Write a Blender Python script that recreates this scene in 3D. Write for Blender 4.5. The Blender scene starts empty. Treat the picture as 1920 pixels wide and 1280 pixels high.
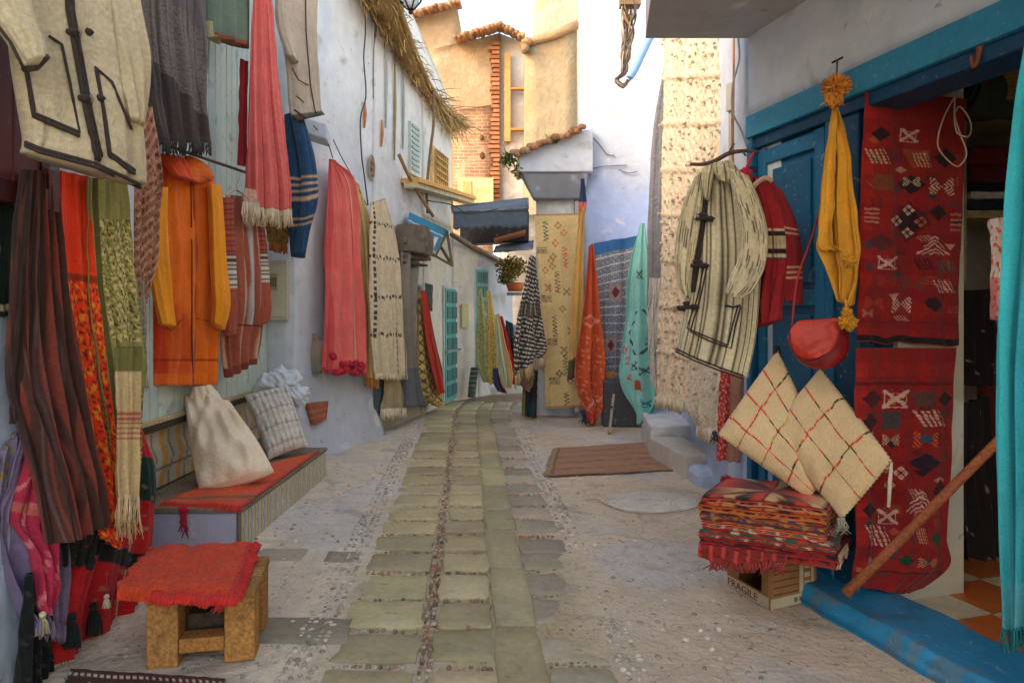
import bpy, math, random
import numpy as np
from mathutils import Vector
random.seed(7)
S = bpy.context.scene
COL = S.collection
F, CX, HY, CH = 1280.0, 960.0, 590.0, 1.5      # lens, principal point and eye height of the photograph
pi = math.pi

def V3(*a): return np.array(a, float)
def norm(a): a = np.asarray(a, float); return a/(np.linalg.norm(a)+1e-9)
def lin(c):
    c = np.clip(np.asarray(c, float)/255.0, 0, 1)
    return np.where(c <= .04045, c/12.92, ((c+.055)/1.055)**2.4)
def alb(c, k=1.12): return np.clip(lin(c)*k, .004, .86)

# ------------------------------------------------------------------ where things stand
WALLS = {'LN': ((-2.0, -8), (-2.0, 3.62)), 'LS': ((-2.5, 3.62), (-2.5, 6.97)), 'LF': ((-2.5, 6.97), (-2.24, 6.97)),
         'LB': ((-2.24, 6.97), (-1.73, 8.53)), 'LC': ((-1.73, 8.53), (-1.35, 10.3)), 'LD': ((-1.35, 10.3), (-1.05, 11.9)),
         'LE': ((-1.05, 11.9), (-.62, 12.6)), 'LG': ((-.62, 12.6), (.1, 13.4)),
         'R': ((1.51, 4.30), (2.90, -.493)), 'RS': ((1.51, 4.30), (2.10, 9.5)), 'RM': ((.90, 10.1), (2.10, 9.5)), 'RK': ((.30, 10.15), (.90, 10.15))}
def wd(px, wall, off=0.0):
    (ax, ay), (bx, by) = WALLS[wall]
    d = V3(bx-ax, by-ay); d /= np.linalg.norm(d)
    n = V3(d[1], -d[0])
    mid = V3((ax+bx)/2, (ay+by)/2)
    if np.dot(n, V3(0, 5.0)-mid) < 0: n = -n
    a = V3(ax, ay)+n*off
    k = (px-CX)/F                                   # ray (k t, t)
    return np.dot(n, a)/(n[0]*k+n[1])
def DD(px, D):
    return wd(px, D[0], D[1]) if isinstance(D, tuple) else D
def P(px, py, D):
    D = DD(px, D)
    return V3((px-CX)/F*D, D, CH-(py-HY)/F*D)
def G(px, py, z=0.0):
    return P(px, py, (CH-z)*F/(py-HY))

# ------------------------------------------------------------------ mesh builder
class B:
    def __init__(s): s.v=[]; s.f=[]; s.c=[]; s.sm=[]; s.n=0
    def add(s, V, Fc, C, smooth=True):
        V = np.asarray(V, float).reshape(-1, 3)
        C = np.asarray(C, float)
        if C.ndim == 1: C = np.tile(C, (len(V), 1))
        s.v.append(V); s.c.append(C.reshape(-1, 3))
        for f in Fc: s.f.append(tuple(int(i)+s.n for i in f)); s.sm.append(smooth)
        s.n += len(V); return s
    def grid(s, Pg, C, closed=False, smooth=True, caps=False):
        a, b = Pg.shape[:2]
        i, j = np.meshgrid(np.arange(a-1), np.arange(b if closed else b-1), indexing='ij')
        j2 = (j+1) % b
        Fq = np.stack([i*b+j, i*b+j2, (i+1)*b+j2, (i+1)*b+j], -1).reshape(-1, 4).tolist()
        if caps:
            Fq.append(list(range(b))[::-1]); Fq.append([(a-1)*b+k for k in range(b)])
        C = np.asarray(C, float)
        s.add(Pg, Fq, C if C.ndim == 1 else C.reshape(-1, 3), smooth); return s
    def sheet(s, Pg, C, N, t=.006, smooth=True):
        a, b = Pg.shape[:2]
        N = np.asarray(N, float)
        back = Pg - N*t
        full = np.concatenate([Pg, back[:, ::-1]], 1)
        C = np.asarray(C, float)
        if C.ndim == 1: Cf = C
        else: Cf = np.concatenate([C, C[:, ::-1]], 1)
        n0 = s.n
        s.grid(full, Cf, closed=True, smooth=smooth)
        for base in (0, (a-1)*2*b):
            for i in range(b-1):
                s.f.append((n0+base+i, n0+base+i+1, n0+base+2*b-2-i, n0+base+2*b-1-i)); s.sm.append(False)
        return s
    def pbox(s, o, ax, ay, az, C):
        o, ax, ay, az = map(lambda q: np.asarray(q, float), (o, ax, ay, az))
        V = [o, o+ax, o+ax+ay, o+ay, o+az, o+ax+az, o+ax+ay+az, o+ay+az]
        Fq = [(0,3,2,1),(4,5,6,7),(0,1,5,4),(1,2,6,5),(2,3,7,6),(3,0,4,7)]
        return s.add(V, Fq, C, False)
    def box(s, lo, hi, C):
        lo, hi = np.minimum(lo, hi).astype(float), np.maximum(lo, hi).astype(float); d = hi-lo
        return s.pbox(lo, (d[0],0,0), (0,d[1],0), (0,0,d[2]), C)
    def bar(s, p, q, w, h, C, up=(0,0,1)):
        p = np.asarray(p, float); q = np.asarray(q, float); d = norm(q-p)
        a = norm(np.cross(d, up)); u = norm(np.cross(a, d))
        return s.pbox(p-a*w/2-u*h/2, q-p, a*w, u*h, C)
    def tube(s, path, r, C, seg=8, caps=True):
        path = np.asarray(path, float); n = len(path)
        r = np.full(n, r, float) if np.isscalar(r) else np.asarray(r, float)
        T = np.gradient(path, axis=0); T /= (np.linalg.norm(T, axis=1, keepdims=True)+1e-9)
        ref = V3(0, 0, 1) if abs(T[:, 2]).mean() < .8 else V3(0, 1, 0)
        A = np.cross(T, ref); A /= (np.linalg.norm(A, axis=1, keepdims=True)+1e-9)
        Bv = np.cross(T, A)
        an = np.linspace(0, 2*pi, seg, endpoint=False)
        Pg = path[:, None]+r[:, None, None]*(A[:, None]*np.cos(an)[None, :, None]+Bv[:, None]*np.sin(an)[None, :, None])
        C = np.asarray(C, float)
        if C.ndim == 2: C = np.repeat(C[:, None], seg, 1)
        return s.grid(Pg, C, closed=True, caps=caps)
    def blob(s, c, r, C, k=0.0, seg=14, seed=0, rot=None):
        r = np.full(3, r, float) if np.isscalar(r) else np.asarray(r, float)
        th = np.linspace(.001, pi-.001, seg); ph = np.linspace(0, 2*pi, seg*2, endpoint=False)
        T, Ph = np.meshgrid(th, ph, indexing='ij')
        d = np.stack([np.sin(T)*np.cos(Ph), np.sin(T)*np.sin(Ph), np.cos(T)], -1)
        m = 1+k*nz(d[..., 0]*1.3+d[..., 2], d[..., 1]*1.3-d[..., 2]*.7, seed, 4)
        q = d*m[..., None]*r
        if rot is not None: q = q @ np.asarray(rot).T
        return s.grid(q+np.asarray(c, float), C, closed=True)
    def strands(s, A, Bp, L, n, C, r=.0025, seed=0, drop=(0,0,-1), jit=.25, ctr=None):
        rg = np.random.default_rng(seed); A=np.asarray(A,float); Bp=np.asarray(Bp,float)
        drop = np.asarray(drop, float); side = norm(Bp-A)
        for i in range(n):
            t = (i+rg.uniform(.1, .9))/n
            p = A+(Bp-A)*t; l = L*rg.uniform(.75, 1.15)
            k1, k2, k3 = rg.uniform(-jit, jit, 3)
            q = p+drop*l*.5+side*l*k1*.5+V3(0, -1, 0)*abs(k3)*l*.2
            e = p+drop*l+side*l*k2*.8+V3(0, -1, 0)*k3*l*.3
            c = np.asarray(C, float)*rg.uniform(.75, 1.2)
            s.tube([p-drop*.01, q, e], [r, r*1.1, r*.7], np.clip(c, 0, .9), seg=4)
        return s

OFF = {}
def tag(o, label=None, cat=None, group=None, kind=None):
    if label: o['label'] = label
    if cat: o['category'] = cat
    if group: o['group'] = group
    if kind: o['kind'] = kind
    return o
def thing(name, label, cat, loc, group=None):
    o = bpy.data.objects.new(name, None); COL.objects.link(o)
    o.location = Vector([float(x) for x in loc]); OFF[o.name] = np.array([float(x) for x in loc])
    o.empty_display_size = .1
    return tag(o, label, cat, group)
def mk(name, b, mat, parent=None, label=None, cat=None, group=None, kind=None, bevel=0):
    V = np.concatenate(b.v); C = np.concatenate(b.c)
    if parent is not None: off = OFF[parent.name]
    else: off = V3((V[:,0].min()+V[:,0].max())/2, (V[:,1].min()+V[:,1].max())/2, V[:,2].min())
    if kind in ('structure', 'stuff') and parent is None: off = V3(0, 0, 0)
    me = bpy.data.meshes.new(name)
    me.from_pydata((V-off).tolist(), [], b.f)
    me.polygons.foreach_set('use_smooth', b.sm)
    at = me.color_attributes.new('Col', 'FLOAT_COLOR', 'POINT')
    at.data.foreach_set('color', np.concatenate([C, np.ones((len(C), 1))], 1).astype(np.float32).ravel())
    me.materials.append(mat); me.update()
    o = bpy.data.objects.new(name, me); COL.objects.link(o)
    if parent is not None: o.parent = parent
    else: o.location = Vector(off.tolist())
    OFF[o.name] = off
    if bevel:
        m = o.modifiers.new('bevel', 'BEVEL'); m.width = bevel; m.segments = 2; m.limit_method = 'ANGLE'
    return tag(o, label, cat, group, kind)

# ------------------------------------------------------------------ noise, rows, cloth
def nz(U, Vv, seed=0, n=6, f=2.0):
    rg = np.random.default_rng(seed+100); out = 0
    for i in range(n):
        a = rg.uniform(0, 2*pi); w = f*rg.uniform(.5, 2.2)*2*pi*.5
        out = out+np.sin((U*math.cos(a)+Vv*math.sin(a))*w+rg.uniform(0, 6.28))/n*1.6
    return out
def cr(pts, n, chord=True):
    pts = np.asarray(pts, float); K = len(pts)
    if K == 1: return np.repeat(pts, n, 0)
    fl = pts.reshape(K, -1)
    d = np.linalg.norm(np.diff(fl, axis=0), axis=1); s = np.r_[0, np.cumsum(d+1e-6)]; s /= s[-1]
    t = np.linspace(0, 1, n); i = np.clip(np.searchsorted(s, t, 'right')-1, 0, K-2)
    u = ((t-s[i])/(s[i+1]-s[i]))
    m = np.zeros_like(fl)
    m[1:-1] = (fl[2:]-fl[:-2])/(s[2:]-s[:-2])[:, None]
    m[0] = (fl[1]-fl[0])/(s[1]-s[0]); m[-1] = (fl[-1]-fl[-2])/(s[-1]-s[-2])
    h = (s[i+1]-s[i])[:, None]; u = u[:, None]
    r = (2*u**3-3*u**2+1)*fl[i]+(u**3-2*u**2+u)*h*m[i]+(-2*u**3+3*u**2)*fl[i+1]+(u**3-u**2)*h*m[i+1]
    return r.reshape((n,)+pts.shape[1:])
def rowsP(rows, DL, DR):
    out = []
    for r in rows:
        if len(r) == 4: xl, yl, xr, yr = r; dl = dr = 0
        else: xl, yl, xr, yr, dl, dr = r
        out.append([P(xl, yl, DD(xl, DL)+dl), P(xr, yr, DD(xr, DR)+dr)])
    return np.array(out)
def facing(R):
    d = (R[:, 1]-R[:, 0]).mean(0); d[2] = 0
    N = norm(np.cross(d, (0, 0, 1)))
    if N[1] > 0: N = -N
    return N
def foldf(U, Vv, a0, a1, f, seed, p=1.0):
    rg = np.random.default_rng(seed); q = rg.uniform(0, 6.28, 4)
    w = U + .035*nz(U*1.5, Vv*1.2, seed+5, 4)
    z = .62*np.sin(2*pi*f*w+q[0]+1.2*Vv)+.3*np.sin(2*pi*f*1.87*w+q[1]-1.5*Vv)+.17*np.sin(2*pi*f*3.6*w+q[2]+Vv)
    z = np.sign(z)*np.abs(z)**.85
    return (a0+(a1-a0)*Vv**p)*z
def cloth(rows, DL, DR, nu=60, nv=90, fold=(.01, .03, 4), seed=1, wr=.004, edge=.006):
    R = rowsP(rows, DL, DR); N = facing(R)
    Rr = cr(R, nv)
    u = np.linspace(0, 1, nu); U, Vv = np.meshgrid(u, np.linspace(0, 1, nv))
    Pg = Rr[:, None, 0]*(1-U[..., None])+Rr[:, None, 1]*U[..., None]
    d = foldf(U, Vv, fold[0], fold[1], fold[2], seed)+wr*nz(U, Vv, seed+9, 10, 5)
    Pg = Pg+N*d[..., None]
    side = norm((R[:, 1]-R[:, 0]).mean(0))
    Pg = Pg+side*(edge*nz(Vv*2, Vv*0+U*.4, seed+3, 6, 4)*(np.abs(U-.5)*2)**2)[..., None]
    Pg = Pg+V3(0, 0, 1)*(edge*1.2*nz(U*2, U*0, seed+4, 5, 3)*Vv**4)[..., None]
    return Pg, U, Vv, N
def sack(rows, DL, DR, thick=.12, ring=56, nv=70, fold=(.01, .02, 4), seed=1, wr=.004, taper=(1, 1), bul=0):
    R = rowsP(rows, DL, DR); N = facing(R) if abs((R[:,1]-R[:,0]).mean(0)[0])>1e-3 else V3(0,-1,0)
    Rr = cr(R, nv)
    a = np.linspace(0, 2*pi, ring, endpoint=False)
    A, Vv = np.meshgrid(a, np.linspace(0, 1, nv))
    ca = np.sign(np.cos(A))*np.abs(np.cos(A))**.8
    sa = np.sign(np.sin(A))*np.abs(np.sin(A))**.75
    U = (1-ca)/2
    tk = thick*(taper[0]+(taper[1]-taper[0])*Vv)
    if bul: tk = tk*np.maximum(.06, np.sin(pi*np.clip(Vv, .01, .99)))**bul
    fr = np.where(sa > 0, 1, .35)
    d = foldf(U, Vv, fold[0], fold[1], fold[2], seed)*np.minimum(1, np.abs(sa)*1.3)*fr+wr*nz(U, Vv, seed+9, 10, 5)
    Pg = Rr[:, None, 0]*(1-U[..., None])+Rr[:, None, 1]*U[..., None]+N*(sa*tk/2+d*np.sign(sa+1e-6))[..., None]
    return Pg, U, Vv, N
def proj(Pg):
    q = Pg.reshape(-1, 3); return CX+q[:, 0]/q[:, 1]*F, HY-(q[:, 2]-CH)/q[:, 1]*F, q[:, 1]
def ondepth(Pg, px, py):
    X, Y, D = proj(Pg); d2 = (X-px)**2+(Y-py)**2
    idx = np.argpartition(d2, 6)[:6]
    return D[idx].min()
def trim(b, Pg, pts, r, C, seg=6, lift=.002, dens=9):
    Q = []
    for k in range(len(pts)-1):
        (x0, y0), (x1, y1) = pts[k], pts[k+1]
        n = max(2, int(math.hypot(x1-x0, y1-y0)/dens))
        for i in range(n+(k == len(pts)-2)):
            t = i/n; x = x0+(x1-x0)*t; y = y0+(y1-y0)*t
            Q.append([x, y, ondepth(Pg, x, y)])
    Q = np.array(Q)
    dz = Q[:, 2].copy()
    if len(dz) > 4: dz[1:-1] = np.minimum(dz[1:-1], (dz[:-2]+dz[2:])/2+.002)
    pp = [P(q[0], q[1], z-lift) for q, z in zip(Q, dz)]
    b.tube(pp, r, C, seg=seg); return b

# ------------------------------------------------------------------ colour patterns (U across, V down, sRGB picks)
class K:
    def __init__(s, U, Vv, base, var=.06, seed=0):
        s.U, s.V = U, Vv
        s.c = np.ones(U.shape+(3,))*alb(base)
        if var: s.c *= (1+var*nz(U*6, Vv*9, seed, 8, 4))[..., None]
    def on(s, m, col, k=1.0):
        m = np.asarray(m)
        if m.dtype == bool: m = m.astype(float)
        s.c = s.c*(1-(m*k)[..., None])+alb(col)*(m*k)[..., None]; return s
    def sv(s, u0, u1, col, v0=0, v1=1): return s.on((s.U > u0) & (s.U < u1) & (s.V >= v0) & (s.V <= v1), col)
    def sh(s, v0, v1, col, u0=0, u1=1): return s.on((s.V > v0) & (s.V < v1) & (s.U >= u0) & (s.U <= u1), col)
    def mot(s, kind, u, v, su, sv, col):
        a = (s.U-u)/su+.07*nz(s.U*6, s.V*14, 17, 6, 3); b = (s.V-v)/sv+.07*nz(s.U*6, s.V*14, 18, 6, 3); fr = lambda x: x-np.floor(x); ins = (abs(a) < 1) & (abs(b) < 1)
        if kind == 'X': m = ins & ((abs(abs(a)-abs(b)) < .26) | (fr(a*2.5+.25) < .22) & (abs(a) > .5) | (fr(b*2+.2) < .22) & (abs(b) > .55))
        elif kind == 'hatch': m = (abs(a-b*.4) < 1) & (abs(b) < 1) & (fr((a-b*.4)*2.2) < .55) & (fr(b*2.5+.15) < .75)
        elif kind == 'tree': m = ins & (abs(a) < (1.15+b)/2) & (fr((abs(a)-b)*2.6) < .42)
        elif kind == 'bow': m = ins & (abs(a) > abs(b)*.6) & (fr((abs(a)+abs(b)*.8)*2.7) < .5)
        elif kind == 'dia': m = (abs(a)+abs(b) < 1)
        elif kind == 'ring': m = (abs(a)+abs(b) < 1) & (abs(a)+abs(b) > .72)
        elif kind == 'flow': m = (abs(a)+abs(b) < 1) & (abs(abs(a)-abs(b)) > .12) & ((a*a+b*b > .06)) & (fr(abs(a)*2+abs(b)*2+.1) > .2)
        elif kind == 'zig': m = (abs(b) < 1) & (abs(a-(abs(fr(b*3)-.5)*4-1)) < .45)
        elif kind == 'bars': m = ins & (fr(b*2) < .45)
        elif kind == 'tri': m = (abs(a) < (1-b)/2) & (abs(b) < 1)
        elif kind == 'box': m = ins
        return s.on(m, col)
fr_ = lambda x: x-np.floor(x)

# ------------------------------------------------------------------ materials: texture and relief by nodes, local colour from the thing itself
def mat(name, rough=.9, var=((3, .12), (40, .08)), bump=((60, .3, .004),), sheen=0, metal=0, spec=.3, weave=None, stain=None, coat=0):
    m = bpy.data.materials.new(name); m.use_nodes = True; nt = m.node_tree; N = nt.nodes; L = nt.links
    bs = N['Principled BSDF']; bs.inputs['Roughness'].default_value = rough; bs.inputs['Metallic'].default_value = metal
    bs.inputs['Specular IOR Level'].default_value = spec
    if sheen:
        bs.inputs['Sheen Weight'].default_value = sheen; bs.inputs['Sheen Roughness'].default_value = .6
    if coat: bs.inputs['Coat Weight'].default_value = coat; bs.inputs['Coat Roughness'].default_value = .3
    at = N.new('ShaderNodeAttribute'); at.attribute_name = 'Col'; c = at.outputs['Color']
    tc = N.new('ShaderNodeTexCoord'); co = tc.outputs['Object']
    def noise(sc, det=6, dis=0):
        n = N.new('ShaderNodeTexNoise'); n.inputs['Scale'].default_value = sc; n.inputs['Detail'].default_value = det
        n.inputs['Distortion'].default_value = dis; L.new(co, n.inputs['Vector']); return n.outputs['Fac']
    def ramp(f, p0, p1, c0, c1):
        r = N.new('ShaderNodeValToRGB'); e = r.color_ramp.elements
        e[0].position = p0; e[1].position = p1; e[0].color = tuple(c0)+(1,); e[1].color = tuple(c1)+(1,)
        L.new(f, r.inputs['Fac']); return r.outputs['Color']
    def mixc(kind, fac, a, b):
        x = N.new('ShaderNodeMix'); x.data_type = 'RGBA'; x.blend_type = kind
        if isinstance(fac, float): x.inputs[0].default_value = fac
        else: L.new(fac, x.inputs[0])
        L.new(a, x.inputs[6])
        if isinstance(b, tuple): x.inputs[7].default_value = b+(1,)
        else: L.new(b, x.inputs[7])
        return x.outputs[2]
    for sc, am in var:
        r = ramp(noise(sc), .3, .7, (1-am,)*3, (1+am*.0+am,)*3)
        c = mixc('MULTIPLY', 1.0, c, r)
    for st in (stain or ()):
        sc, p0, p1, cc, k = st
        f = ramp(noise(sc, 8, .6), p0, p1, (0,)*3, (k,)*3)
        c = mixc('MIX', f, c, cc)
    L.new(c, bs.inputs['Base Color'])
    prev = None
    for sc, stg, dist in bump:
        b = N.new('ShaderNodeBump'); b.inputs['Strength'].default_value = stg; b.inputs['Distance'].default_value = dist
        L.new(noise(sc, 5), b.inputs['Height'])
        if prev: L.new(prev, b.inputs['Normal'])
        prev = b.outputs['Normal']
    if weave:
        for dr in ('X', 'Z'):
            w = N.new('ShaderNodeTexWave'); w.bands_direction = dr; w.inputs['Scale'].default_value = weave[0]
            w.inputs['Distortion'].default_value = 1.5; w.inputs['Detail'].default_value = 2; w.inputs['Detail Scale'].default_value = 2
            L.new(co, w.inputs['Vector'])
            b = N.new('ShaderNodeBump'); b.inputs['Strength'].default_value = weave[1]; b.inputs['Distance'].default_value = .003
            L.new(w.outputs['Fac'], b.inputs['Height']); L.new(prev, b.inputs['Normal']); prev = b.outputs['Normal']
    L.new(prev, bs.inputs['Normal']); return m
M_fab = mat('woven_cloth', .92, ((3, .13), (90, .14)), ((8, .5, .035), (25, .4, .012), (220, .35, .003)), sheen=.08, weave=(75, .14))
M_wool = mat('coarse_wool', .95, ((3, .13), (55, .14)), ((7, .5, .04), (18, .4, .012), (120, .6, .005)), sheen=.08, weave=(46, .2))
M_knit = mat('fine_wool', .92, ((3, .12), (130, .1)), ((6, .55, .05), (14, .5, .018), (260, .3, .002)), sheen=.08)
M_fluff = mat('fluffy_loops', 1, ((9, .1), (70, .22)), ((35, .9, .02), (150, .8, .008)), sheen=.08)
M_plast = mat('lime_plaster', .88, ((.8, .07), (7, .06)), ((2.2, .6, .06), (14, .45, .015), (90, .3, .003)),
              stain=((1.1, .55, .70, (.42, .52, .68), .4), (2.2, .60, .66, (.80, .78, .74), .5), (3.5, .62, .70, (.42, .39, .34), .55), (11, .68, .73, (.25, .22, .19), .6)))
M_old = mat('weathered_plaster', .92, ((1.2, .12), (9, .12)), ((3, .7, .08), (22, .6, .02)),
            stain=((1.6, .52, .66, (.42, .24, .10), .45), (6, .60, .70, (.32, .24, .15), .5)))
M_wood = mat('raw_wood', .8, ((4, .2), (70, .35)), ((30, .5, .006), (160, .4, .002)), stain=((9, .6, .75, (.06, .04, .025), .5),))
M_paintw = mat('painted_wood', .5, ((2.5, .12), (30, .07)), ((12, .25, .008), (120, .2, .002)), spec=.4,
               stain=((14, .64, .70, (.30, .45, .50), .4), (5, .60, .70, (.03, .08, .12), .4), (38, .66, .70, (.34, .36, .34), .5)))
M_metal = mat('old_metal', .5, ((20, .2),), ((60, .3, .002),), metal=.6, stain=((15, .55, .7, (.15, .07, .03), .5),))
M_smooth = mat('smooth_surface', .5, ((10, .06),), ((50, .15, .002),), spec=.4)
M_tile = mat('glazed_tile', .35, ((8, .12),), ((12, .2, .004),), spec=.5, stain=((11, .58, .72, (.2, .15, .11), .4),))
M_leath = mat('leather', .45, ((6, .15), (60, .1)), ((25, .4, .006), (200, .3, .002)), spec=.4)
M_card = mat('cardboard', .85, ((5, .12), (40, .08)), ((20, .3, .005),))
M_leaf = mat('leaf', .6, ((20, .25),), ((50, .2, .003),))
M_straw = mat('dry_straw', .85, ((6, .25), (50, .2)), ((60, .3, .004),))
M_stone = mat('paving_stone', .72, ((2.5, .16), (24, .1)), ((7, .5, .02), (60, .45, .005), (220, .3, .002)), spec=.35,
              stain=((6, .60, .72, (.42, .38, .33), .45), (15, .64, .72, (.10, .085, .06), .45)))
M_peb = mat('pebble', .7, ((30, .25),), ((80, .3, .003),))

def brick_material():
    m = bpy.data.materials.new('brickwork'); m.use_nodes = True; nt = m.node_tree; N = nt.nodes; L = nt.links
    bs = N['Principled BSDF']; bs.inputs['Roughness'].default_value = .92
    tc = N.new('ShaderNodeTexCoord'); sp = N.new('ShaderNodeSeparateXYZ'); cb = N.new('ShaderNodeCombineXYZ')
    L.new(tc.outputs['Object'], sp.inputs[0]); ad = N.new('ShaderNodeMath'); ad.operation = 'ADD'
    L.new(sp.outputs['X'], ad.inputs[0]); L.new(sp.outputs['Y'], ad.inputs[1]); L.new(ad.outputs[0], cb.inputs['X']); L.new(sp.outputs['Z'], cb.inputs['Y'])
    nn = N.new('ShaderNodeTexNoise'); nn.inputs['Scale'].default_value = 2.5; nn.inputs['Detail'].default_value = 6; L.new(tc.outputs['Object'], nn.inputs['Vector'])
    vm = N.new('ShaderNodeVectorMath'); vm.operation = 'MULTIPLY_ADD'; vm.inputs[1].default_value = (.05, .05, 0)
    L.new(nn.outputs['Color'], vm.inputs[0]); L.new(cb.outputs[0], vm.inputs[2])
    br = N.new('ShaderNodeTexBrick'); br.inputs['Scale'].default_value = 1; br.inputs['Brick Width'].default_value = .24; br.inputs['Row Height'].default_value = .085
    br.inputs['Mortar Size'].default_value = .014; br.inputs['Mortar Smooth'].default_value = .3
    br.inputs['Color1'].default_value = (.30, .13, .06, 1); br.inputs['Color2'].default_value = (.38, .20, .10, 1); br.inputs['Mortar'].default_value = (.40, .31, .21, 1)
    L.new(vm.outputs[0], br.inputs['Vector'])
    rp = N.new('ShaderNodeValToRGB'); rp.color_ramp.elements[0].position = .52; rp.color_ramp.elements[1].position = .68; L.new(nn.outputs['Fac'], rp.inputs['Fac'])
    mx = N.new('ShaderNodeMix'); mx.data_type = 'RGBA'; L.new(rp.outputs['Color'], mx.inputs[0]); L.new(br.outputs['Color'], mx.inputs[6]); mx.inputs[7].default_value = (.42, .31, .19, 1)
    L.new(mx.outputs[2], bs.inputs['Base Color'])
    b = N.new('ShaderNodeBump'); b.invert = True; b.inputs['Strength'].default_value = .6; b.inputs['Distance'].default_value = .02
    L.new(br.outputs['Fac'], b.inputs['Height']); L.new(b.outputs['Normal'], bs.inputs['Normal']); return m
M_brick = brick_material()

def ground_material():
    m = mat('street_ground', .85, ((1.3, .1), (12, .1), (120, .12)), ((5, .6, .03), (30, .45, .010), (150, .4, .004)),
            stain=((1.2, .54, .70, (.46, .49, .52), .35), (2.2, .57, .68, (.26, .23, .19), .55), (.7, .56, .66, (.62, .60, .56), .6), (28, .62, .68, (.14, .11, .08), .65), (20, .64, .7, (.50, .47, .43), .6)))
    nt = m.node_tree; N = nt.nodes; L = nt.links
    vo = N.new('ShaderNodeTexVoronoi'); vo.inputs['Scale'].default_value = 34; vo.inputs['Randomness'].default_value = 1
    tc = N.new('ShaderNodeTexCoord'); L.new(tc.outputs['Object'], vo.inputs['Vector'])
    b = N.new('ShaderNodeBump'); b.inputs['Strength'].default_value = .35; b.inputs['Distance'].default_value = .012; b.invert = True
    L.new(vo.outputs['Distance'], b.inputs['Height'])
    v2 = N.new('ShaderNodeTexVoronoi'); v2.feature = 'DISTANCE_TO_EDGE'; v2.inputs['Scale'].default_value = .8
    n2 = N.new('ShaderNodeTexNoise'); n2.inputs['Scale'].default_value = 5; n2.inputs['Detail'].default_value = 8; L.new(tc.outputs['Object'], n2.inputs['Vector'])
    ma = N.new('ShaderNodeVectorMath'); ma.operation = 'MULTIPLY_ADD'; ma.inputs[1].default_value = (.28, .28, .28); L.new(n2.outputs['Color'], ma.inputs[0]); L.new(tc.outputs['Object'], ma.inputs[2]); L.new(ma.outputs[0], v2.inputs['Vector'])
    cr_ = N.new('ShaderNodeValToRGB'); cr_.color_ramp.elements[0].position = .002; cr_.color_ramp.elements[1].position = .009; cr_.color_ramp.elements[0].color = (.6, .55, .5, 1); cr_.color_ramp.elements[1].color = (1, 1, 1, 1)
    L.new(v2.outputs['Distance'], cr_.inputs['Fac'])
    bs = N['Principled BSDF']; mm = N.new('ShaderNodeMix'); mm.data_type = 'RGBA'; mm.blend_type = 'MULTIPLY'; mm.inputs[0].default_value = .45
    L.new(bs.inputs['Base Color'].links[0].from_socket, mm.inputs[6]); L.new(cr_.outputs['Color'], mm.inputs[7]); L.new(mm.outputs[2], bs.inputs['Base Color']); pl = bs.inputs['Normal'].links[0].from_socket; L.new(pl, b.inputs['Normal']); L.new(b.outputs['Normal'], bs.inputs['Normal']); return m
M_ground = ground_material()

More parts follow.
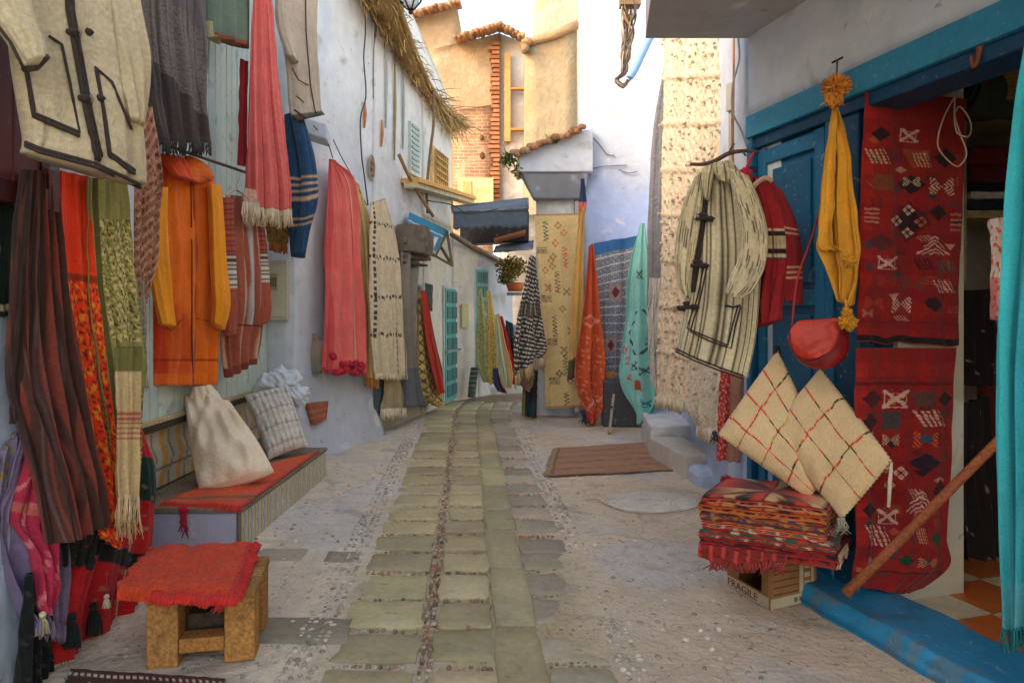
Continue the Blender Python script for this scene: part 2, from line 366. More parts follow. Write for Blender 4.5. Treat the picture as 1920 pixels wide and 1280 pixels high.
# ================================================================== THE SETTING
def cx(Dv): return -.065*(np.asarray(Dv, float)-3)+np.maximum(0, np.asarray(Dv, float)-10)**2*.05
def build_ground():
    b = B()
    ys = np.r_[-60, -20, np.arange(-9, 1.5, .5), np.arange(1.5, 15, .06), np.arange(15, 30, 1), 45, 90]
    xs = np.r_[-60, -20, -8, np.arange(-4, 4, .06), 4, 8, 20, 60]
    Y, X = np.meshgrid(ys, xs, indexing='ij')
    Z = .007*nz(X*.5, Y*.5, 3, 8, 1.6)+.003*nz(X*2, Y*2, 4, 8, 2)
    k = X-cx(Y)
    near = (abs(X) < 4) & (Y > 0) & (Y < 15)
    Z = np.where(near, Z, 0)
    Z = Z-.012*np.exp(-((k+.18)/.5)**4)*near
    C = np.ones(X.shape+(3,))*alb((212, 194, 168), 1.0)
    right = 1/(1+np.exp(-(k-.45)*8))
    C = C*(1-right[..., None])+alb((200, 177, 150), 1.0)*right[..., None]
    mid = np.exp(-((k+.18)/.62)**6)
    C = C*(1-mid[..., None])+alb((172, 152, 118))*mid[..., None]
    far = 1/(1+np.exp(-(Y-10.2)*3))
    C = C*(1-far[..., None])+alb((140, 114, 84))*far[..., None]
    bl = np.clip(nz(X*.6, Y*.6, 8, 8, 1.5)*1.3-.3, 0, .3)*(1-mid)
    C = C*(1-bl[..., None])+alb((160, 168, 178))*bl[..., None]
    C = C*(1+.07*nz(X*3, Y*3, 5, 8, 2))[..., None]
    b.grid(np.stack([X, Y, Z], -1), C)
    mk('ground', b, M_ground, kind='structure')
    # stone slabs of the middle strip
    rg = np.random.default_rng(4); b = B(); strips = []
    def slab(x0, x1, y0, y1, col):
        n = 5
        u = np.linspace(0, 1, n); g = []
        for a, (yy) in enumerate((y0, y1)): pass
        jit = rg.uniform(-.012, .012, (4, 2))
        cs = [V3(x0, y0), V3(x1, y0), V3(x1, y1), V3(x0, y1)]
        cs = [V3(c[0]+cx(c[1])+j[0], c[1]+j[1]) for c, j in zip(cs, jit)]
        pts = []
        for i in range(4):
            A, Bq = cs[i], cs[(i+1) % 4]
            for t in (.06, .35, .65, .94):
                q = A+(Bq-A)*t+rg.normal(0, .007, 2); pts.append(q)
        pts = np.array(pts); m = pts.mean(0); h = rg.uniform(-.006, .001)
        base = np.c_[pts, np.full(16, -.02)]; rim = np.c_[pts, np.full(16, h)]
        top = np.c_[m+(pts-m)*.975, np.full(16, h+.004)]; inn = np.c_[m+(pts-m)*.5, np.full(16, h+.004+rg.uniform(-.002, .002))]
        V = np.concatenate([base, rim, top, inn, [[m[0], m[1], h+.004]]])
        Fq = [(r*16+i, r*16+(i+1) % 16, (r+1)*16+(i+1) % 16, (r+1)*16+i) for r in range(3) for i in range(16)]
        Fq += [(48+i, 48+(i+1) % 16, 64) for i in range(16)]
        b.add(V, Fq, alb(np.array(col)*rg.uniform(.88, 1.04)+rg.uniform(-2, 2, 3)), True)
    y = 1.4; A = (172, 158, 118)
    while y < 11.6:
        L = rg.uniform(.26, .34)*(1 if y < 6 else 1.1); gp = rg.uniform(.035, .07)
        slab(-.79, -.415, y, y+L, A); strips.append((-.79, -.43, y+L+.005, y+L+gp-.005, 0))
        sh = rg.uniform(-.04, .04)
        slab(-.345, -.075, y+sh, y+L+sh, (176, 160, 120)); strips.append((-.32, -.075, y+L+sh+.005, y+L+gp+sh-.005, 0))
        sh = rg.uniform(-.05, .05)
        slab(.142, .43, y+sh, y+L+sh-.02, (162, 148, 124)); strips.append((.145, .42, y+L+sh-.01, y+L+gp+sh-.005, 2))
        y += L+gp
    y = 1.5
    while y < 11.6:
        L = rg.uniform(.45, .8); slab(-.07, .137, y, y+L-.008, (170, 156, 116)); y += L
    for (px, py, w, l) in ((545, 1110, .4, .22), (560, 1180, .5, .25), (520, 1040, .35, .2), (640, 1045, .22, .2)):
        g = G(px, py); slab(g[0]-w/2-cx(g[1]), g[0]+w/2-cx(g[1]), g[1]-l/2, g[1]+l/2, (158, 148, 124))
    mk('paving', b, M_stone, kind='structure')
    # pebbles set in the strips
    b = B(); pal = [(170, 140, 112), (150, 128, 100), (184, 170, 148), (128, 106, 82), (176, 128, 102)]
    palw = [(196, 182, 162), (184, 170, 150), (200, 188, 170), (162, 146, 126)]
    strips.append((-.41, -.35, 1.4, 11, 1))
    strips += [(-.99, -.83, 1.4, 10.5, 3), (.44, .58, 1.4, 10.5, 3), (-1.75, -1.0, 1.4, 7, 4), (.6, 1.15, 1.4, 7, 4)]
    an = np.linspace(0, 2*pi, 7, endpoint=False)
    for (x0, x1, y0, y1, kd) in strips:
        sp = .029 if kd < 3 else (.036 if kd == 3 else .085)
        nx = max(1, int((x1-x0)/sp)); ny = max(1, int((y1-y0)/sp))
        for i in range(nx):
            for j in range(ny):
                yy = y0+(j+.5)*(y1-y0)/ny+rg.normal(0, sp*.16)
                if yy > 8 and rg.random() < .5: continue
                if rg.random() < (.15 if kd < 4 else .62): continue
                xx = x0+(i+.5)*(x1-x0)/nx+rg.normal(0, sp*.16)+cx(yy)
                r = sp*rg.uniform(.3, .52) if kd < 4 else rg.uniform(.009, .017); e = rg.uniform(.6, 1.3); th = rg.uniform(0, pi)
                c, s_ = math.cos(th), math.sin(th)
                px_ = r*e*np.cos(an); py_ = r/e**.5*np.sin(an)
                ox, oy = px_*c-py_*s_, px_*s_+py_*c
                z = -.004 if kd < 3 else 0
                V = np.concatenate([np.c_[xx+ox, yy+oy, np.full(7, z-.006)], np.c_[xx+ox*.8, yy+oy*.8, np.full(7, z+r*.32)], [[xx, yy, z+r*.48]]])
                Fq = [(q, (q+1) % 7, 7+(q+1) % 7, 7+q) for q in range(7)]+[(7+q, 7+(q+1) % 7, 14) for q in range(7)]
                P_ = pal if kd < 3 else palw
                b.add(V, Fq, alb(np.array(P_[rg.integers(len(P_))])*rg.uniform(.8, 1.05)), True)
    mk('pebbles', b, M_peb, kind='stuff')
build_ground()

def wallgrid(b, A, Bp, z0, zA, zB, col, t=.3, res=.12, amp=.014, seed=0, inward=None):
    A = V3(*A, 0); Bp = V3(*Bp, 0); L = np.linalg.norm(Bp-A); d = (Bp-A)/L
    N = np.cross(d, (0, 0, 1)); mid = (A+Bp)/2
    tgt = V3(0, 5.0, 0) if inward is None else V3(*inward, 0)
    if np.dot(N, tgt-mid) < 0: N = -N
    nu = max(2, int(L/res)+1); nv = max(2, int((max(zA, zB)-z0)/res)+1)
    U, Vv = np.meshgrid(np.linspace(0, 1, nu), np.linspace(0, 1, nv))
    Zt = zA+(zB-zA)*U; Z = Zt+(z0-Zt)*Vv
    Pg = A+(Bp-A)*U[..., None]; Pg[..., 2] = Z
    dsp = amp*nz(U*L*.5, Z*.5, seed, 8, 1.3)
    Pg = Pg+N*dsp[..., None]
    C = col(U*L, Z) if callable(col) else np.ones(U.shape+(3,))*alb(col)
    b.sheet(Pg, C, N, t); return Pg
def wash(up=(203, 203, 198), low=(176, 190, 212), h=1.7, seed=0, soft=.25):
    def f(X, Z):
        k = 1/(1+np.exp(-(Z-h-.18*nz(X*.6, Z*.1, seed, 5, 1.5))/soft))
        c = alb(up)*k[..., None]+alb(low)*(1-k)[..., None]
        dirt = np.clip(1-(Z/.45), 0, 1)*(.5+.5*nz(X, Z*2, seed+1, 6, 2))
        c = c*(1-.25*dirt[..., None])+alb((150, 140, 125))*(.25*dirt)[..., None]
        return c*(1+.04*nz(X*2, Z*2, seed+2, 8, 2))[..., None]
    return f

# ---- left street wall nearest the camera
t = thing('near_wall', 'pale blue plastered wall at the left edge behind the long scarves', 'wall', (-2, 3, 0))
b = B(); wallgrid(b, (-2.0, -9), (-2.0, 3.62), -.1, 5.3, 5.3, wash((214, 212, 206), (190, 202, 214), 2, 3)); wallgrid(b, (-2.02, 3.64), (-2.56, 3.64), -.1, 5.3, 5.3, wash(seed=9), t=.25, inward=(-2, 8))
mk('plaster', b, M_plast, t)
t = thing('peeling_door', 'dark red peeling wooden shutter at the far left beside the cream jacket', 'shutter', P(10, 340, ('LN', .05)))
b = B(); x0 = -1.955
for i in range(4): b.box((x0-.03, 2.2+i*.155, 2.02), (x0+.01, 2.35+i*.155, 3.6), alb((96, 34, 28))*(1+.1*(i % 2)))
mk('shutter_board', b, M_paintw, t, bevel=.004)
b = B(); b.box((x0-.02, 2.2, 1.93), (x0+.035, 2.83, 2.02), alb((70, 24, 20))); b.box((x0-.02, 2.83, 1.93), (x0+.035, 2.9, 3.6), alb((80, 27, 23)))
mk('shutter_frame', b, M_paintw, t, bevel=.004)

# ---- mint plank shop front, with rail and tiled foot
t = thing('plank_front', 'mint green plank shop front behind the orange robe and white sack', 'shop front', (-2.5, 5.5, 0))
b = B(); y = 3.9; i = 0
rg = np.random.default_rng(2)
while y < 6.95:
    w = .115; k = rg.uniform(.93, 1.05)
    b.box((-2.56, y+.004, .76), (-2.5+rg.uniform(0, .006), min(y+w, 6.96)-.004, 5.2), alb((186, 200, 188))*k); y += w
mk('plank_panel', b, M_paintw, t, bevel=.004)
b = B(); b.box((-2.9, 3.4, -.1), (-2.56, 6.99, 5.3), alb((130, 140, 132))); mk('wall', b, M_plast, t)
b = B(); b.box((-2.52, 3.9, .70), (-2.44, 6.96, .745), alb((60, 50, 38))); b.box((-2.52, 3.9, .745), (-2.455, 6.96, .775), alb((178, 160, 120))); mk('rail', b, M_wood, t, bevel=.004)
b = B(); nu, nv = 130, 26
U, Vv = np.meshgrid(np.linspace(0, 1, nu), np.linspace(0, 1, nv))
Pg = np.stack([np.full(U.shape, -2.5), 3.9+U*3.06, .70-Vv*.43], -1)
k = K(U, Vv, (186, 180, 160), .05, 2); a = fr_(U*13+.15*np.sin(Vv*9)); k.on((a > .1) & (a < .42), (196, 152, 74)); k.on((a > .6) & (a < .7), (120, 112, 96)); k.on(fr_(Vv*3) < .06, (110, 98, 80))
b.sheet(Pg, k.c, (1, 0, 0), .05); mk('tile_panel', b, M_tile, t)

# ---- tiled bench
t = thing('tiled_bench', 'low bench with wavy patterned tiles on its street side beneath the pillows', 'bench', (-2.1, 5.3, 0))
x1, xb, y0, y1, zt = -1.73, -2.5, 4.36, 6.35, .245
b = B(); b.box((xb, y0, -.05), (x1-.03, y1, zt-.01), alb((168, 160, 178))); mk('masonry', b, M_plast, t, bevel=.015)
b = B(); nu, nv = 220, 26
U, Vv = np.meshgrid(np.linspace(0, 1, nu), np.linspace(0, 1, nv))
Pg = np.stack([np.full(U.shape, x1), y0+U*(y1-y0), zt-.012-Vv*(zt+.02)], -1)
k = K(U, Vv, (190, 184, 168), .05, 5)
a = fr_(U*17+.22*np.abs(fr_(Vv*2.2)-.5)*2); k.on((a > .08) & (a < .36), (190, 160, 88)); k.on((a > .5) & (a < .62), (96, 104, 104)); k.on((a > .74) & (a < .86), (136, 152, 160)); k.on(fr_(U*17) < .04, (110, 100, 84))
b.sheet(Pg, k.c, (1, 0, 0), .028); mk('tile_panel', b, M_tile, t)
b = B(); b.box((xb, y0-.015, zt-.008), (x1+.012, y1+.01, zt+.022), alb((120, 104, 82))); mk('seat_plank', b, M_wood, t, bevel=.005)

# ---- left house, light blue
t = thing('left_house', 'tall pale blue house with cable streaks behind the coral shawls', 'house', (-1.9, 8, 0))
b = B()
wallgrid(b, (-2.6, 6.97), (-2.24, 6.97), -.1, 6.4, 6.4, wash((196, 200, 205), (182, 188, 196), 1.2, 20), t=.3, res=.08, inward=(-2, 0))
b2 = B()
wallgrid(b, (-2.24, 6.97), (-1.73, 8.53), -.1, 6.4, 6.3, wash((210, 210, 208), (188, 196, 206), 1.7, 21), res=.07, amp=.02)
wallgrid(b, (-1.73, 8.53), (-1.35, 10.3), 1.9, 6.3, 5.7, wash((208, 206, 202), (196, 190, 180), 1, 22), res=.1)
wallgrid(b, (-1.35, 10.3), (-1.05, 11.9), 3.0, 5.7, 5.1, wash((208, 206, 200), (196, 190, 180), 1, 23), res=.1)
wallgrid(b, (-1.73, 8.53), (-1.35, 10.3), -.1, 1.9, 1.9, wash((200, 190, 172), (180, 168, 150), .5, 24), res=.1)
wallgrid(b, (-1.35, 10.3), (-1.05, 11.9), -.1, 3.0, 3.0, wash((204, 194, 178), (190, 178, 160), .5, 25), res=.1)
mk('wall', b, M_plast, t)
# flared foot of the corner
b = B(); rows_ = []
for z, o in ((1.0, 0), (.7, .02), (.4, .07), (.15, .13), (0, .17), (-.05, .18)):
    rows_.append([[x+(.9*o), y-.25*o, z] for x, y in ((-2.24, 6.97), (-2.1, 7.4), (-1.95, 7.86), (-1.73, 8.53))])
R_ = cr(np.array(rows_), 24); R_ = np.array([cr(r, 30) for r in R_])
b.sheet(R_, wash((196, 200, 205), (182, 186, 194), 1, 30)(R_[..., 1], R_[..., 2]), (1, -.2, 0), .12); mk('foot', b, M_plast, t)
# brick patch exposed near the foot, and a grey worn patch higher up
b = B(); q = ('LB', .085)
A_ = [P(578, 756, q), P(616, 752, q), P(612, 786, ('LB', .12)), P(590, 797, ('LB', .13))]
Rr = np.array([[A_[0], A_[1]], [A_[3], A_[2]]]); g = cr(Rr, 14); g = g[:, :1]*(1-np.linspace(0, 1, 20))[None, :, None]+g[:, 1:]*np.linspace(0, 1, 20)[None, :, None]
U, Vv = np.meshgrid(np.linspace(0, 1, 20), np.linspace(0, 1, 14)); k = K(U, Vv, (158, 82, 58), .2, 3); k.on(fr_(Vv*3) < .16, (150, 120, 100))
b.sheet(g, k.c, norm((1, -.35, 0)), .05); mk('brick_patch', b, M_old, t)
b = B(); b.blob(P(590, 668, ('LB', .03)), (.12, .035, .19), alb((136, 134, 126)), .25, 16, 3, rot=None); mk('worn_patch', b, M_old, t)
# sill-like hood on the corner
b = B(); b.pbox(P(538, 238, 6.72), P(612, 262, 6.95)-P(538, 238, 6.72), V3(-.05, .35, 0), V3(0, 0, .16), alb((188, 192, 198))); mk('ledge', b, M_plast, t, bevel=.02)
# window with shutters, lattice window, ledge
b = B(); q = ('LC', .02)
def wquad(b, px0, py0, px1, py1, wall, off, th, col):
    A = P(px0, py0, (wall, off)); Bq = P(px1, py0, (wall, off)); z1 = CH-(py1-HY)/F*DD(px0, (wall, off))
    N = norm(np.cross(Bq-A, (0, 0, 1))); N = -N if N[0] < 0 and wall[0] == 'L' else N
    A = A.copy(); Bq = Bq.copy(); Bq[2] = A[2]
    b.pbox(V3(A[0], A[1], z1), Bq-A, -N*th, V3(0, 0, A[2]-z1), alb(col)); return A, Bq, z1, N
b = B(); wquad(b, 771, 226, 790, 325, 'LC', .05, .1, (176, 186, 178)); w1 = mk('window', b, M_paintw, t, bevel=.01)
b = B()
for i in range(9): wquad(b, 774, 232+i*10, 787, 237+i*10, 'LC', .065, .02, (130, 144, 138))
mk('shutter', b, M_paintw, w1)
b = B(); wquad(b, 812, 272, 842, 345, 'LD', .05, .1, (206, 168, 110)); w2 = mk('window', b, M_wood, t, bevel=.01)
b = B()
A, Bq, z1, N = wquad(B(), 816, 280, 838, 340, 'LD', .06, .1, (0, 0, 0))
for i in range(7):
    p = A+(Bq-A)*i/6; b.bar(V3(p[0], p[1], z1)+N*.01, p+N*.01, .02, .02, alb((176, 140, 84)), up=(1, 0, 0))
for i in range(6):
    z = z1+(A[2]-z1)*i/5; b.bar(V3(A[0], A[1], z)+N*.02, V3(Bq[0], Bq[1], z)+N*.02, .02, .02, alb((190, 150, 92)))
mk('lattice', b, M_wood, w2)
b = B(); A = P(770, 338, ('LC', .14)); Bq = P(880, 372, ('LD', .10)); b.bar(A, Bq, .28, .07, alb((214, 160, 92)))
b.bar(A+V3(0, 0, -.07), Bq+V3(0, 0, -.07), .2, .07, alb((190, 176, 140))); mk('ledge', b, M_old, t, bevel=.01)
# roof eave with thatch hanging over the street
b = B()
e = [P(728, -40, 7.7), P(752, 30, 8.4), P(782, 110, 9.3), P(812, 172, 10.3), P(848, 215, 11.3), P(876, 238, 12.0)]
E = cr(np.array(e), 60); b.tube(E, .05, alb((150, 120, 70)), seg=7); b.tube(E+V3(-.15, .1, .1), .05, alb((160, 124, 76)), seg=7)
mk('eave_pole', b, M_wood, t)
b = B(); rg = np.random.default_rng(5)
for i in range(1400):
    s_ = rg.random(); p = E[int(s_*59)]+rg.normal(0, .04, 3)+V3(rg.uniform(-.45, -.03), rg.uniform(-.1, .2), rg.uniform(-.02, .12))
    l = rg.uniform(.08, .24)*(1+.9*(s_ > .62)); d = norm(V3(rg.uniform(.0, .9), rg.uniform(-.6, .3), rg.uniform(-1.3, .1)))
    c = np.array((214, 180, 122))*rg.uniform(.6, 1.12)
    b.tube([p, p+d*l*.5+V3(0, 0, .02), p+d*l+V3(0, 0, -.04*l)], [.008, .007, .003], alb(c), seg=3)
mk('thatch', b, M_straw, t)
b = B(); pts = np.stack([E[k] for k in range(0, 60, 3)]); g = np.stack([pts+V3(-.02, 0, -.02), pts+V3(-.75, .35, .25)], 1)
b.sheet(g, alb((170, 134, 84)), (0, 0, 1), .07); mk('roof', b, M_old, t)

# ---- little white house beyond it, low parapet with doors
t = thing('white_passage_house', 'cream rendered low wall with two painted doors at the bend of the alley', 'house', (-.6, 12.6, 0))
b = B()
wallgrid(b, (-1.05, 11.9), (-.62, 12.6), -.1, 2.95, 2.75, wash((204, 194, 180), (190, 176, 158), .6, 40), res=.1)
wallgrid(b, (-.62, 12.6), (.02, 13.4), -.1, 2.75, 2.5, wash((200, 200, 204), (190, 186, 180), .6, 41), res=.1)
mk('wall', b, M_plast, t)
b = B(); b.tube([P(846, 440, ('LD', .1)), P(880, 462, ('LE', .08)), P(912, 478, ('LG', .06)), P(945, 496, ('LG', .06))], .035, alb((120, 96, 70)), seg=6); mk('coping', b, M_wood, t)
def door(px0, py0, px1, py1, wall, col, frame, handle=True, panes=True):
    b = B(); A, Bq, z1, N = wquad(b, px0-3, py0-3, px1+3, py1, wall, .03, .1, frame); mk('door_frame', b, M_paintw, t, bevel=.006)
    b = B(); A, Bq, z1, N = wquad(b, px0, py0+2, px1, py1+1, wall, .045, .05, col); d = mk('door', b, M_paintw, t, bevel=.005)
    if panes:
        b = B(); e = Bq-A
        for r in range(7):
            for c_ in range(2):
                o = A+e*(.1+.44*c_)+V3(0, 0, -(r+.9)*(A[2]-z1)/7.2)+N*.004
                b.pbox(o, e*.36, N*.012, V3(0, 0, (A[2]-z1)/7*.72), alb(np.array(col)*.72))
        mk('door_panel', b, M_paintw, d, bevel=.004)
    if handle:
        b = B(); p = A+(Bq-A)*.8; p[2] = z1+(A[2]-z1)*.45; b.bar(p-(Bq-A)*.9+N*.05, p+(Bq-A)*.9+N*.05, .03, .03, alb((150, 160, 165))); mk('door_handle', b, M_metal, d)
door(836, 538, 858, 754, 'LD', (84, 150, 146), (170, 176, 166))
door(893, 503, 916, 700, 'LG', (120, 170, 164), (188, 196, 200), handle=False)
b = B(); wquad(b, 867, 570, 879, 614, 'LE', .05, .03, (196, 184, 130)); o = mk('wall_plaque', b, M_smooth, label='small yellowish plaque on the cream wall right of the teal door', cat='sign', bevel=.004)

# ---- end of the alley
t = thing('alley_end_house', 'plain whitewashed house closing the alley behind the far rugs', 'house', (1, 14.2, 0))
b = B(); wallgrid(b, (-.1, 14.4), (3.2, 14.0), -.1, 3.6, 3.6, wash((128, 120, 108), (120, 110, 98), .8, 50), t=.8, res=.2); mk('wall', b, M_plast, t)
b = B(); b.box((.0, 14.02, .0), (.45, 14.2, 1.3), alb((70, 72, 78))); b.box((.5, 13.98, 1.0), (.9, 14.1, 1.7), alb((60, 60, 66))); mk('doorway', b, M_paintw, t)
b = B(); b.pbox((-.75, 12.75, -.02), (.95, .3, 0), (-.3, .75, 0), (0, 0, .16), alb((186, 178, 166))); mk('step', b, M_plast, t, bevel=.03)

# ---- distant houses over the roofs
def tiles(b, A, Bp, n, r=.09, out=(0, -1, 0), L=.35, slope=.25, seed=0):
    rg = np.random.default_rng(seed); A = np.asarray(A, float); Bp = np.asarray(Bp, float)
    for i in range(n):
        p = A+(Bp-A)*(i+.5)/n+rg.normal(0, .015, 3); o = norm(out)
        c = np.array([(158, 110, 76), (170, 128, 92), (144, 98, 68), (160, 132, 100)][rg.integers(4)])*rg.uniform(.8, 1.1)
        b.tube([p-o*L*.6+V3(0, 0, L*slope), p+o*L*.4], r*rg.uniform(.85, 1.1), alb(c), seg=8)
def hbox(b, px0, px1, D, ytop0, ytop1, depth, col, seed=0, base=2.0, mat_amp=.03):
    A = P(px0, ytop0, D); Bq = P(px1, ytop1, D)
    wallgrid(b, A[:2], Bq[:2], base, A[2], Bq[2], (lambda X, Z: alb(col)*(1+.1*nz(X*.8, Z*.8, seed, 8, 2))[..., None]), t=depth, res=.25, amp=mat_amp, seed=seed)
t = thing('tower_house', 'crumbling ochre tower with tiled top beside the hanging street lamp', 'house', P(820, 300, 21))
b = B(); hbox(b, 745, 858, 21, 18, 18, 3, (158, 138, 112), 1); mk('wall', b, M_old, t)
b = B(); tiles(b, P(742, 44, 20.8), P(862, 12, 20.8), 34, .07, seed=1, L=1); mk('roof', b, M_straw, t)
t = thing('brick_house', 'house with ochre plaster above bare brick and a small tiled gable', 'house', P(890, 370, 17))
b = B(); hbox(b, 805, 937, 17, 95, 62, 2.5, (158, 136, 108), 2, base=4.4); mk('wall', b, M_old, t)
b = B(); hbox(b, 850, 924, 16.9, 206, 196, .3, (200, 150, 90), 3, base=2.5, mat_amp=.05); mk('brickwork', b, M_brick, t)
b = B(); rg = np.random.default_rng(8)
z = 3.4
while z < P(0, 80, 16.85)[2]:
    l = rg.uniform(.12, .26); xr = P(935, 0, 16.85)[0]
    b.box((xr-l, 16.78, z), (xr+.02, 16.95, z+.075), alb(np.array((164, 106, 74))*rg.uniform(.8, 1.15))); z += .11
mk('brick_quoin', b, M_old, t)
b = B(); p = P(905, 250, 16.85)
for (px, py, r) in ((903, 258, .05), (904, 292, .06)): b = B(); b.blob(P(px, py, 16.86), (r, .04, r*1.5), alb((90, 60, 34))); mk('putlog_hole', b, M_old, t)
b = B()
for x0, y0, x1, y1 in ((852, 82, 938, 56), (936, 56, 982, 78)): tiles(b, P(x0, y0, 16.6), P(x1, y1, 16.6), 24 if x1 < 950 else 14, .055, seed=x0, L=.9)
mk('roof', b, M_straw, t)
b = B(); hbox(b, 936, 1000, 17.05, 62, 88, 2, (184, 178, 170), 4); mk('white_wall', b, M_plast, t)
b = B(); b.box(P(946, 268, 16.96), P(957, 98, 16.8), alb((176, 140, 84)))
mk('wall_beam', b, M_old, t)
for yy in (168, 244): b = B(); b.box(P(958, yy+3, 16.96), P(992, yy-4, 16.8), alb((196, 130, 80))); mk('wall_beam', b, M_old, t)
b = B(); b.box(P(858, 380, 16.5), P(925, 335, 16.6), alb((210, 180, 130))); b.box(P(868, 372, 16.47), P(884, 340, 16.52), alb((190, 150, 96))); mk('lower_wall', b, M_old, t)
t = thing('ochre_house', 'tall blank ochre wall with worn top edge above the pale hood', 'house', P(1030, 280, 15))
b = B(); hbox(b, 985, 1082, 15, 80, 48, 3, (150, 134, 106), 5); mk('wall', b, M_old, t)
b = B(); b.tube([P(980, 84, 14.95), P(1010, 74, 14.95), P(1040, 66, 14.95), P(1084, 46, 14.95)], .1, alb((160, 130, 98)), seg=6)
tiles(b, P(980, 100, 14.9), P(990, 78, 14.9), 3, .1, seed=3); mk('coping', b, M_old, t)
t = thing('upper_house', 'pale upper storey rising against the sky behind the ochre wall', 'house', P(1040, 70, 20))
b = B(); hbox(b, 1006, 1100, 20, -60, -60, 3, (176, 160, 140), 6); mk('wall', b, M_old, t)

# ---- right-hand middle house
t = thing('right_house', 'pale blue and white house holding the embroidered rugs', 'house', (1.5, 10, 0))
b = B()
wallgrid(b, (.36, 10.2), (.92, 10.12), -.1, P(1080, 262, 10.1)[2], P(1080, 262, 10.1)[2], wash((196, 192, 186), (186, 190, 200), .8, 60), t=.6, res=.1)
wallgrid(b, (.98, 10.06), (2.3, 9.42), -.1, 6.6, 6.6, wash((186, 190, 196), (160, 176, 212), 3.4, 61, .12), t=.8, res=.09, amp=.025)
mk('wall', b, M_plast, t)
b = B()   # projecting hood with a sloping tiled ledge
A = P(970, 322, 9.75); Bq = P(1112, 318, 9.75)
wx0, wx1 = A[0], Bq[0]; zb = A[2]; zl = P(970, 290, 9.75)[2]; zr = P(1112, 238, 9.75)[2]
V = [(wx0, 9.75, zb), (wx1, 9.75, zb), (wx1, 10.3, zb), (wx0, 10.3, zb), (wx0, 9.75, zl), (wx1, 9.75, zr), (wx1, 10.3, zr), (wx0, 10.3, zl)]
b.add(V, [(0,3,2,1),(4,5,6,7),(0,1,5,4),(1,2,6,5),(2,3,7,6),(3,0,4,7)], alb((200, 202, 206)), False)
V = [(wx0+.06, 9.8, zb), (wx1-.06, 9.8, zb), (wx1-.06, 10.2, zb-.0), (wx0+.06, 10.2, zb), (wx0+.25, 10.0, zb-.34), (wx1-.1, 10.0, zb-.34), (wx1-.1, 10.25, zb-.34), (wx0+.25, 10.25, zb-.34)]
b.add(V, [(0,1,2,3),(4,7,6,5),(0,4,5,1),(1,5,6,2),(2,6,7,3),(3,7,4,0)], alb((150, 152, 156)), False)
mk('hood', b, M_plast, t, bevel=.02)
b = B(); tiles(b, P(962, 294, 9.7), P(1095, 243, 9.7), 18, .045, out=(-.25, -1, 0), L=.3, seed=4); mk('roof_ledge', b, M_old, t)
b = B()
for path in ([(1112, 258), (1122, 268), (1138, 290), (1152, 292)], [(1112, 316), (1130, 312), (1175, 310)], [(1160, 318), (1180, 325), (1195, 322)]):
    b.tube([P(x, y, ('RM', .03)) for x, y in path], .008, alb((110, 116, 124)), seg=5)
mk('crack_cord', b, M_smooth, t)

# wall of the passage behind the long pale blanket, steps, foot
t = thing('passage_wall', 'blue-washed wall running back behind the striped robe', 'wall', (1.8, 7, 0))
b = B(); wallgrid(b, (1.56, 4.55), (2.15, 9.4), -.1, 5.6, 5.6, wash((200, 202, 206), (160, 178, 208), 1.6, 70), t=.3, res=.1, inward=(0, 7)); mk('wall', b, M_plast, t)
t = thing('stone_step', 'two worn whitewashed masonry steps against the right wall by the brown mat', 'step', (1.7, 6.8, 0))
b = B()
q = [G(1216, 862, .0), G(1288, 893, .0)]
b.pbox((1.46, 7.2, -.05), (.56, 0, 0), (.12, 1.15, 0), (0, 0, .38), alb((190, 188, 186)))
b.pbox((1.58, 6.25, -.05), (.34, 0, 0), (-.14, .93, 0), (0, 0, .27), alb((180, 172, 160)))
mk('tread', b, M_plast, t, bevel=.018)
b = B(); b.pbox((1.60, 5.9, -.05), (.30, 0, 0), (0, .33, 0), (0, 0, .20), alb((164, 176, 198))); mk('side_block', b, M_plast, t, bevel=.05)

# ---- right-hand shop
C0 = V3(1.51, 4.30, 0); E_ = norm((.2785, -.9604, 0)); Nn = norm((.9604, .2785, 0))
def R3(s_, t_, z): return C0+E_*s_+Nn*t_+V3(0, 0, z)
def rbox(b, s0, s1, t0, t1, z0, z1, col): b.pbox(R3(s0, t0, z0), E_*(s1-s0), Nn*(t1-t0), V3(0, 0, z1-z0), alb(col) if max(col) > 1 else col); return b
shop = thing('shop_building', 'white plastered shop front with blue woodwork and open doorway on the right', 'shop', C0)
b = B()
def rwall(s0, s1, z0, z1, seed): wallgrid(b, R3(s0, 0, 0)[:2], R3(s1, 0, 0)[:2], z0, z1, z1, wash((208, 208, 208), (200, 204, 210), 2, seed), t=.28, res=.09, inward=(0, 3))
rwall(-.03, 3.3, 2.74, 4.4, 80); rwall(3.1, 9, -.1, 2.74, 81); rwall(3.3, 9, 2.74, 4.4, 82)
wallgrid(b, R3(0, 0.02, 0)[:2], R3(0, .6, 0)[:2], -.1, 4.4, 4.4, wash((196, 200, 206), (120, 160, 205), 1.0, 83), t=.25, res=.1, inward=(1.2, 8))
mk('wall', b, M_plast, shop)
b = B()   # overhanging storey
V = [(.85, 4.35, 3.26), (.66, 3.0, 3.26), (.2, .2, 3.26), (2.9, .2, 3.26), (2.2, 4.35, 3.26)]
V += [(x, y, 4.4) for x, y, z in V]
b.add(V, [(0,1,2,3,4), (9,8,7,6,5), (0,5,6,1), (1,6,7,2), (2,7,8,3), (3,8,9,4), (4,9,5,0)], alb((176, 170, 166)), False); mk('overhang', b, M_plast, shop)
BL, BD, BM = (34, 108, 138), (10, 62, 92), (18, 92, 126)
b = B(); rbox(b, -.0, 3.15, -.05, .03, 2.60, 2.74, (44, 128, 156)); rbox(b, 0, 3.15, -.02, .2, 2.53, 2.60, BD)
mk('lintel', b, M_paintw, shop, bevel=.008)
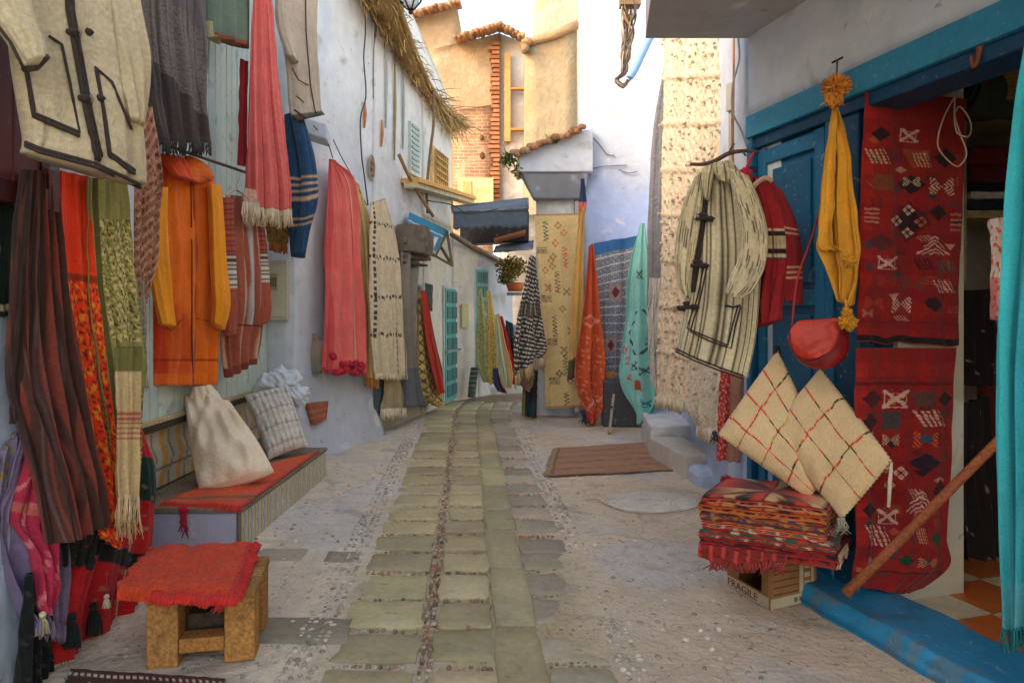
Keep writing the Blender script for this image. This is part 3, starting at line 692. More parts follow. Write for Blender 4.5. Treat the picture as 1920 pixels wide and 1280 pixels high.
b = B(); rbox(b, .64, .88, -.0, .22, .05, 2.53, (18, 72, 100)); rbox(b, .66, .72, -.02, 0, .05, 2.53, BM)
mk('door_jamb', b, M_paintw, shop, bevel=.008)
b = B(); rbox(b, 3.0, 3.15, -.02, .2, .05, 2.53, BM); mk('door_jamb', b, M_paintw, shop, bevel=.008)
b = B(); rbox(b, -.0, .05, -.04, .1, 0.05, 2.6, BM); mk('door_jamb', b, M_paintw, shop, bevel=.008)
lf = B(); rbox(lf, .05, .64, .03, .07, .08, 2.53, BM)
leaf = mk('door', lf, M_paintw, shop, bevel=.004)
b = B()
for (s0, s1) in ((.06, .13), (.56, .635)): rbox(b, s0, s1, .0, .03, .08, 2.52, (28, 100, 134))
for z in (.08, .75, 1.55, 2.42): rbox(b, .13, .56, .002, .03, z, z+.09, (30, 102, 136))
for (z0, z1) in ((.2, .72), (.88, 1.5), (1.68, 2.38)): rbox(b, .18, .51, .015, .03, z0, z1, (22, 88, 120))
mk('door_panel', b, M_paintw, leaf, bevel=.006)
b = B(); nu, nv = 260, 40
U, Vv = np.meshgrid(np.linspace(0, 1, nu), np.linspace(0, 1, nv))
tt = -.22+Vv*.42; zz = .015+.09*np.clip((tt+.22)/.035, 0, 1)**.5*np.clip((.2-tt)/.03, 0, 1)**.3
Pg = C0+E_*((.25+U*3.0)[..., None])+Nn*(tt+.012*nz(U*6, Vv*0, 3, 6, 2))[..., None]+V3(0, 0, 1)*(zz+.006*nz(U*5, Vv, 5, 6, 2))[..., None]
k = K(U, Vv, (40, 122, 158), .08, 3); k.on(nz(U*26, Vv*4, 8, 9, 2.5) > .75, (70, 132, 156), .6); k.on(nz(U*60, Vv*3, 18, 9, 3) > 1.05, (150, 168, 172), .7); k.on((Vv < .2) & (nz(U*20, Vv, 4, 8, 3) > .1), (96, 110, 112), .6)
b.sheet(Pg, k.c, (0, 0, 1), .09); mk('threshold', b, M_paintw, shop)
# inside of the shop
b = B()
for i in range(14):
    for j in range(16):
        s0 = -.3+i*.36; t0 = .2+j*.36
        c = (196, 186, 150) if (i+j) % 2 else (186, 98, 44)
        rbox(b, s0+.003, s0+.357, t0+.003, t0+.357, -.02, .03, c)
mk('tiled_floor', b, M_tile, shop)
b = B(); rbox(b, -.7, 4.6, 4.6, 4.8, 0, 3.1, (170, 160, 140)); rbox(b, -.7, -.5, .3, 4.6, 0, 3.1, (178, 168, 150)); rbox(b, 4.4, 4.6, .3, 4.6, 0, 3.1, (170, 160, 146)); rbox(b, -.7, 4.6, .28, 4.8, 3.0, 3.2, (176, 170, 150))
rbox(b, -.5, .83, .26, .30, 0, 3.0, (170, 160, 144)); rbox(b, 3.1, 4.6, .29, .33, 0, 3.0, (170, 160, 144)); mk('inner_wall', b, M_plast, shop)
b = B()   # shallow brown vault over the doorway
for i in range(12):
    a0 = i/12; s0 = .9+a0*2.1
    z = 2.62+.38*math.sin(pi*min(1, (a0+.05)))**.6
    rbox(b, s0, s0+.18, .24, .42, z, 3.0, (150, 124, 98))
mk('inner_arch', b, M_plast, shop)
b = B(); rbox(b, .84, .90, .225, .66, .03, 2.7, (186, 176, 150)); 
mk('partition', b, M_plast, shop)

# ================================================================== HANGING THINGS, LEFT SIDE
def fringe(parent, Pg, L, n, col, r=.003, seed=0, u0=0, u1=1, name='fringe', jit=.25):
    b = B(); row = Pg[-1]; k = row.shape[0]; i0 = int(u0*(k-1)); i1 = max(i0+1, int(u1*(k-1))); row = row[i0:i1+1]
    m = len(row)-1; per = max(1, round(n/m*1.0))
    for i in range(m): b.strands(row[i], row[i+1], L, per, alb(col), r, seed*1000+i, jit=jit)
    return mk(name, b, M_fab, parent)
def hang(name, label, cat, rows, DL, DR, colf, m=None, group=None, frg=None, th=.006, body='cloth', root=True, **kw):
    Pg, U, Vv, N = cloth(rows, DL, DR, **kw)
    c = colf(U, Vv); c = c.c if isinstance(c, K) else c
    b = B(); b.sheet(Pg, c, N, th)
    if frg is None:
        o = mk(name, b, m or M_fab, label=label, cat=cat, group=group); return o, Pg
    q = Pg[0].mean(0); t = thing(name, label, cat, (q[0], q[1], Pg[..., 2].min()), group)
    mk(body, b, m or M_fab, t); fringe(t, Pg, *frg); return t, Pg

# -- cream hooded jacket with brown braid
t = thing('wool_jacket', 'large cream wool jacket with dark brown braid outlining its pockets, top left', 'jacket', P(150, 345, 2.8))
D0, D1 = 2.5, 3.0
cream = lambda U, Vv: K(U, Vv, (196, 178, 142), .07, 4)
rows = [(40, -230, 190, -250), (18, -120, 215, -140), (12, 0, 232, -10), (22, 100, 246, 110), (40, 200, 258, 220), (50, 262, 264, 300), (46, 285, 264, 348)]
Pg, U, Vv, N = sack(rows, D0, D1, thick=.13, fold=(.006, .02, 3), seed=11, ring=90, nv=120, wr=.006, taper=(.8, 1.2))
b = B(); b.grid(Pg, cream(U, Vv).c, closed=True, caps=True); mk('body', b, M_wool, t); BODY = Pg
rows = [(150, -150, 235, -150), (172, -20, 258, 0), (195, 60, 276, 90), (214, 130, 279, 150), (236, 190, 272, 205), (244, 222, 266, 238)]
Pg, U, Vv, N = sack(rows, 2.86, 2.98, thick=.12, fold=(.005, .014, 3), seed=12, wr=.008, taper=(1, .6)); SL = Pg
b = B(); b.grid(Pg, cream(U, Vv).c, closed=True, caps=True); mk('sleeve', b, M_wool, t)
rows = [(-120, -190, 30, -190), (-70, -60, 45, -60), (-30, 20, 62, 20), (18, 90, 82, 75), (44, 130, 88, 108)]
Pg, U, Vv, N = sack(rows, 2.38, 2.42, thick=.12, fold=(.005, .014, 3), seed=13, wr=.008, taper=(1, .6)); SR = Pg
b = B(); b.grid(Pg, cream(U, Vv).c, closed=True, caps=True); mk('sleeve', b, M_wool, t)
b = B(); br = alb((62, 50, 42))
for off in (-5, 0, 5): trim(b, BODY, [(126+off, -90), (132+off, 20), (150+off, 120), (166+off, 210), (186+off, 300)], .009, br)
for pl in ([(92, 68), (116, 84), (130, 150), (149, 250)], [(178, 126), (210, 154), (247, 242)]):
    trim(b, BODY, pl, .006, br)
for pl in ([(50, 132), (64, 216), (149, 252)], [(180, 130), (196, 220), (206, 290), (252, 322)], [(48, 270), (75, 282), (180, 310), (264, 350)]):
    for off in (-3, 3): trim(b, BODY, [(x, y+off) for x, y in pl], .008, br)
trim(b, SR, [(45, 130), (66, 128), (88, 106)], .012, br)
trim(b, SR, [(-10, 40), (20, 80), (44, 128)], .006, br)
mk('braid', b, M_wool, t)
b = B()
for (x, y) in ((150, 60), (172, 184)):
    b = B()
    for s_ in (-1, 1):
        q = P(x+s_*14, y, ondepth(BODY, x+s_*14, y)-.012); b.blob(q, (.024, .01, .014), br, .2)
    b.tube([P(x-2, y-6, ondepth(BODY, x, y)-.02), P(x+1, y, ondepth(BODY, x, y)-.028), P(x-1, y+12, ondepth(BODY, x, y)-.02)], .006, alb((150, 130, 110)), seg=6); mk('toggle', b, M_wool, t)

# -- long brown striped scarf
def c_brown(U, Vv):
    k = K(U, Vv, (72, 42, 32), .12, 2); a = fr_(U*17+.3*np.sin(U*40)); k.on(a < .3, (120, 52, 38)); k.on((a > .5) & (a < .6), (96, 70, 66)); k.on(fr_(U*5.3) < .12, (48, 26, 20)); return k
hang('long_scarf', 'very long dark brown scarf with narrow rust stripes below the cream jacket', 'scarf',
     [(46, 318, 100, 322), (34, 420, 112, 420), (26, 560, 124, 560), (24, 700, 146, 680), (50, 820, 168, 820), (78, 920, 186, 900), (98, 1022, 194, 985)], 2.62, 2.95, c_brown,
     fold=(.022, .05, 5.5), seed=21, nu=110, nv=120)
hang('short_scarf', 'short near-black brown scarf end hanging at the outer edge of the long striped scarf', 'scarf',
     [(46, 322, 72, 322), (36, 420, 80, 420), (26, 520, 84, 520), (22, 660, 78, 660), (22, 790, 76, 806)], 2.62, 2.8, lambda U, Vv: K(U, Vv, (50, 32, 24), .12, 3).on(fr_(U*6) < .2, (74, 40, 30)),
     fold=(.015, .035, 3), seed=22, nu=60, nv=80)
# -- orange scarf, plain above and patterned below
def c_orange(U, Vv):
    k = K(U, Vv, (228, 62, 22), .06, 5); n1 = nz(U*8, Vv*26, 31, 8, 2.2); n2 = nz(U*10, Vv*32, 33, 8, 2.4); low = (Vv > .28)
    k.on((n1 > .25) & low, (224, 134, 34)); k.on((n2 > .35) & low, (120, 30, 16)); k.on((n1 < -.7) & low, (70, 62, 20)); k.on((Vv > .275) & (Vv < .29), (150, 50, 20)); return k
hang('patterned_scarf', 'bright orange-red scarf turning to a dense floral print lower down', 'scarf',
     [(104, 318, 162, 330), (106, 420, 170, 420), (110, 500, 176, 510), (125, 640, 190, 640), (150, 780, 205, 770), (168, 900, 226, 890), (190, 1000, 222, 1030)], 2.95, 3.15, c_orange,
     fold=(.012, .03, 2.6), seed=23, nu=80, nv=150, m=M_knit)
def c_olive(U, Vv):
    k = K(U, Vv, (140, 132, 72), .08, 6); n1 = nz(U*9, Vv*30, 41, 8, 2.4); n2 = nz(U*12, Vv*34, 43, 8, 2.6); pz = (U > .28) & (Vv > .12) & ((Vv < .5) | (Vv > .66))
    k.on((n1 > .1) & pz, (196, 176, 112)); k.on((n2 > .35) & pz, (70, 62, 28)); k.on((U > .2) & (U < .27), (84, 78, 34)); k.on((Vv > .68) & (fr_(Vv*60) < .3), (94, 96, 40)); return k
hang('floral_scarf', 'olive green scarf with raised yellow flowers hanging next to the orange one', 'scarf',
     [(158, 330, 238, 345), (160, 440, 246, 440), (168, 560, 256, 560), (182, 680, 268, 680), (200, 800, 258, 800), (206, 900, 250, 900), (204, 940, 242, 945)], 3.1, 3.35, c_olive,
     fold=(.014, .035, 2.8), seed=24, nu=90, nv=170, frg=(.14, 90, (150, 140, 70), .003, 2), m=M_fab)
def c_tanS(U, Vv):
    k = K(U, Vv, (198, 172, 122), .07, 7); m = (Vv > .42) & (Vv < .62); k.on(m & (fr_(Vv*30) < .5), (176, 92, 70)); k.on((Vv < .16), (110, 104, 50)); return k
hang('fringed_scarf', 'pale tan scarf end with faded red band and long fringe over the olive scarf', 'scarf',
     [(214, 650, 266, 650), (218, 760, 262, 760), (218, 860, 258, 860), (220, 930, 256, 935)], 3.0, 3.16, c_tanS,
     fold=(.008, .018, 2), seed=25, nu=60, nv=90, frg=(.17, 80, (206, 182, 136), .003, 3))
# -- pinkish brown shawl
def c_pinkb(U, Vv):
    k = K(U, Vv, (168, 112, 84), .12, 8); k.on(nz(U*14, Vv*22, 51, 9, 2.5) > .3, (96, 58, 42)); k.on(fr_((U+Vv*2)*9) < .25, (206, 168, 140)); return k
hang('paisley_shawl', 'pinkish brown patterned shawl between the olive scarf and the orange robe', 'shawl',
     [(250, 190, 282, 200), (246, 280, 300, 320), (240, 380, 296, 400), (240, 460, 292, 480), (246, 560, 272, 570)], 3.75, 3.95, c_pinkb, fold=(.02, .04, 2.6), seed=26, nu=60, nv=110, m=M_wool)
hang('grey_shawl', 'thin grey and cream fringed shawl edge showing right of the olive scarf', 'shawl',
     [(240, 520, 272, 520), (244, 600, 276, 600), (248, 690, 276, 690)], 3.7, 3.85, lambda U, Vv: K(U, Vv, (150, 140, 116), .2, 8).on(nz(U*8, Vv*20, 5, 8, 2) > .4, (80, 74, 52)), fold=(.012, .03, 2), seed=27, nu=40, nv=60, frg=(.12, 40, (170, 160, 130), .003, 4))
# -- dark green garment at far left edge
hang('dark_garment', 'black and dark green garment at the left edge with a thin braided band', 'garment',
     [(-60, 330, 40, 330), (-60, 440, 40, 430), (-50, 600, 24, 590)], 2.52, 2.75, lambda U, Vv: K(U, Vv, (22, 34, 26), .2, 9).sh(.92, .96, (170, 150, 120)), fold=(.02, .03, 3), seed=28)
# -- lilac and magenta scarves, lower left
hang('lilac_scarf', 'washed lilac scarf in loose folds at the lower left corner', 'scarf',
     [(44, 800, 120, 806), (16, 880, 116, 880), (-6, 960, 128, 960), (4, 1060, 132, 1050), (24, 1120, 122, 1120), (56, 1166, 110, 1176)], 2.66, 2.93, lambda U, Vv: K(U, Vv, (122, 104, 132), .12, 10), fold=(.03, .06, 3.6), seed=29, nu=90, nv=100, m=M_knit,
     frg=(.06, 40, (120, 104, 128), .007, 5))
hang('blue_lilac_scarf', 'greyish lilac strip with a mustard pattern at the very left edge', 'scarf',
     [(-10, 860, 40, 800), (-30, 940, 34, 920), (-40, 1050, 10, 1060)], 2.6, 2.74, lambda U, Vv: K(U, Vv, (128, 116, 142), .1, 11).on((nz(U*7, Vv*10, 6, 8, 2) > .35) & (Vv < .35), (160, 140, 60)), fold=(.02, .04, 3), seed=30)
def c_mag(U, Vv):
    k = K(U, Vv, (182, 44, 74), .12, 12); k.on(fr_(U*2.2+Vv*3.2) < .12, (214, 120, 120)); k.on((U > .55) & (Vv < .5), (178, 88, 100), .7); k.on((Vv > .40) & (Vv < .46) & (U < .5), (196, 110, 90), .7); return k
t = thing('magenta_scarf', 'magenta pink scarf gathered to a point and ending in a cream tassel', 'scarf', P(80, 1180, 2.8))
Pg, U, Vv, N = sack([(66, 806, 96, 812), (40, 890, 108, 900), (18, 970, 112, 990), (56, 1030, 104, 1040), (66, 1090, 106, 1090), (70, 1130, 92, 1136), (78, 1150, 84, 1152)], 2.7, 2.8, thick=.05, fold=(.02, .03, 3), seed=31, nv=90)
b = B(); b.grid(Pg, c_mag(U, Vv).c, closed=True, caps=True); mk('cloth', b, M_fab, t)
b = B(); q = P(80, 1152, 2.68); b.blob(q, .013, alb((206, 190, 150)), .1)
for i in range(40):
    a = random.uniform(0, 2*pi); r = random.uniform(.004, .018); b.tube([q, q+V3(math.cos(a)*r, math.sin(a)*r, -.03), q+V3(math.cos(a)*r*1.5, math.sin(a)*r*1.5, -.075)], .0025, alb((210, 194, 150))*random.uniform(.7, 1), seg=4)
mk('tassel', b, M_fab, t)
# -- red and black tasselled rug reaching the ground by the pallet stool
def c_redrug(U, Vv):
    k = K(U, Vv, (172, 24, 28), .1, 13); k.on((Vv < .36) & (U > .35), (22, 52, 40)); k.on((Vv < .16) & (U > .55), (178, 28, 34)); k.on((U > .68) & (U < .70), (200, 150, 120))
    k.on((Vv > .58) & (Vv < .66) & (U > .1) & (U < .8), (26, 24, 24)); k.on(nz(U*9, Vv*12, 4, 8, 2.2) > .8, (150, 120, 100), .6); return k
t, Pg = hang('tasselled_rug', 'red and black rug with green top band sweeping to the ground behind the pallet stool', 'rug',
     [(196, 760, 264, 800, .3, .1), (190, 850, 292, 880, .28, .1), (180, 940, 288, 980, .22, .06), (140, 1040, 280, 1080, .06, 0), (112, 1130, 270, 1130, 0, 0), (100, 1250, 262, 1158, 0, 0)], 2.88, 3.6, c_redrug, fold=(.02, .04, 3), seed=32, nu=90, nv=120, m=M_wool,
     frg=(.05, 90, (200, 186, 160), .004, 6))
for (x, y) in ((136, 1170), (176, 1150)):
    b = B(); D = ondepth(Pg, x, y)-.03; q = P(x, y-14, D); b.blob(q, .018, alb((20, 32, 24)), .1)
    for i in range(70):
        a = random.uniform(0, 2*pi); r = random.uniform(.004, .03); b.tube([q, q+V3(math.cos(a)*r, math.sin(a)*r*.6, -.05), q+V3(math.cos(a)*r*1.4, math.sin(a)*r*.8, -.13)], .003, alb((22, 34, 26))*random.uniform(.7, 1.3), seg=4)
    mk('tassel', b, M_fab, t)
for (x, y) in ((200, 1118),):
    b = B(); D = ondepth(Pg, x, y)-.03; q = P(x, y, D); b.blob(q, .012, alb((210, 200, 170)), .1); b.tube([q+V3(0, 0, .12), q], .003, alb((190, 60, 50)), seg=5)
    for i in range(40):
        a = random.uniform(0, 2*pi); r = random.uniform(.003, .012); b.tube([q, q+V3(math.cos(a)*r, math.sin(a)*r, -.02), q+V3(math.cos(a)*r*1.5, math.sin(a)*r*1.5, -.05)], .0025, alb((214, 204, 176)), seg=4)
    mk('tassel', b, M_fab, t)
hang('black_skirt', 'black and bottle green cloth hanging below the lilac scarf to the floor', 'cloth',
     [(40, 1080, 110, 1060), (36, 1160, 98, 1160), (34, 1240, 90, 1250), (36, 1300, 80, 1310)], 2.62, 2.86, lambda U, Vv: K(U, Vv, (18, 20, 18), .2, 14).on(nz(U*6, Vv*9, 3, 8, 2) > .6, (60, 60, 48), .7), fold=(.03, .04, 3), seed=33, m=M_wool)
hang('dark_drape', 'dark bottle green drape hanging between the long scarf and the red rug', 'cloth',
     [(110, 950, 190, 950), (112, 1010, 180, 1020), (116, 1060, 160, 1064)], 2.85, 3.0, lambda U, Vv: K(U, Vv, (26, 30, 22), .2, 14).on(nz(U*6, Vv*9, 3, 8, 2) > .7, (130, 36, 30), .8), fold=(.02, .04, 3), seed=34, m=M_fab)

# -- rod and cords over the shop front
b = B(); b.tube([P(286, 262, 4.6), P(345, 284, 4.75), P(480, 330, 6.0)], .012, alb((74, 64, 50)), seg=8)
mk('clothes_rod', b, M_metal, label='thin dark rod running along the plank front above the orange robe', cat='rod')
# -- dark fringed shawl
def c_dark(U, Vv):
    k = K(U, Vv, (66, 54, 48), .1, 15); tx = nz(U*22, Vv*30, 3, 9, 3); up = (Vv+U*-.45 < .45); k.on(up, (112, 100, 92), .9); k.on(up & (tx > .2), (88, 74, 60)); k.on(Vv-.45*U < -.02, (90, 80, 78)); k.on(fr_(U*14) < .15, (46, 38, 34), .6); k.on(U < .1, (40, 42, 32)); return k
hang('dark_shawl', 'charcoal and grey shawl with short fringe hanging high beside the cream jacket', 'shawl',
     [(234, -60, 382, -80), (244, 60, 384, 40), (262, 160, 388, 160), (284, 262, 392, 270)], 4.25, 5.05, c_dark, fold=(.02, .04, 4), seed=35, nu=110, nv=120, frg=(.09, 180, (52, 48, 40), .004, 7), m=M_wool)
# -- orange hooded robe
t = thing('hooded_robe', 'bright orange hooded robe with amber sleeves hanging on the plank wall', 'robe', P(350, 725, 5.1))
def c_rob(U, Vv):
    k = K(U, Vv, (218, 104, 16), .06, 16); red = np.clip((Vv-.45)*2.2, 0, 1)*np.clip(1-abs(U-.25)*2.2, 0, 1); k.on(U < .14, (196, 54, 20)); k.on(red > .4, (196, 64, 22), .55)
    k.on((U > .52) & (U < .535), (120, 44, 10)); k.on((Vv > .885) & (Vv < .893), (140, 44, 14)); k.on(Vv > .95, (222, 110, 20), .6); return k
Pg, U, Vv, N = sack([(318, 290, 362, 300), (302, 304, 386, 322), (290, 340, 406, 360), (290, 480, 410, 480), (288, 600, 408, 600), (284, 690, 404, 690), (288, 722, 400, 722)], 4.75, 5.5, thick=.11, fold=(.012, .04, 4.3), seed=36, ring=110, nv=130, taper=(.6, 1)); BR = Pg
b = B(); b.grid(Pg, c_rob(U, Vv).c, closed=True, caps=True); mk('body', b, M_knit, t)
amb = lambda U, Vv: K(U, Vv, (226, 142, 26), .06, 17).on(fr_(U*2) < .04, (180, 100, 16)).c
Pg, U, Vv, N = sack([(286, 350, 312, 352), (278, 420, 312, 420), (277, 480, 316, 480), (290, 560, 322, 560), (302, 608, 326, 612)], 4.55, 4.7, thick=.07, fold=(.006, .014, 2), seed=37)
b = B(); b.grid(Pg, amb(U, Vv), closed=True, caps=True); mk('sleeve', b, M_knit, t)
Pg, U, Vv, N = sack([(392, 345, 410, 350), (396, 420, 414, 420), (398, 500, 420, 500), (402, 570, 426, 572), (400, 606, 414, 620)], 5.2, 5.35, thick=.08, fold=(.006, .014, 2), seed=38)
b = B(); b.grid(Pg, amb(U, Vv), closed=True, caps=True); mk('sleeve', b, M_knit, t)
Pg, U, Vv, N = sack([(298, 288, 342, 298), (308, 302, 352, 318), (330, 330, 356, 340)], 4.72, 4.95, thick=.1, fold=(.005, .01, 2), seed=39); b = B(); b.grid(Pg, alb((198, 66, 22)), closed=True, caps=True)
Pg, U, Vv, N = sack([(352, 292, 392, 322), (350, 310, 396, 338), (352, 338, 372, 346)], 4.95, 5.3, thick=.1, fold=(.005, .01, 2), seed=40); b.grid(Pg, alb((214, 100, 24)), closed=True, caps=True); mk('hood', b, M_knit, t)
b = B(); trim(b, BR, [(358, 330), (360, 480), (360, 640), (362, 720)], .005, alb((96, 36, 10))); trim(b, BR, [(300, 606), (322, 620), (344, 596)], .004, alb((150, 60, 12))); trim(b, BR, [(364, 596), (398, 604)], .004, alb((150, 60, 12))); mk('seam', b, M_fab, t)
# -- hanger and striped poncho
def hanger(col, A, Bq, top, r=.008):
    b = B(); A, Bq, top = map(np.asarray, (A, Bq, top)); m = (A+Bq)/2+V3(0, 0, .06)
    b.tube([A, (A+m)/2+V3(0, 0, .01), m, (Bq+m)/2+V3(0, 0, .01), Bq], r, alb(col), seg=6); b.tube([m, m+V3(0, 0, .05), (m+top)/2+V3(.02, 0, 0), top+V3(.02, 0, -.02), top], r*.6, alb(col), seg=6); return b
mk('clothes_hanger', hanger((196, 190, 160), P(424, 366, 5.5), P(462, 372, 5.9), P(446, 316, 5.7)), M_smooth, label='cream wire hanger hooked on the rod above the striped poncho', cat='hanger')
def c_pon(U, Vv):
    k = K(U, Vv, (150, 78, 58), .1, 18); a = fr_(U*9); k.on(a < .14, (190, 160, 132)); k.on((a > .3) & (a < .36), (108, 40, 32)); k.on((U > .52) & (U < .62) & (Vv < .75), (170, 168, 164)); k.on((Vv > .74) & (Vv < .752), (80, 30, 26)); k.on(Vv > .96, (120, 56, 40)); return k
def c_slv(U, Vv):
    k = K(U, Vv, (156, 78, 58), .1, 19); m = (Vv > .42) & (Vv < .66); k.on(m, (84, 44, 48)); k.on(m & (fr_(Vv*28) < .5), (208, 200, 180)); k.on((Vv < .42) & (fr_(Vv*26) < .3), (120, 40, 36)); return k
t = thing('striped_poncho', 'rust and white striped poncho with banded sleeves on a cream hanger', 'poncho', P(455, 700, 5.7))
Pg, U, Vv, N = sack([(428, 366, 470, 370), (420, 392, 484, 396), (424, 460, 488, 460), (426, 560, 492, 560), (416, 640, 486, 640), (424, 708, 476, 676)], 5.5, 5.95, thick=.09, fold=(.01, .04, 4), seed=41, ring=90, nv=110)
b = B(); b.grid(Pg, c_pon(U, Vv).c, closed=True, caps=True); mk('body', b, M_wool, t)
for rows, d in (([(414, 372, 434, 370), (414, 430, 436, 430), (416, 520, 438, 520), (422, 590, 440, 585), (424, 630, 438, 624)], 5.4), ([(468, 380, 486, 384), (476, 450, 494, 450), (478, 520, 500, 520), (482, 580, 504, 575), (484, 612, 500, 596)], 5.85)):
    Pg, U, Vv, N = sack(rows, d, d+.12, thick=.1, fold=(.005, .012, 2), seed=int(d*10)); b = B(); b.grid(Pg, c_slv(U, Vv).c, closed=True, caps=True); mk('sleeve', b, M_wool, t)
# -- grey green garment, pink shawl
t = thing('green_tunic', 'grey-green tunic hem with a brown border hanging at the top of the picture', 'tunic', P(425, 85, 5.4))
Pg, U, Vv, N = sack([(384, -140, 462, -140), (384, -30, 464, -40), (388, 50, 466, 70), (384, 66, 466, 92)], 5.2, 5.75, thick=.12, fold=(.01, .03, 3), seed=42)
b = B(); b.grid(Pg, K(U, Vv, (92, 104, 86), .1, 20).on(Vv > .965, (120, 66, 36)).on((U > .52) & (U < .545), (50, 58, 46)).c, closed=True, caps=True); mk('body', b, M_knit, t)
Pg, U, Vv, N = sack([(384, 40, 396, 42), (386, 70, 400, 74), (404, 66, 412, 84)], 5.15, 5.2, thick=.05, seed=43); b = B(); b.grid(Pg, alb((160, 150, 110)), closed=True, caps=True); mk('sash', b, M_fab, t)
hang('pink_shawl', 'salmon pink shawl widening downward to a thick cream fringe above the blue jacket sleeve', 'shawl',
     [(478, -80, 498, -80), (470, 40, 512, 30), (466, 150, 522, 150), (462, 260, 534, 260), (460, 340, 544, 340), (458, 392, 548, 396)], 5.62, 5.85, lambda U, Vv: K(U, Vv, (208, 104, 94), .06, 21).on(U < .2, (186, 84, 76)).on((U > .45) & (Vv > .3) & (nz(U*16, Vv*20, 3, 8, 3) > .5), (190, 66, 66), .7).on((U > .22) & (U < .25), (226, 120, 100)),
     fold=(.015, .05, 3.4), seed=44, nu=100, nv=110, frg=(.13, 170, (204, 184, 150), .0045, 8), m=M_knit)
hang('crimson_shawl', 'thin dark crimson shawl edge left of the salmon pink shawl', 'shawl',
     [(452, 110, 466, 116), (450, 220, 464, 220), (448, 310, 464, 312)], 5.75, 5.85, lambda U, Vv: K(U, Vv, (150, 38, 44), .1, 3), fold=(.01, .02, 2), seed=45, nu=30)
hang('cream_tassel_scarf', 'cream tasselled scarf end bunched under the left edge of the pink shawl', 'scarf',
     [(458, 352, 480, 356), (456, 380, 484, 384)], 5.55, 5.65, lambda U, Vv: K(U, Vv, (196, 160, 140), .1, 3), fold=(.01, .03, 3), seed=46, nu=30, nv=30, frg=(.16, 50, (196, 176, 148), .006, 9))
# -- beige jacket high up, blue jacket below
t = thing('beige_jacket', 'small beige jacket with dark piping hanging high on the corner above the blue one', 'jacket', P(570, 235, 6.3))
Pg, U, Vv, N = sack([(536, -120, 586, -120), (530, -40, 594, -40), (530, 60, 592, 60), (540, 140, 596, 140), (546, 210, 600, 205), (562, 226, 606, 216)], 6.2, 6.5, thick=.13, fold=(.008, .03, 3), seed=47, ring=80, nv=100); BJ = Pg
b = B(); b.grid(Pg, K(U, Vv, (176, 158, 138), .08, 22).on(Vv > .96, (90, 76, 62)).c, closed=True, caps=True); mk('body', b, M_knit, t)
Pg, U, Vv, N = sack([(524, -80, 544, -80), (518, 20, 544, 20), (524, 60, 552, 70), (540, 104, 556, 120)], 6.05, 6.15, thick=.1, fold=(.005, .012, 2), seed=48)
b = B(); b.grid(Pg, K(U, Vv, (180, 162, 142), .08, 22).c, closed=True, caps=True); mk('sleeve', b, M_knit, t)
b = B(); dk = alb((58, 46, 38)); trim(b, BJ, [(572, -60), (574, 60), (582, 160), (592, 214)], .006, dk); trim(b, BJ, [(548, 128), (560, 150), (578, 160)], .005, dk); trim(b, BJ, [(552, 206), (574, 222), (602, 212)], .008, dk); trim(b, BJ, [(556, 180), (570, 192)], .005, dk)
mk('piping', b, M_wool, t)
t = thing('blue_jacket', 'navy blue woven jacket with orange and cream stripe bands hanging by the house corner', 'jacket', P(560, 480, 6.4))
def c_nav(U, Vv):
    k = K(U, Vv, (34, 66, 96), .12, 23); m = ((Vv > .44) & (Vv < .62)) | ((Vv > .72) & (Vv < .82)); k.on(m & (fr_(Vv*22) < .42), (196, 158, 116)); k.on(nz(U*10, Vv*8, 3, 8, 2) > .8, (70, 104, 136), .6); return k
for nm, rows, d, sd in (('body', [(536, 214, 552, 210), (534, 280, 560, 290), (540, 360, 568, 360), (544, 430, 572, 430), (548, 480, 570, 484)], 6.35, 50), ('sleeve', [(548, 206, 560, 212), (560, 270, 580, 270), (568, 330, 592, 330), (568, 390, 592, 380), (560, 440, 576, 436), (556, 474, 568, 476)], 6.25, 51)):
    Pg, U, Vv, N = sack(rows, d, d+.1, thick=.12, fold=(.006, .015, 2), seed=sd); b = B(); b.grid(Pg, c_nav(U, Vv).c, closed=True, caps=True); mk(nm, b, M_wool, t)
hang('ochre_bag', 'small ochre embroidered bag with knotted hem under the pink shawl fringe', 'bag',
     [(502, 400, 544, 405), (500, 430, 544, 435), (506, 456, 540, 462)], 6.3, 6.45, lambda U, Vv: K(U, Vv, (134, 98, 44), .15, 5).on(nz(U*8, Vv*5, 3, 8, 2) > .5, (70, 48, 26)), fold=(.01, .03, 3), seed=52, frg=(.07, 60, (150, 84, 40), .007, 10))
# -- meter box on the house corner
t = thing('meter_box', 'cream painted meter box with worn stickers on the corner wall', 'box', P(522, 600, 6.97))
b = B(); b.box((-2.50, 6.88, P(0, 600, 6.9)[2]), (-2.27, 6.97, P(0, 488, 6.9)[2]), alb((176, 168, 146))); mk('housing', b, M_paintw, t, bevel=.006)
b = B(); b.box((-2.485, 6.868, P(0, 594, 6.87)[2]), (-2.29, 6.88, P(0, 496, 6.87)[2]), alb((184, 176, 152))); dd = mk('door', b, M_paintw, t, bevel=.005)
b = B(); b.box((-2.46, 6.863, P(0, 545, 6.87)[2]), (-2.36, 6.868, P(0, 512, 6.87)[2]), alb((150, 140, 112)));
for q in range(4): b.box((-2.45+.022*q, 6.859, P(0, 538, 6.87)[2]), (-2.44+.022*q, 6.864, P(0, 520, 6.87)[2]), alb((70, 62, 50)))
mk('sticker', b, M_smooth, dd)

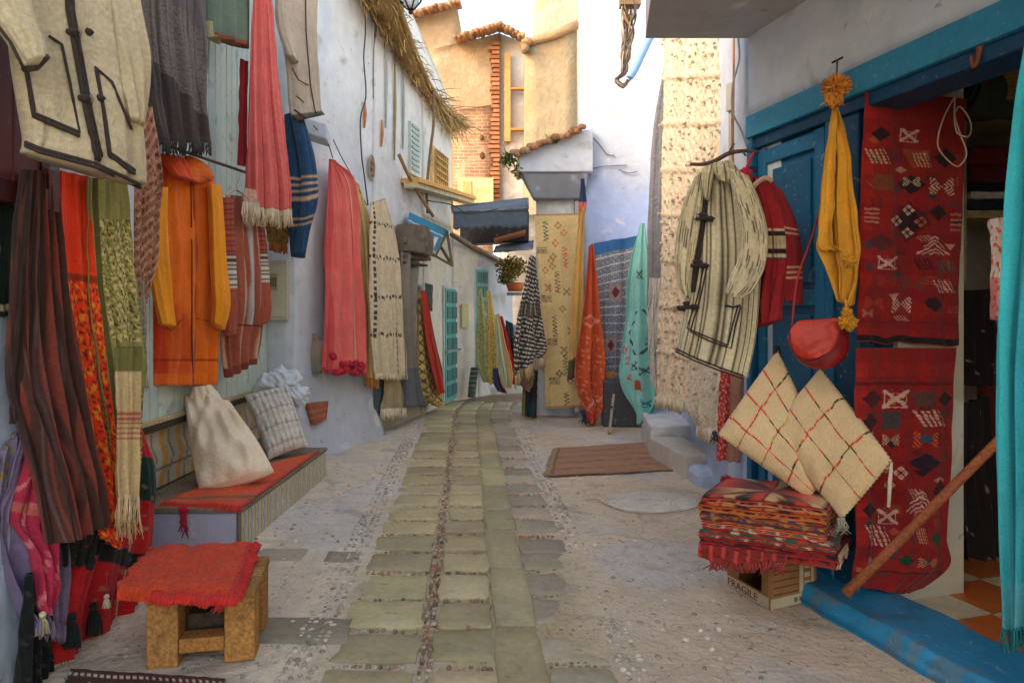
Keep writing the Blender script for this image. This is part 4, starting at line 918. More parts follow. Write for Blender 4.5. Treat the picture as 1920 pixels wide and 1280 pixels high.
# -- bench rug, pillows
def flatrug(name, label, cat, quad, z, colf, th=.012, nu=70, nv=60, amp=.008, seed=0, m=None, drop=0, group=None, frg=None, rag=.008, zs=None):
    zz = zs or (z,)*4; Q = [G(q[0], q[1], zk) for q, zk in zip(quad, zz)]           # far-left, far-right, near-right, near-left
    U, Vv = np.meshgrid(np.linspace(0, 1, nu), np.linspace(0, 1, nv))
    a = Q[0]*(1-U[..., None])+Q[1]*U[..., None]; c = Q[3]*(1-U[..., None])+Q[2]*U[..., None]
    Pg = a*(1-Vv[..., None])+c*Vv[..., None]
    rim = np.maximum(np.abs(U-.5), np.abs(Vv-.5))*2
    Pg[..., 2] += amp*(nz(U*1.5, Vv*1.5, seed, 8, 2)*.5+.5)+rag*0
    Pg[..., 0] += rag*nz(U*3, Vv*3, seed+1, 8, 4)*(rim > .93); Pg[..., 1] += rag*nz(U*3, Vv*3, seed+2, 8, 4)*(rim > .93)
    if drop: Pg[..., 2] -= drop*np.clip((Vv-.9)/.1, 0, 1)**1.3
    b = B(); c = colf(U, Vv); b.sheet(Pg, c.c if isinstance(c, K) else c, (0, 0, 1), th)
    if frg is None: return mk(name, b, m or M_wool, label=label, cat=cat, group=group), Pg
    t = thing(name, label, cat, Pg[-1].mean(0)); mk('weave', b, m or M_wool, t); b = B(); 
    for (row, dr) in frg[0](Pg):
        for i in range(len(row)-1): b.strands(row[i], row[i+1], frg[1], frg[2], alb(frg[3]), frg[4], i, drop=dr, jit=.5)
    mk('fringe', b, M_fab, t); return t, Pg
frA = lambda Pg: [(Pg[-1], norm((0, -.55, -.8)))]
flatrug('bench_rug', 'ragged orange-red woven rug spread over the tiled bench', 'rug', [(418, 893, ), (598, 846), (452, 951), (304, 944)], .275,
        lambda U, Vv: K(U, Vv, (206, 74, 28), .08, 24).on(abs(U-.5) > .46, (180, 50, 40)).on((Vv > .84) & (Vv < .88), (120, 84, 50)).on((Vv > .6) & (Vv < .62), (150, 60, 40)), nu=90, nv=90, frg=(frA, .035, 2, (206, 52, 40), .004), amp=.014, seed=5)
b = B(); b.strands(P(338, 958, 4.33), P(350, 958, 4.33), .16, 8, alb((170, 30, 48)), .005, 3); b.blob(P(344, 955, 4.34), (.03, .02, .02), alb((190, 30, 44)), .3)
mk('red_tassel', b, M_fab, label='loose crimson tassel dangling from the near corner of the bench rug', cat='tassel')

def pillow(b, quad, thick, colf, D=None, nu=44, seed=0, bulge=.5, wr=.01, puckr=0, pinch=.04):
    Q = [np.asarray(q, float) for q in quad]; u = np.linspace(0, 1, nu); U, Vv = np.meshgrid(u, u)
    S_ = (Q[0][None, None]*(1-U)[..., None]+Q[1][None, None]*U[..., None])*(1-Vv)[..., None]+(Q[3][None, None]*(1-U)[..., None]+Q[2][None, None]*U[..., None])*Vv[..., None]
    N = norm(np.cross(Q[1]-Q[0], Q[3]-Q[0])); N = -N if N[1] > 0 else N
    e = (np.clip(1-(2*U-1)**2, 0, 1)*np.clip(1-(2*Vv-1)**2, 0, 1))**bulge
    ctr = S_.mean((0, 1)); pin = pinch*((2*U-1)**2*(1-(2*Vv-1)**2)+(2*Vv-1)**2*(1-(2*U-1)**2))
    S_ = S_+(ctr-S_)*pin[..., None]
    w = wr*nz(U*1.5, Vv*1.5, seed, 10, 3)*(e > 0)
    if puckr: w = w-puckr*np.exp(-((fr_(U*4)-.5)**2+(fr_(Vv*4)-.5)**2)*60)-puckr*.6*(np.exp(-((fr_(U*4+.5)-.5)*9)**2)+np.exp(-((fr_(Vv*4+.5)-.5)*9)**2))
    fr = S_+N*(e*thick*.5+w*np.minimum(1, e*2))[..., None]; bk = S_-N*(e*thick*.5)[..., None]
    c = colf(U, Vv); c = c.c if isinstance(c, K) else c
    b.grid(fr, c); b.grid(bk, c); return fr, S_, N
# big white sack leaning on the plank front
b = B(); fr, S_, N = pillow(b, [P(346, 744, 5.25), P(430, 754, 5.3), P(514, 884, 4.95), P(374, 920, 4.8)], .36, lambda U, Vv: K(U, Vv, (222, 204, 176), .05, 25), seed=61, wr=.045, bulge=.38, pinch=-.07, nu=90)
Pg, U, Vv, N = sack([(362, 724, 396, 722), (356, 740, 412, 742), (352, 764, 424, 768)], 5.2, 5.25, thick=.16, fold=(.01, .012, 3), seed=62); b.grid(Pg, K(U, Vv, (222, 204, 176), .05, 25).c, closed=True, caps=True)
Pg0, U, Vv, N = sack([(364, 726, 392, 722), (338, 764, 424, 750), (323, 806, 456, 786), (338, 856, 486, 826), (374, 905, 511, 868), (402, 924, 506, 892), (430, 922, 480, 908)], 4.95, 5.1, thick=.34, bul=.4, ring=110, nv=110, fold=(.008, .006, 1.7), seed=61, wr=.02)
mk('white_sack', b, M_knit, label='big plump off-white sack with a pinched top leaning on the bench', cat='sack')
b = B(); fr, S_, N = pillow(b, [P(458, 740, 6.05), P(540, 720, 6.25), P(578, 835, 6.0), P(504, 862, 5.75)], .24, lambda U, Vv: K(U, Vv, (196, 188, 176), .05, 27).on((fr_(U*4+.5) < .12) | (fr_(Vv*4+.5) < .12), (150, 140, 128), .6), seed=63, wr=.012, bulge=.4, puckr=.03, nu=90)
mk('quilted_cushion', b, M_knit, label='square white quilted cushion with tufted dimples at the far end of the bench', cat='cushion')
b = B(); 
for (x, y, r, sd) in ((508, 722, .1, 4), (532, 716, .11, 5), (556, 742, .09, 6)): b.blob(P(x, y, 6.4), (r*1.3, r, r*1.1), alb((196, 200, 204)), .28, 26, sd)
mk('plastic_bag', b, M_smooth, label='crumpled translucent white plastic bag behind the quilted cushion', cat='bag')

# -- coral shawls on the house wall
def c_cor(U, Vv): return K(U, Vv, (214, 104, 94), .05, 28).on(U < .26, (198, 78, 78)).on((U > .74) & (U < .78), (166, 60, 50)).on((U > .78) & (U < .84), (226, 150, 130))
b = B(); 
w_ = [P(588, 236, ('LB', .3)), P(612, 262, ('LB', .25)), P(624, 296, ('LB', .2))]; b.tube(cr(np.array(w_), 12), .006, alb((90, 84, 74)), seg=5)
w_ = [P(625, 262, ('LB', .1)), P(638, 290, ('LB', .1)), P(660, 330, ('LB', .12)), P(688, 385, ('LB', .12))]; b.tube(cr(np.array(w_), 16), .006, alb((90, 84, 74)), seg=5)
cordb = b
t, Pg = hang('coral_shawl', 'tall coral pink shawl ending in a bunch of crimson pompoms', 'shawl',
     [(618, 298, 626, 300), (612, 400, 664, 345), (608, 520, 676, 520), (602, 620, 682, 620), (600, 690, 684, 700)], ('LB', .16), ('LB', .16), c_cor, fold=(.02, .06, 3.2), seed=64, nu=110, nv=120, m=M_knit, frg=(.04, 40, (200, 40, 60), .004, 11))
mk('hanging_cord', cordb, M_smooth, t); rg = np.random.default_rng(3)
for i in range(16):
    x = rg.uniform(618, 682); y = rg.uniform(680, 702) if x > 630 else rg.uniform(664, 676)
    c = P(x, y, DD(x, ('LB', .24))); b = B(); b.blob(c, .034, alb((186+rg.uniform(-20, 20), 34, 58)), .3, 10, i); mk('pompom', b, M_fluff, t)
hang('cream_shawl', 'butter yellow shawl hanging straight right of the coral one', 'shawl',
     [(664, 340, 672, 345), (672, 430, 696, 430), (680, 560, 702, 560), (684, 708, 706, 712)], ('LB', .12), ('LB', .12), lambda U, Vv: K(U, Vv, (208, 180, 122), .06, 29).on(fr_(U*3) < .12, (176, 140, 70)), fold=(.015, .035, 2.2), seed=65, nu=60, nv=90, frg=(.1, 60, (190, 130, 60), .007, 12))
# -- long cream berber rug
def c_ber(U, Vv):
    k = K(U, Vv, (210, 192, 156), .08, 30); wob = .006*np.sin(U*40)
    for v in (.15, .345, .56, .77): k.on((abs(Vv-v+wob) < .008) & (fr_(U*11+v*7) < .62), (56, 46, 34))
    k.on((abs(U-.1-.02*np.sin(Vv*14)) < .03) & (fr_(Vv*30) < .6) & (Vv < .8), (60, 50, 38)); k.on((abs(U-.82) < .02) & (Vv > .68) & (fr_(Vv*30) < .6), (60, 50, 38)); return k
hang('berber_rug', 'long shaggy cream rug with broken black lines hanging on the left house', 'rug',
     [(698, 380, 722, 372), (696, 440, 744, 452), (694, 540, 752, 540), (696, 640, 758, 640), (700, 700, 760, 705)], ('LC', .22), ('LC', .22), c_ber, fold=(.01, .04, 2), seed=66, nu=90, nv=130, m=M_fluff, frg=(.06, 60, (206, 190, 156), .006, 13), th=.02)
hang('lower_rug', 'tan rug with a pale woolly fringe touching the ground under the cream rug', 'rug',
     [(722, 705, 748, 705), (722, 740, 756, 735), (716, 768, 764, 766)], ('LC', .15), ('LC', .18), lambda U, Vv: K(U, Vv, (158, 140, 104), .08, 31), fold=(.01, .03, 2), seed=67, nu=40, nv=40, m=M_wool, frg=(.12, 70, (210, 194, 164), .007, 14), th=.02)
hang('dark_backing_cloth', 'charcoal cloth edge hidden behind the cream berber rug', 'cloth',
     [(706, 690, 730, 690), (704, 740, 728, 740), (704, 780, 722, 780)], ('LC', .08), ('LC', .08), lambda U, Vv: K(U, Vv, (70, 84, 92), .1, 31), fold=(.01, .02, 2), seed=68, nu=30, nv=30)
b = B(); q = G(700, 812); b.box((q[0]-.03, q[1]-.05, 0), (q[0]+.05, q[1]+.03, .72), alb((112, 92, 72))); b.box((q[0]-.04, q[1]-.06, .7), (q[0]+.06, q[1]+.04, .76), alb((96, 78, 60)))
mk('wooden_post', b, M_wood, label='short weathered wooden post at the foot of the left house corner', cat='post', bevel=.008)

# ================================================================== MIDDLE DISTANCE
# grey post and hanging grey curtain, awnings
t = thing('blue_awning', 'small tilted blue and white striped awning with a wooden frame on the left wall', 'awning', P(800, 480, 9.3))
A0, A1 = P(766, 400, ('LC', .05)), P(834, 432, ('LD', .05)); O0, O1 = P(762, 432, ('LC', .45)), P(822, 468, ('LD', .5))
A0, A1, O0, O1 = P(768, 398, 9.55), P(838, 430, 10.6), P(759, 448, 8.95), P(816, 476, 9.9)
U, Vv = np.meshgrid(np.linspace(0, 1, 60), np.linspace(0, 1, 30)); g = (A0*(1-U[..., None])+A1*U[..., None])*(1-Vv[..., None])+(O0*(1-U[..., None])+O1*U[..., None])*Vv[..., None]
g[..., 2] += .012*np.sin(U*30)*Vv
k = K(U, Vv, (32, 118, 150), .05, 1).on((Vv > .42) & (fr_(U*4.5) > .45), (206, 202, 190)).on((Vv > .28) & (Vv < .34), (206, 202, 190)).on((Vv > .93), (190, 170, 110))
b = B(); b.sheet(g, k.c, norm((.5, -.6, .6)), .008); mk('canopy', b, M_fab, t)
b = B(); tip = P(848, 494, 9.9); 
for a_, c_ in ((A1, tip), (O1, tip), (A1, O1), (O0, O1), (tip, P(822, 452, 10.7))): b.bar(a_-V3(0, 0, .03), c_-V3(0, 0, .03), .035, .035, alb((110, 92, 60)))
mk('frame', b, M_wood, t)
t = thing('grey_curtain', 'long grey-brown curtain gathered under a dark hood beside the cream rug', 'curtain', P(770, 760, 9.6))
Pg, U, Vv, N = cloth([(750, 470, 788, 478), (752, 560, 780, 560), (756, 680, 782, 680), (758, 764, 802, 760)], ('LC', .22), ('LC', .2), fold=(.04, .07, 2.5), seed=71, nu=60, nv=80)
b = B(); b.sheet(Pg, K(U, Vv, (126, 116, 104), .1, 2).on(Vv > .72, (84, 92, 102), .7).c, N, .01); mk('drape', b, M_fab, t)
Pg, U, Vv, N = sack([(756, 420, 790, 428), (750, 445, 800, 452), (752, 470, 798, 482)], 9.0, 9.6, thick=.35, fold=(.02, .05, 3), seed=72); b = B(); b.grid(Pg, K(U, Vv, (104, 92, 78), .1, 2).c, closed=True, caps=True); mk('hood', b, M_fab, t)
b = B(); b.bar(P(750, 480, 9.0), P(800, 486, 9.7), .14, .05, alb((104, 90, 70))); b.bar(P(752, 492, 9.0), P(796, 498, 9.6), .1, .03, alb((70, 60, 48))); mk('shelf', b, M_wood, t)
hang('lattice_rug', 'ochre rug with a dark lattice pattern, left of the narrow red rug', 'rug',
     [(782, 545, 797, 548), (782, 640, 812, 640), (782, 700, 824, 700), (790, 742, 830, 752), (806, 756, 826, 764)], ('LD', .2), ('LD', .2), lambda U, Vv: K(U, Vv, (190, 160, 90), .08, 3).on((fr_(U*5+Vv*13) < .22) | (fr_(U*5-Vv*13) < .22), (84, 62, 32)), fold=(.01, .05, 2), seed=73, nu=60, nv=110, m=M_wool)
hang('red_rug', 'narrow scarlet rug beside the ochre lattice rug, left of the teal door', 'rug',
     [(791, 545, 799, 545), (798, 620, 812, 620), (808, 690, 828, 690), (820, 740, 835, 735)], ('LD', .28), ('LD', .28), lambda U, Vv: K(U, Vv, (182, 46, 26), .1, 3).on(U > .86, (110, 24, 18)), fold=(.01, .04, 1.6), seed=74, nu=30, nv=70, m=M_wool)
hang('green_rug', 'small dark green patterned rug corner over the ochre lattice rug', 'rug',
     [(796, 530, 812, 534), (798, 560, 812, 562), (802, 580, 812, 584)], ('LD', .15), ('LD', .15), lambda U, Vv: K(U, Vv, (40, 74, 60), .1, 3).on(nz(U*5, Vv*5, 2, 8, 2) > .5, (170, 60, 40)), fold=(.01, .02, 1.6), seed=75, nu=20, nv=20)
for nm, lb, rows, dd, cf, sd in (
    ('yellow_rug', 'pale yellow-green rug leaning outward, leftmost of the far rugs by the blue door', [(897, 542, 902, 540), (894, 620, 914, 610), (894, 680, 918, 680), (906, 716, 924, 718)], 12.1, lambda U, Vv: K(U, Vv, (176, 168, 112), .1, 3).on(nz(U*6, Vv*14, 4, 8, 2) > .3, (130, 140, 96)), 76),
    ('gold_rug', 'golden yellow patterned rug, second of the far rugs from the blue door', [(912, 545, 920, 546), (914, 620, 930, 610), (914, 680, 938, 680), (918, 722, 932, 716)], 12.0, lambda U, Vv: K(U, Vv, (206, 174, 96), .1, 3).on(nz(U*6, Vv*16, 5, 8, 2) > .35, (150, 116, 56)), 77),
    ('peach_rug', 'pale grey-green and peach rug, between the golden and the scarlet far rugs', [(928, 590, 936, 588), (930, 640, 948, 640), (936, 700, 962, 700), (944, 728, 960, 726)], 11.9, lambda U, Vv: K(U, Vv, (176, 172, 140), .1, 3).on(U > .68, (206, 150, 96)), 78),
    ('scarlet_rug', 'thin bright scarlet rug edge, rightmost of the far rugs by the alley bend', [(936, 592, 942, 592), (942, 640, 956, 640), (950, 690, 966, 700), (954, 716, 966, 722)], 12.15, lambda U, Vv: K(U, Vv, (178, 34, 36), .1, 3).on(fr_(U*3) < .25, (110, 20, 24)), 79),
    ('navy_rug', 'dark navy and green rug behind the scarlet one at the bend of the alley', [(948, 600, 962, 606), (952, 660, 968, 660), (956, 700, 970, 700)], 12.5, lambda U, Vv: K(U, Vv, (34, 44, 50), .1, 3).on(nz(U*6, Vv*8, 4, 8, 2) > .6, (40, 100, 90)), 80),
    ('maroon_rug', 'maroon and blue rug hem touching the step below the golden rug', [(924, 690, 942, 690), (926, 720, 946, 724), (934, 734, 952, 738)], 11.95, lambda U, Vv: K(U, Vv, (120, 26, 40), .1, 3).on(U < .4, (40, 70, 110)), 81)):
    hang(nm, lb, 'rug', rows, dd, dd+.05, cf, fold=(.01, .04, 2), seed=sd, nu=40, nv=70, m=M_wool, group=None)
t = thing('bundled_textile', 'rolled green-black patterned textile standing by the step near the blue door', 'textile', P(886, 745, 12.2))
b = B(); b.tube(cr(np.array([P(884, 745, 12.1), P(886, 720, 12.12), P(890, 690, 12.2)]), 12), .07, alb((70, 84, 72)), seg=10); mk('roll', b, M_wool, t)
b = B()
for i in range(6): p = P(885+i*.8, 740-i*9, 12.12); b.tube([p+V3(math.cos(a)*.075, math.sin(a)*.075, 0) for a in np.linspace(0, 2*pi, 12)], .008, alb((160, 160, 140)), seg=4)
mk('tie', b, M_fab, t)

# dark canvas awning across the alley
def awning(name, label, pts, col, n=(40, 14), sag=.05, val=True, sd=0):
    t = thing(name, label, 'awning', pts[3]); U, Vv = np.meshgrid(np.linspace(0, 1, n[0]), np.linspace(0, 1, n[1])); a, b_, c_, d_ = [np.asarray(q) for q in pts]
    g = (a*(1-U[..., None])+b_*U[..., None])*(1-Vv[..., None])+(d_*(1-U[..., None])+c_*U[..., None])*Vv[..., None]
    g[..., 2] -= sag*np.sin(pi*U)*np.sin(pi*Vv); g[..., 2] += .02*nz(U*2, Vv*2, sd, 8, 2)
    b = B(); b.sheet(g, K(U, Vv, col, .12, 5).on(Vv > .92, (150, 158, 166)).c, (0, 0, 1), .012); mk('canopy', b, M_fab, t)
    if val:
        w = g[-1]; V_, W_ = np.meshgrid(np.arange(len(w)), np.linspace(0, 1, 6)); dr = .24+.035*np.abs(np.sin(V_*pi/4)); q = w[V_]-np.stack([np.zeros_like(dr), .02*W_, dr*W_], -1)
        b = B(); b.sheet(q, K(V_/len(w), W_, np.array(col)*.95, .1, 6).c, (0, -1, 0), .01); mk('valance', b, M_fab, t)
    b = B(); b.tube([d_, c_], .018, alb((120, 124, 128))); b.tube([a, b_], .018, alb((120, 124, 128))); b.tube([a, d_], .015, alb((100, 104, 108))); b.tube([b_, c_], .015, alb((100, 104, 108))); mk('frame', b, M_metal, t); return t
awning('canvas_awning', 'dark grey canvas awning with scalloped edge stretched across the alley', [P(846, 388, 11.6), P(990, 372, 11.6), P(990, 392, 10.2), P(850, 398, 10.2)], (92, 102, 112), sag=.04)
awning('lower_awning', 'smaller pale blue-grey canopy hanging below the dark canvas awning', [P(930, 462, 12.6), P(1000, 452, 12.6), P(998, 466, 11.6), P(926, 472, 11.6)], (120, 130, 142), sag=.03, val=False, sd=3)
b = B(); b.pbox(P(862, 458, 12.4), P(992, 452, 12.4)-P(862, 458, 12.4), V3(0, .4, 0), V3(0, 0, .55), alb((36, 34, 30))); b.pbox(P(926, 452, 11.9), P(985, 436, 11.9)-P(926, 452, 11.9), V3(0, .5, 0), V3(0, 0, .05), alb((190, 110, 70)))  # black box painted as the shade below the awning, plus a rusty edge slab
mk('awning_shade', b, M_paintw, label='black box standing in for the shade under the dark canvas awning, with a rusty edge', cat='hood', bevel=.01)
# pots and plants
def leaves(b, c, r, n, col, ls=.05, sd=0, flat=1):
    rg = np.random.default_rng(sd)
    for i in range(n):
        d = rg.normal(0, 1, 3); d /= np.linalg.norm(d); p = np.asarray(c)+d*np.asarray(r)*rg.uniform(.3, 1)
        a = norm(rg.normal(0, 1, 3)); q = norm(np.cross(a, rg.normal(0, 1, 3))); l = ls*rg.uniform(.5, 1.3); m = p+a*l*.5
        b.add([p, m+q*l*.28, p+a*l, m-q*l*.28], [(0, 1, 2, 3)], alb(np.array(col)*rg.uniform(.5, 1.3)), False)
    return b
t = thing('balcony_plant', 'yellow-green trailing plant in a terracotta pot beyond the houndstooth blanket', 'plant', P(962, 540, 12.6))
b = B(); leaves(b, P(960, 500, 12.6), (.30, .15, .2), 900, (150, 128, 60), .07, 3); leaves(b, P(950, 522, 12.6), (.2, .15, .12), 300, (110, 110, 50), .07, 4); mk('foliage', b, M_leaf, t)
b = B(); b.tube([P(966, 546, 12.6), P(966, 530, 12.6)], [.13, .18], alb((176, 96, 52)), seg=14); mk('pot', b, M_old, t)
b = B(); b.pbox((-.10, 12.75, P(0, 553, 12.7)[2]), (.45, 0, 0), (0, .3, 0), (0, 0, .05), alb((150, 150, 156))); mk('plant_shelf', b, M_wood, label='grey plank shelf carrying the terracotta pot', cat='shelf')
t = thing('roof_weed', 'tuft of wild plants growing on the end of the tiled hood ledge', 'plant', P(950, 300, 9.8))
b = B(); leaves(b, P(952, 300, 9.8), (.10, .1, .10), 220, (110, 120, 60), .07, 5); leaves(b, P(970, 318, 9.8), (.05, .1, .14), 120, (130, 120, 66), .06, 6); mk('foliage', b, M_leaf, t)
b = B(); b.tube([P(956, 310, 9.85), P(948, 285, 9.8), P(944, 272, 9.8)], .006, alb((96, 84, 50)), seg=4); b.tube([P(956, 310, 9.85), P(938, 300, 9.8)], .006, alb((96, 84, 50)), seg=4); mk('stem', b, M_leaf, t)
b = B(); leaves(b, P(1036, 262, 9.75), (.13, .07, .05), 160, (120, 128, 64), .05, 7); mk('ledge_weed', b, M_leaf, label='small green weed sprouting midway along the tiled ledge', cat='plant')

# street lamp bracket above, branches and cords of the left house
t = thing('street_lamp', 'black iron street lamp whose bottom shows at the top edge of the picture', 'lamp', P(770, 20, 8.0))
b = B(); c = P(770, 4, 8.0)
for z, r in ((.10, .15), (.02, .12)): b.tube([c+V3(r*math.cos(a), r*math.sin(a), z) for a in np.linspace(0, 2*pi, 18)], .01, alb((40, 36, 34)), seg=6)
for a in np.linspace(0, 2*pi, 7)[:-1]: b.tube([c+V3(.15*math.cos(a), .15*math.sin(a), .10), c+V3(.12*math.cos(a), .12*math.sin(a), 0), c+V3(.05*math.cos(a), .05*math.sin(a), -.08), c+V3(0, 0, -.1)], .009, alb((40, 36, 34)), seg=6)
b.blob(c+V3(0, 0, -.12), .028, alb((40, 36, 34))); mk('cage', b, M_metal, t)
b = B(); b.tube([c+V3(-.3, 0, .14), c+V3(.2, 0, .12), c+V3(.25, 0, .2)], .012, alb((40, 36, 34))); b.tube([c+V3(-.3, .0, .14), c+V3(-.9, .3, .2)], .015, alb((40, 36, 34))); mk('bracket', b, M_metal, t)
b = B(); b.blob(c+V3(0, 0, .06), (.1, .1, .14), alb((190, 200, 206))); mk('lamp_glass', b, M_smooth, t)
b = B(); b.tube(cr(np.array([P(812, 165, 10.2), P(813, 230, 10.2), P(806, 290, 10.25), P(800, 360, 10.3), P(802, 400, 10.3)]), 30), .022, alb((128, 106, 76)), seg=7)
mk('bare_branch', b, M_wood, label='thin bare vertical branch hanging below the thatched eave', cat='branch')
b = B(); b.tube(cr(np.array([P(748, 290, 9.1), P(764, 325, 9.3), P(790, 372, 9.8), P(812, 405, 10.2)]), 30), .025, alb((150, 116, 72)), seg=7)
mk('leaning_pole', b, M_wood, label='light wooden pole slanting down to the blue striped awning', cat='pole')
def cord(name, label, pts, wall, off, r, col, cat='cord'):
    b = B(); b.tube(cr(np.array([P(x, y, (wall, off) if isinstance(wall, str) else wall) for x, y in pts]), 50), r, alb(col), seg=5); return mk(name, b, M_smooth, label=label, cat=cat)
cord('wall_cable', 'black cable wandering down the pale wall from the top to the oval plaque', [(683, -20), (685, 60), (682, 110), (686, 180), (676, 222), (678, 290), (683, 330), (690, 385)], 'LB', .05, .009, (56, 50, 46), 'cable')
cord('wall_cable', 'thin straight cable left of the thatched eave, ending halfway up the wall', [(702, -20), (703, 40), (700, 120), (700, 185)], 'LC', .05, .008, (110, 104, 96), 'cable')
cord('twisted_cable', 'pair of dark twisted cables just left of the thatched eave top', [(716, -20), (706, 40), (704, 70)], 'LC', .08, .014, (70, 62, 54), 'cable')
cord('alley_cable', 'dark cable sagging from the wall across to the dark canvas awning', [(800, 376), (846, 384), (880, 400), (934, 392)], 10.0, 0, .009, (70, 66, 60), 'cable')
for i, (x, y0, y1, c_) in enumerate(((684, 190, 240, (190, 120, 70)), (716, 225, 275, (186, 122, 74)), (740, 100, 300, (150, 136, 90)), (724, 60, 240, (170, 172, 168)), (756, 120, 280, (160, 164, 164)))):
    b = B(); w = 'LB' if x < 700 else 'LC'; b.tube([P(x, y0, (w, .025)), P(x+1, (y0+y1)/2, (w, .025)), P(x-1, y1, (w, .025))], [.01, .02, .012], alb(c_), seg=5)
    mk('rain_pipe', b, M_old, label=['short rusty pipe stub beside the wandering black cable', 'short rusty pipe stub in the middle of the white upper wall', 'long olive stained pipe down the white upper wall', 'pale grey pipe left of the olive stained one', 'pale grey pipe nearest the green shuttered window'][i], cat='pipe')
t = thing('oval_ornament', 'small oval carved plaster ornament on the pale wall over the shawls', 'ornament', P(697, 340, ('LB', .0)))
b = B(); c = P(697, 315, ('LB', .03)); d = norm((.51, 1.56, 0))
ring = [c+d*.06*math.cos(a)+V3(0, 0, 1)*.15*math.sin(a) for a in np.linspace(0, 2*pi, 26)]; b.tube(ring, .014, alb((150, 138, 120)), seg=6); mk('rim', b, M_old, t)
b = B(); 
for i in range(3): b.blob(c+V3(0, 0, -.07+.07*i), (.02, .04, .035), alb((150, 116, 84)), .2, 10, i)
mk('relief', b, M_old, t)

# ------------------------------------------------------------------ textiles of the right middle house
def c_hound(U, Vv):
    k = K(U, Vv, (62, 52, 46), .08, 32); a = fr_(Vv*26-U*3); k.on((a < .38) & (fr_(U*12+Vv*8) < .75), (206, 196, 178)); k.on((Vv > .42) & (Vv < .54), (84, 70, 62), .85); k.on((Vv > .43) & (Vv < .53) & (fr_(U*6) < .1), (190, 180, 160)); k.on(nz(U*4, Vv*6, 3, 6, 2) > 1.1, (170, 60, 60), .7); return k
hang('black_white_blanket', 'black and white woven blanket hanging from a point with tan fringe, by the alley bend', 'blanket',
     [(994, 478, 1004, 482), (982, 540, 1008, 540), (968, 600, 1014, 600), (960, 660, 1024, 650), (962, 705, 1018, 668)], 9.3, 9.5, c_hound, fold=(.03, .09, 2.2), seed=82, nu=100, nv=150, m=M_wool, frg=(.16, 120, (188, 158, 116), .008, 15))
hang('tan_cloth', 'brown checked cloth end below the black and white blanket fringe', 'cloth',
     [(962, 690, 1004, 690), (964, 710, 1000, 720), (976, 722, 992, 736)], 9.55, 9.6, lambda U, Vv: K(U, Vv, (150, 118, 96), .1, 3).on((fr_(U*8+Vv*5) < .3), (100, 70, 60)), fold=(.02, .05, 2), seed=83, nu=50, nv=40, m=M_wool)
hang('dark_trousers', 'charcoal cloth bundle standing on the ground below the black and white blanket', 'cloth',
     [(984, 680, 1010, 676), (982, 740, 1008, 730), (980, 780, 1006, 784)], 9.7, 9.75, lambda U, Vv: K(U, Vv, (40, 42, 44), .12, 3).on(U < .1, (120, 110, 50)).on((U > .4) & (Vv < .5), (44, 48, 30)).on((Vv > .75) & (U > .3), (30, 60, 64)), fold=(.03, .06, 2), seed=84, nu=50, nv=60, m=M_fab, th=.03)
def c_yel(U, Vv):
    k = K(U, Vv, (206, 178, 122), .07, 33)
    for (u, v, c_) in ((.22, .09, (20, 74, 52)), (.62, .22, (196, 60, 36)), (.42, .35, (70, 52, 30)), (.3, .58, (60, 60, 40)), (.5, .78, (70, 60, 40)), (.5, .97, (60, 50, 34))): k.mot('zig', u, v, .05, .055, c_)
    for (u, v) in ((.1, .19), (.14, .44), (.22, .66), (.24, .86)): k.mot('bars', u, v, .12, .018, (78, 58, 40))
    for (u, v, c_) in ((.5, .06, (160, 110, 50)), (.42, .15, (190, 100, 50)), (.3, .24, (150, 120, 60)), (.36, .22, (150, 120, 60)), (.33, .27, (150, 120, 60)), (.16, .29, (190, 100, 50)), (.5, .49, (150, 110, 50)), (.36, .82, (120, 70, 40)), (.62, .1, (190, 120, 70)), (.6, .86, (170, 90, 70))): k.mot('flow', u, v, .09, .022, c_)
    for (u, v) in ((.2, .38), (.62, .4), (.48, .7), (.66, .6)): k.mot('X', u, v, .08, .02, (160, 110, 70))
    k.on((Vv > .985) | (Vv < .01), (170, 130, 90)); return k
hang('yellow_kilim', 'tall sand yellow kilim with zigzag and diamond motifs on the right middle house', 'rug',
     [(1002, 402, 1088, 400), (1010, 520, 1092, 520), (1018, 640, 1098, 640), (1022, 768, 1104, 762)], 9.85, 9.9, c_yel, fold=(.006, .02, 2), seed=85, nu=130, nv=300, m=M_wool)
hang('mustard_drape', 'plain mustard scarf hanging between the yellow kilim and the rust cloth', 'scarf',
     [(1088, 400, 1096, 380), (1078, 500, 1096, 500), (1074, 600, 1092, 600), (1070, 690, 1088, 670), (1068, 712, 1076, 706)], 9.55, 9.65, lambda U, Vv: K(U, Vv, (196, 152, 78), .08, 3).on((Vv > .86), (84, 70, 40)), fold=(.015, .05, 2), seed=86, nu=40, nv=90, m=M_fab)
hang('navy_strip', 'narrow navy and coral cloth tip hanging from the hood soffit', 'cloth',
     [(1090, 335, 1096, 335), (1087, 380, 1100, 380), (1086, 420, 1094, 425)], 9.62, 9.66, lambda U, Vv: K(U, Vv, (40, 54, 84), .1, 3).on(Vv > .5, (200, 90, 80)), fold=(.01, .02, 2), seed=87, nu=20, nv=40)
def c_rust(U, Vv):
    k = K(U, Vv, (190, 78, 40), .08, 34); k.mot('ring', .5, .42, .35, .05, (220, 140, 110)); n = nz(U*7, Vv*18, 4, 9, 2.4); k.on((n > .4) & (Vv > .5), (216, 128, 96), .8); k.on((fr_(U*3+Vv*9) < .12) & (Vv > .8), (220, 150, 130)); k.on(Vv > .93, (178, 44, 36), .7); return k
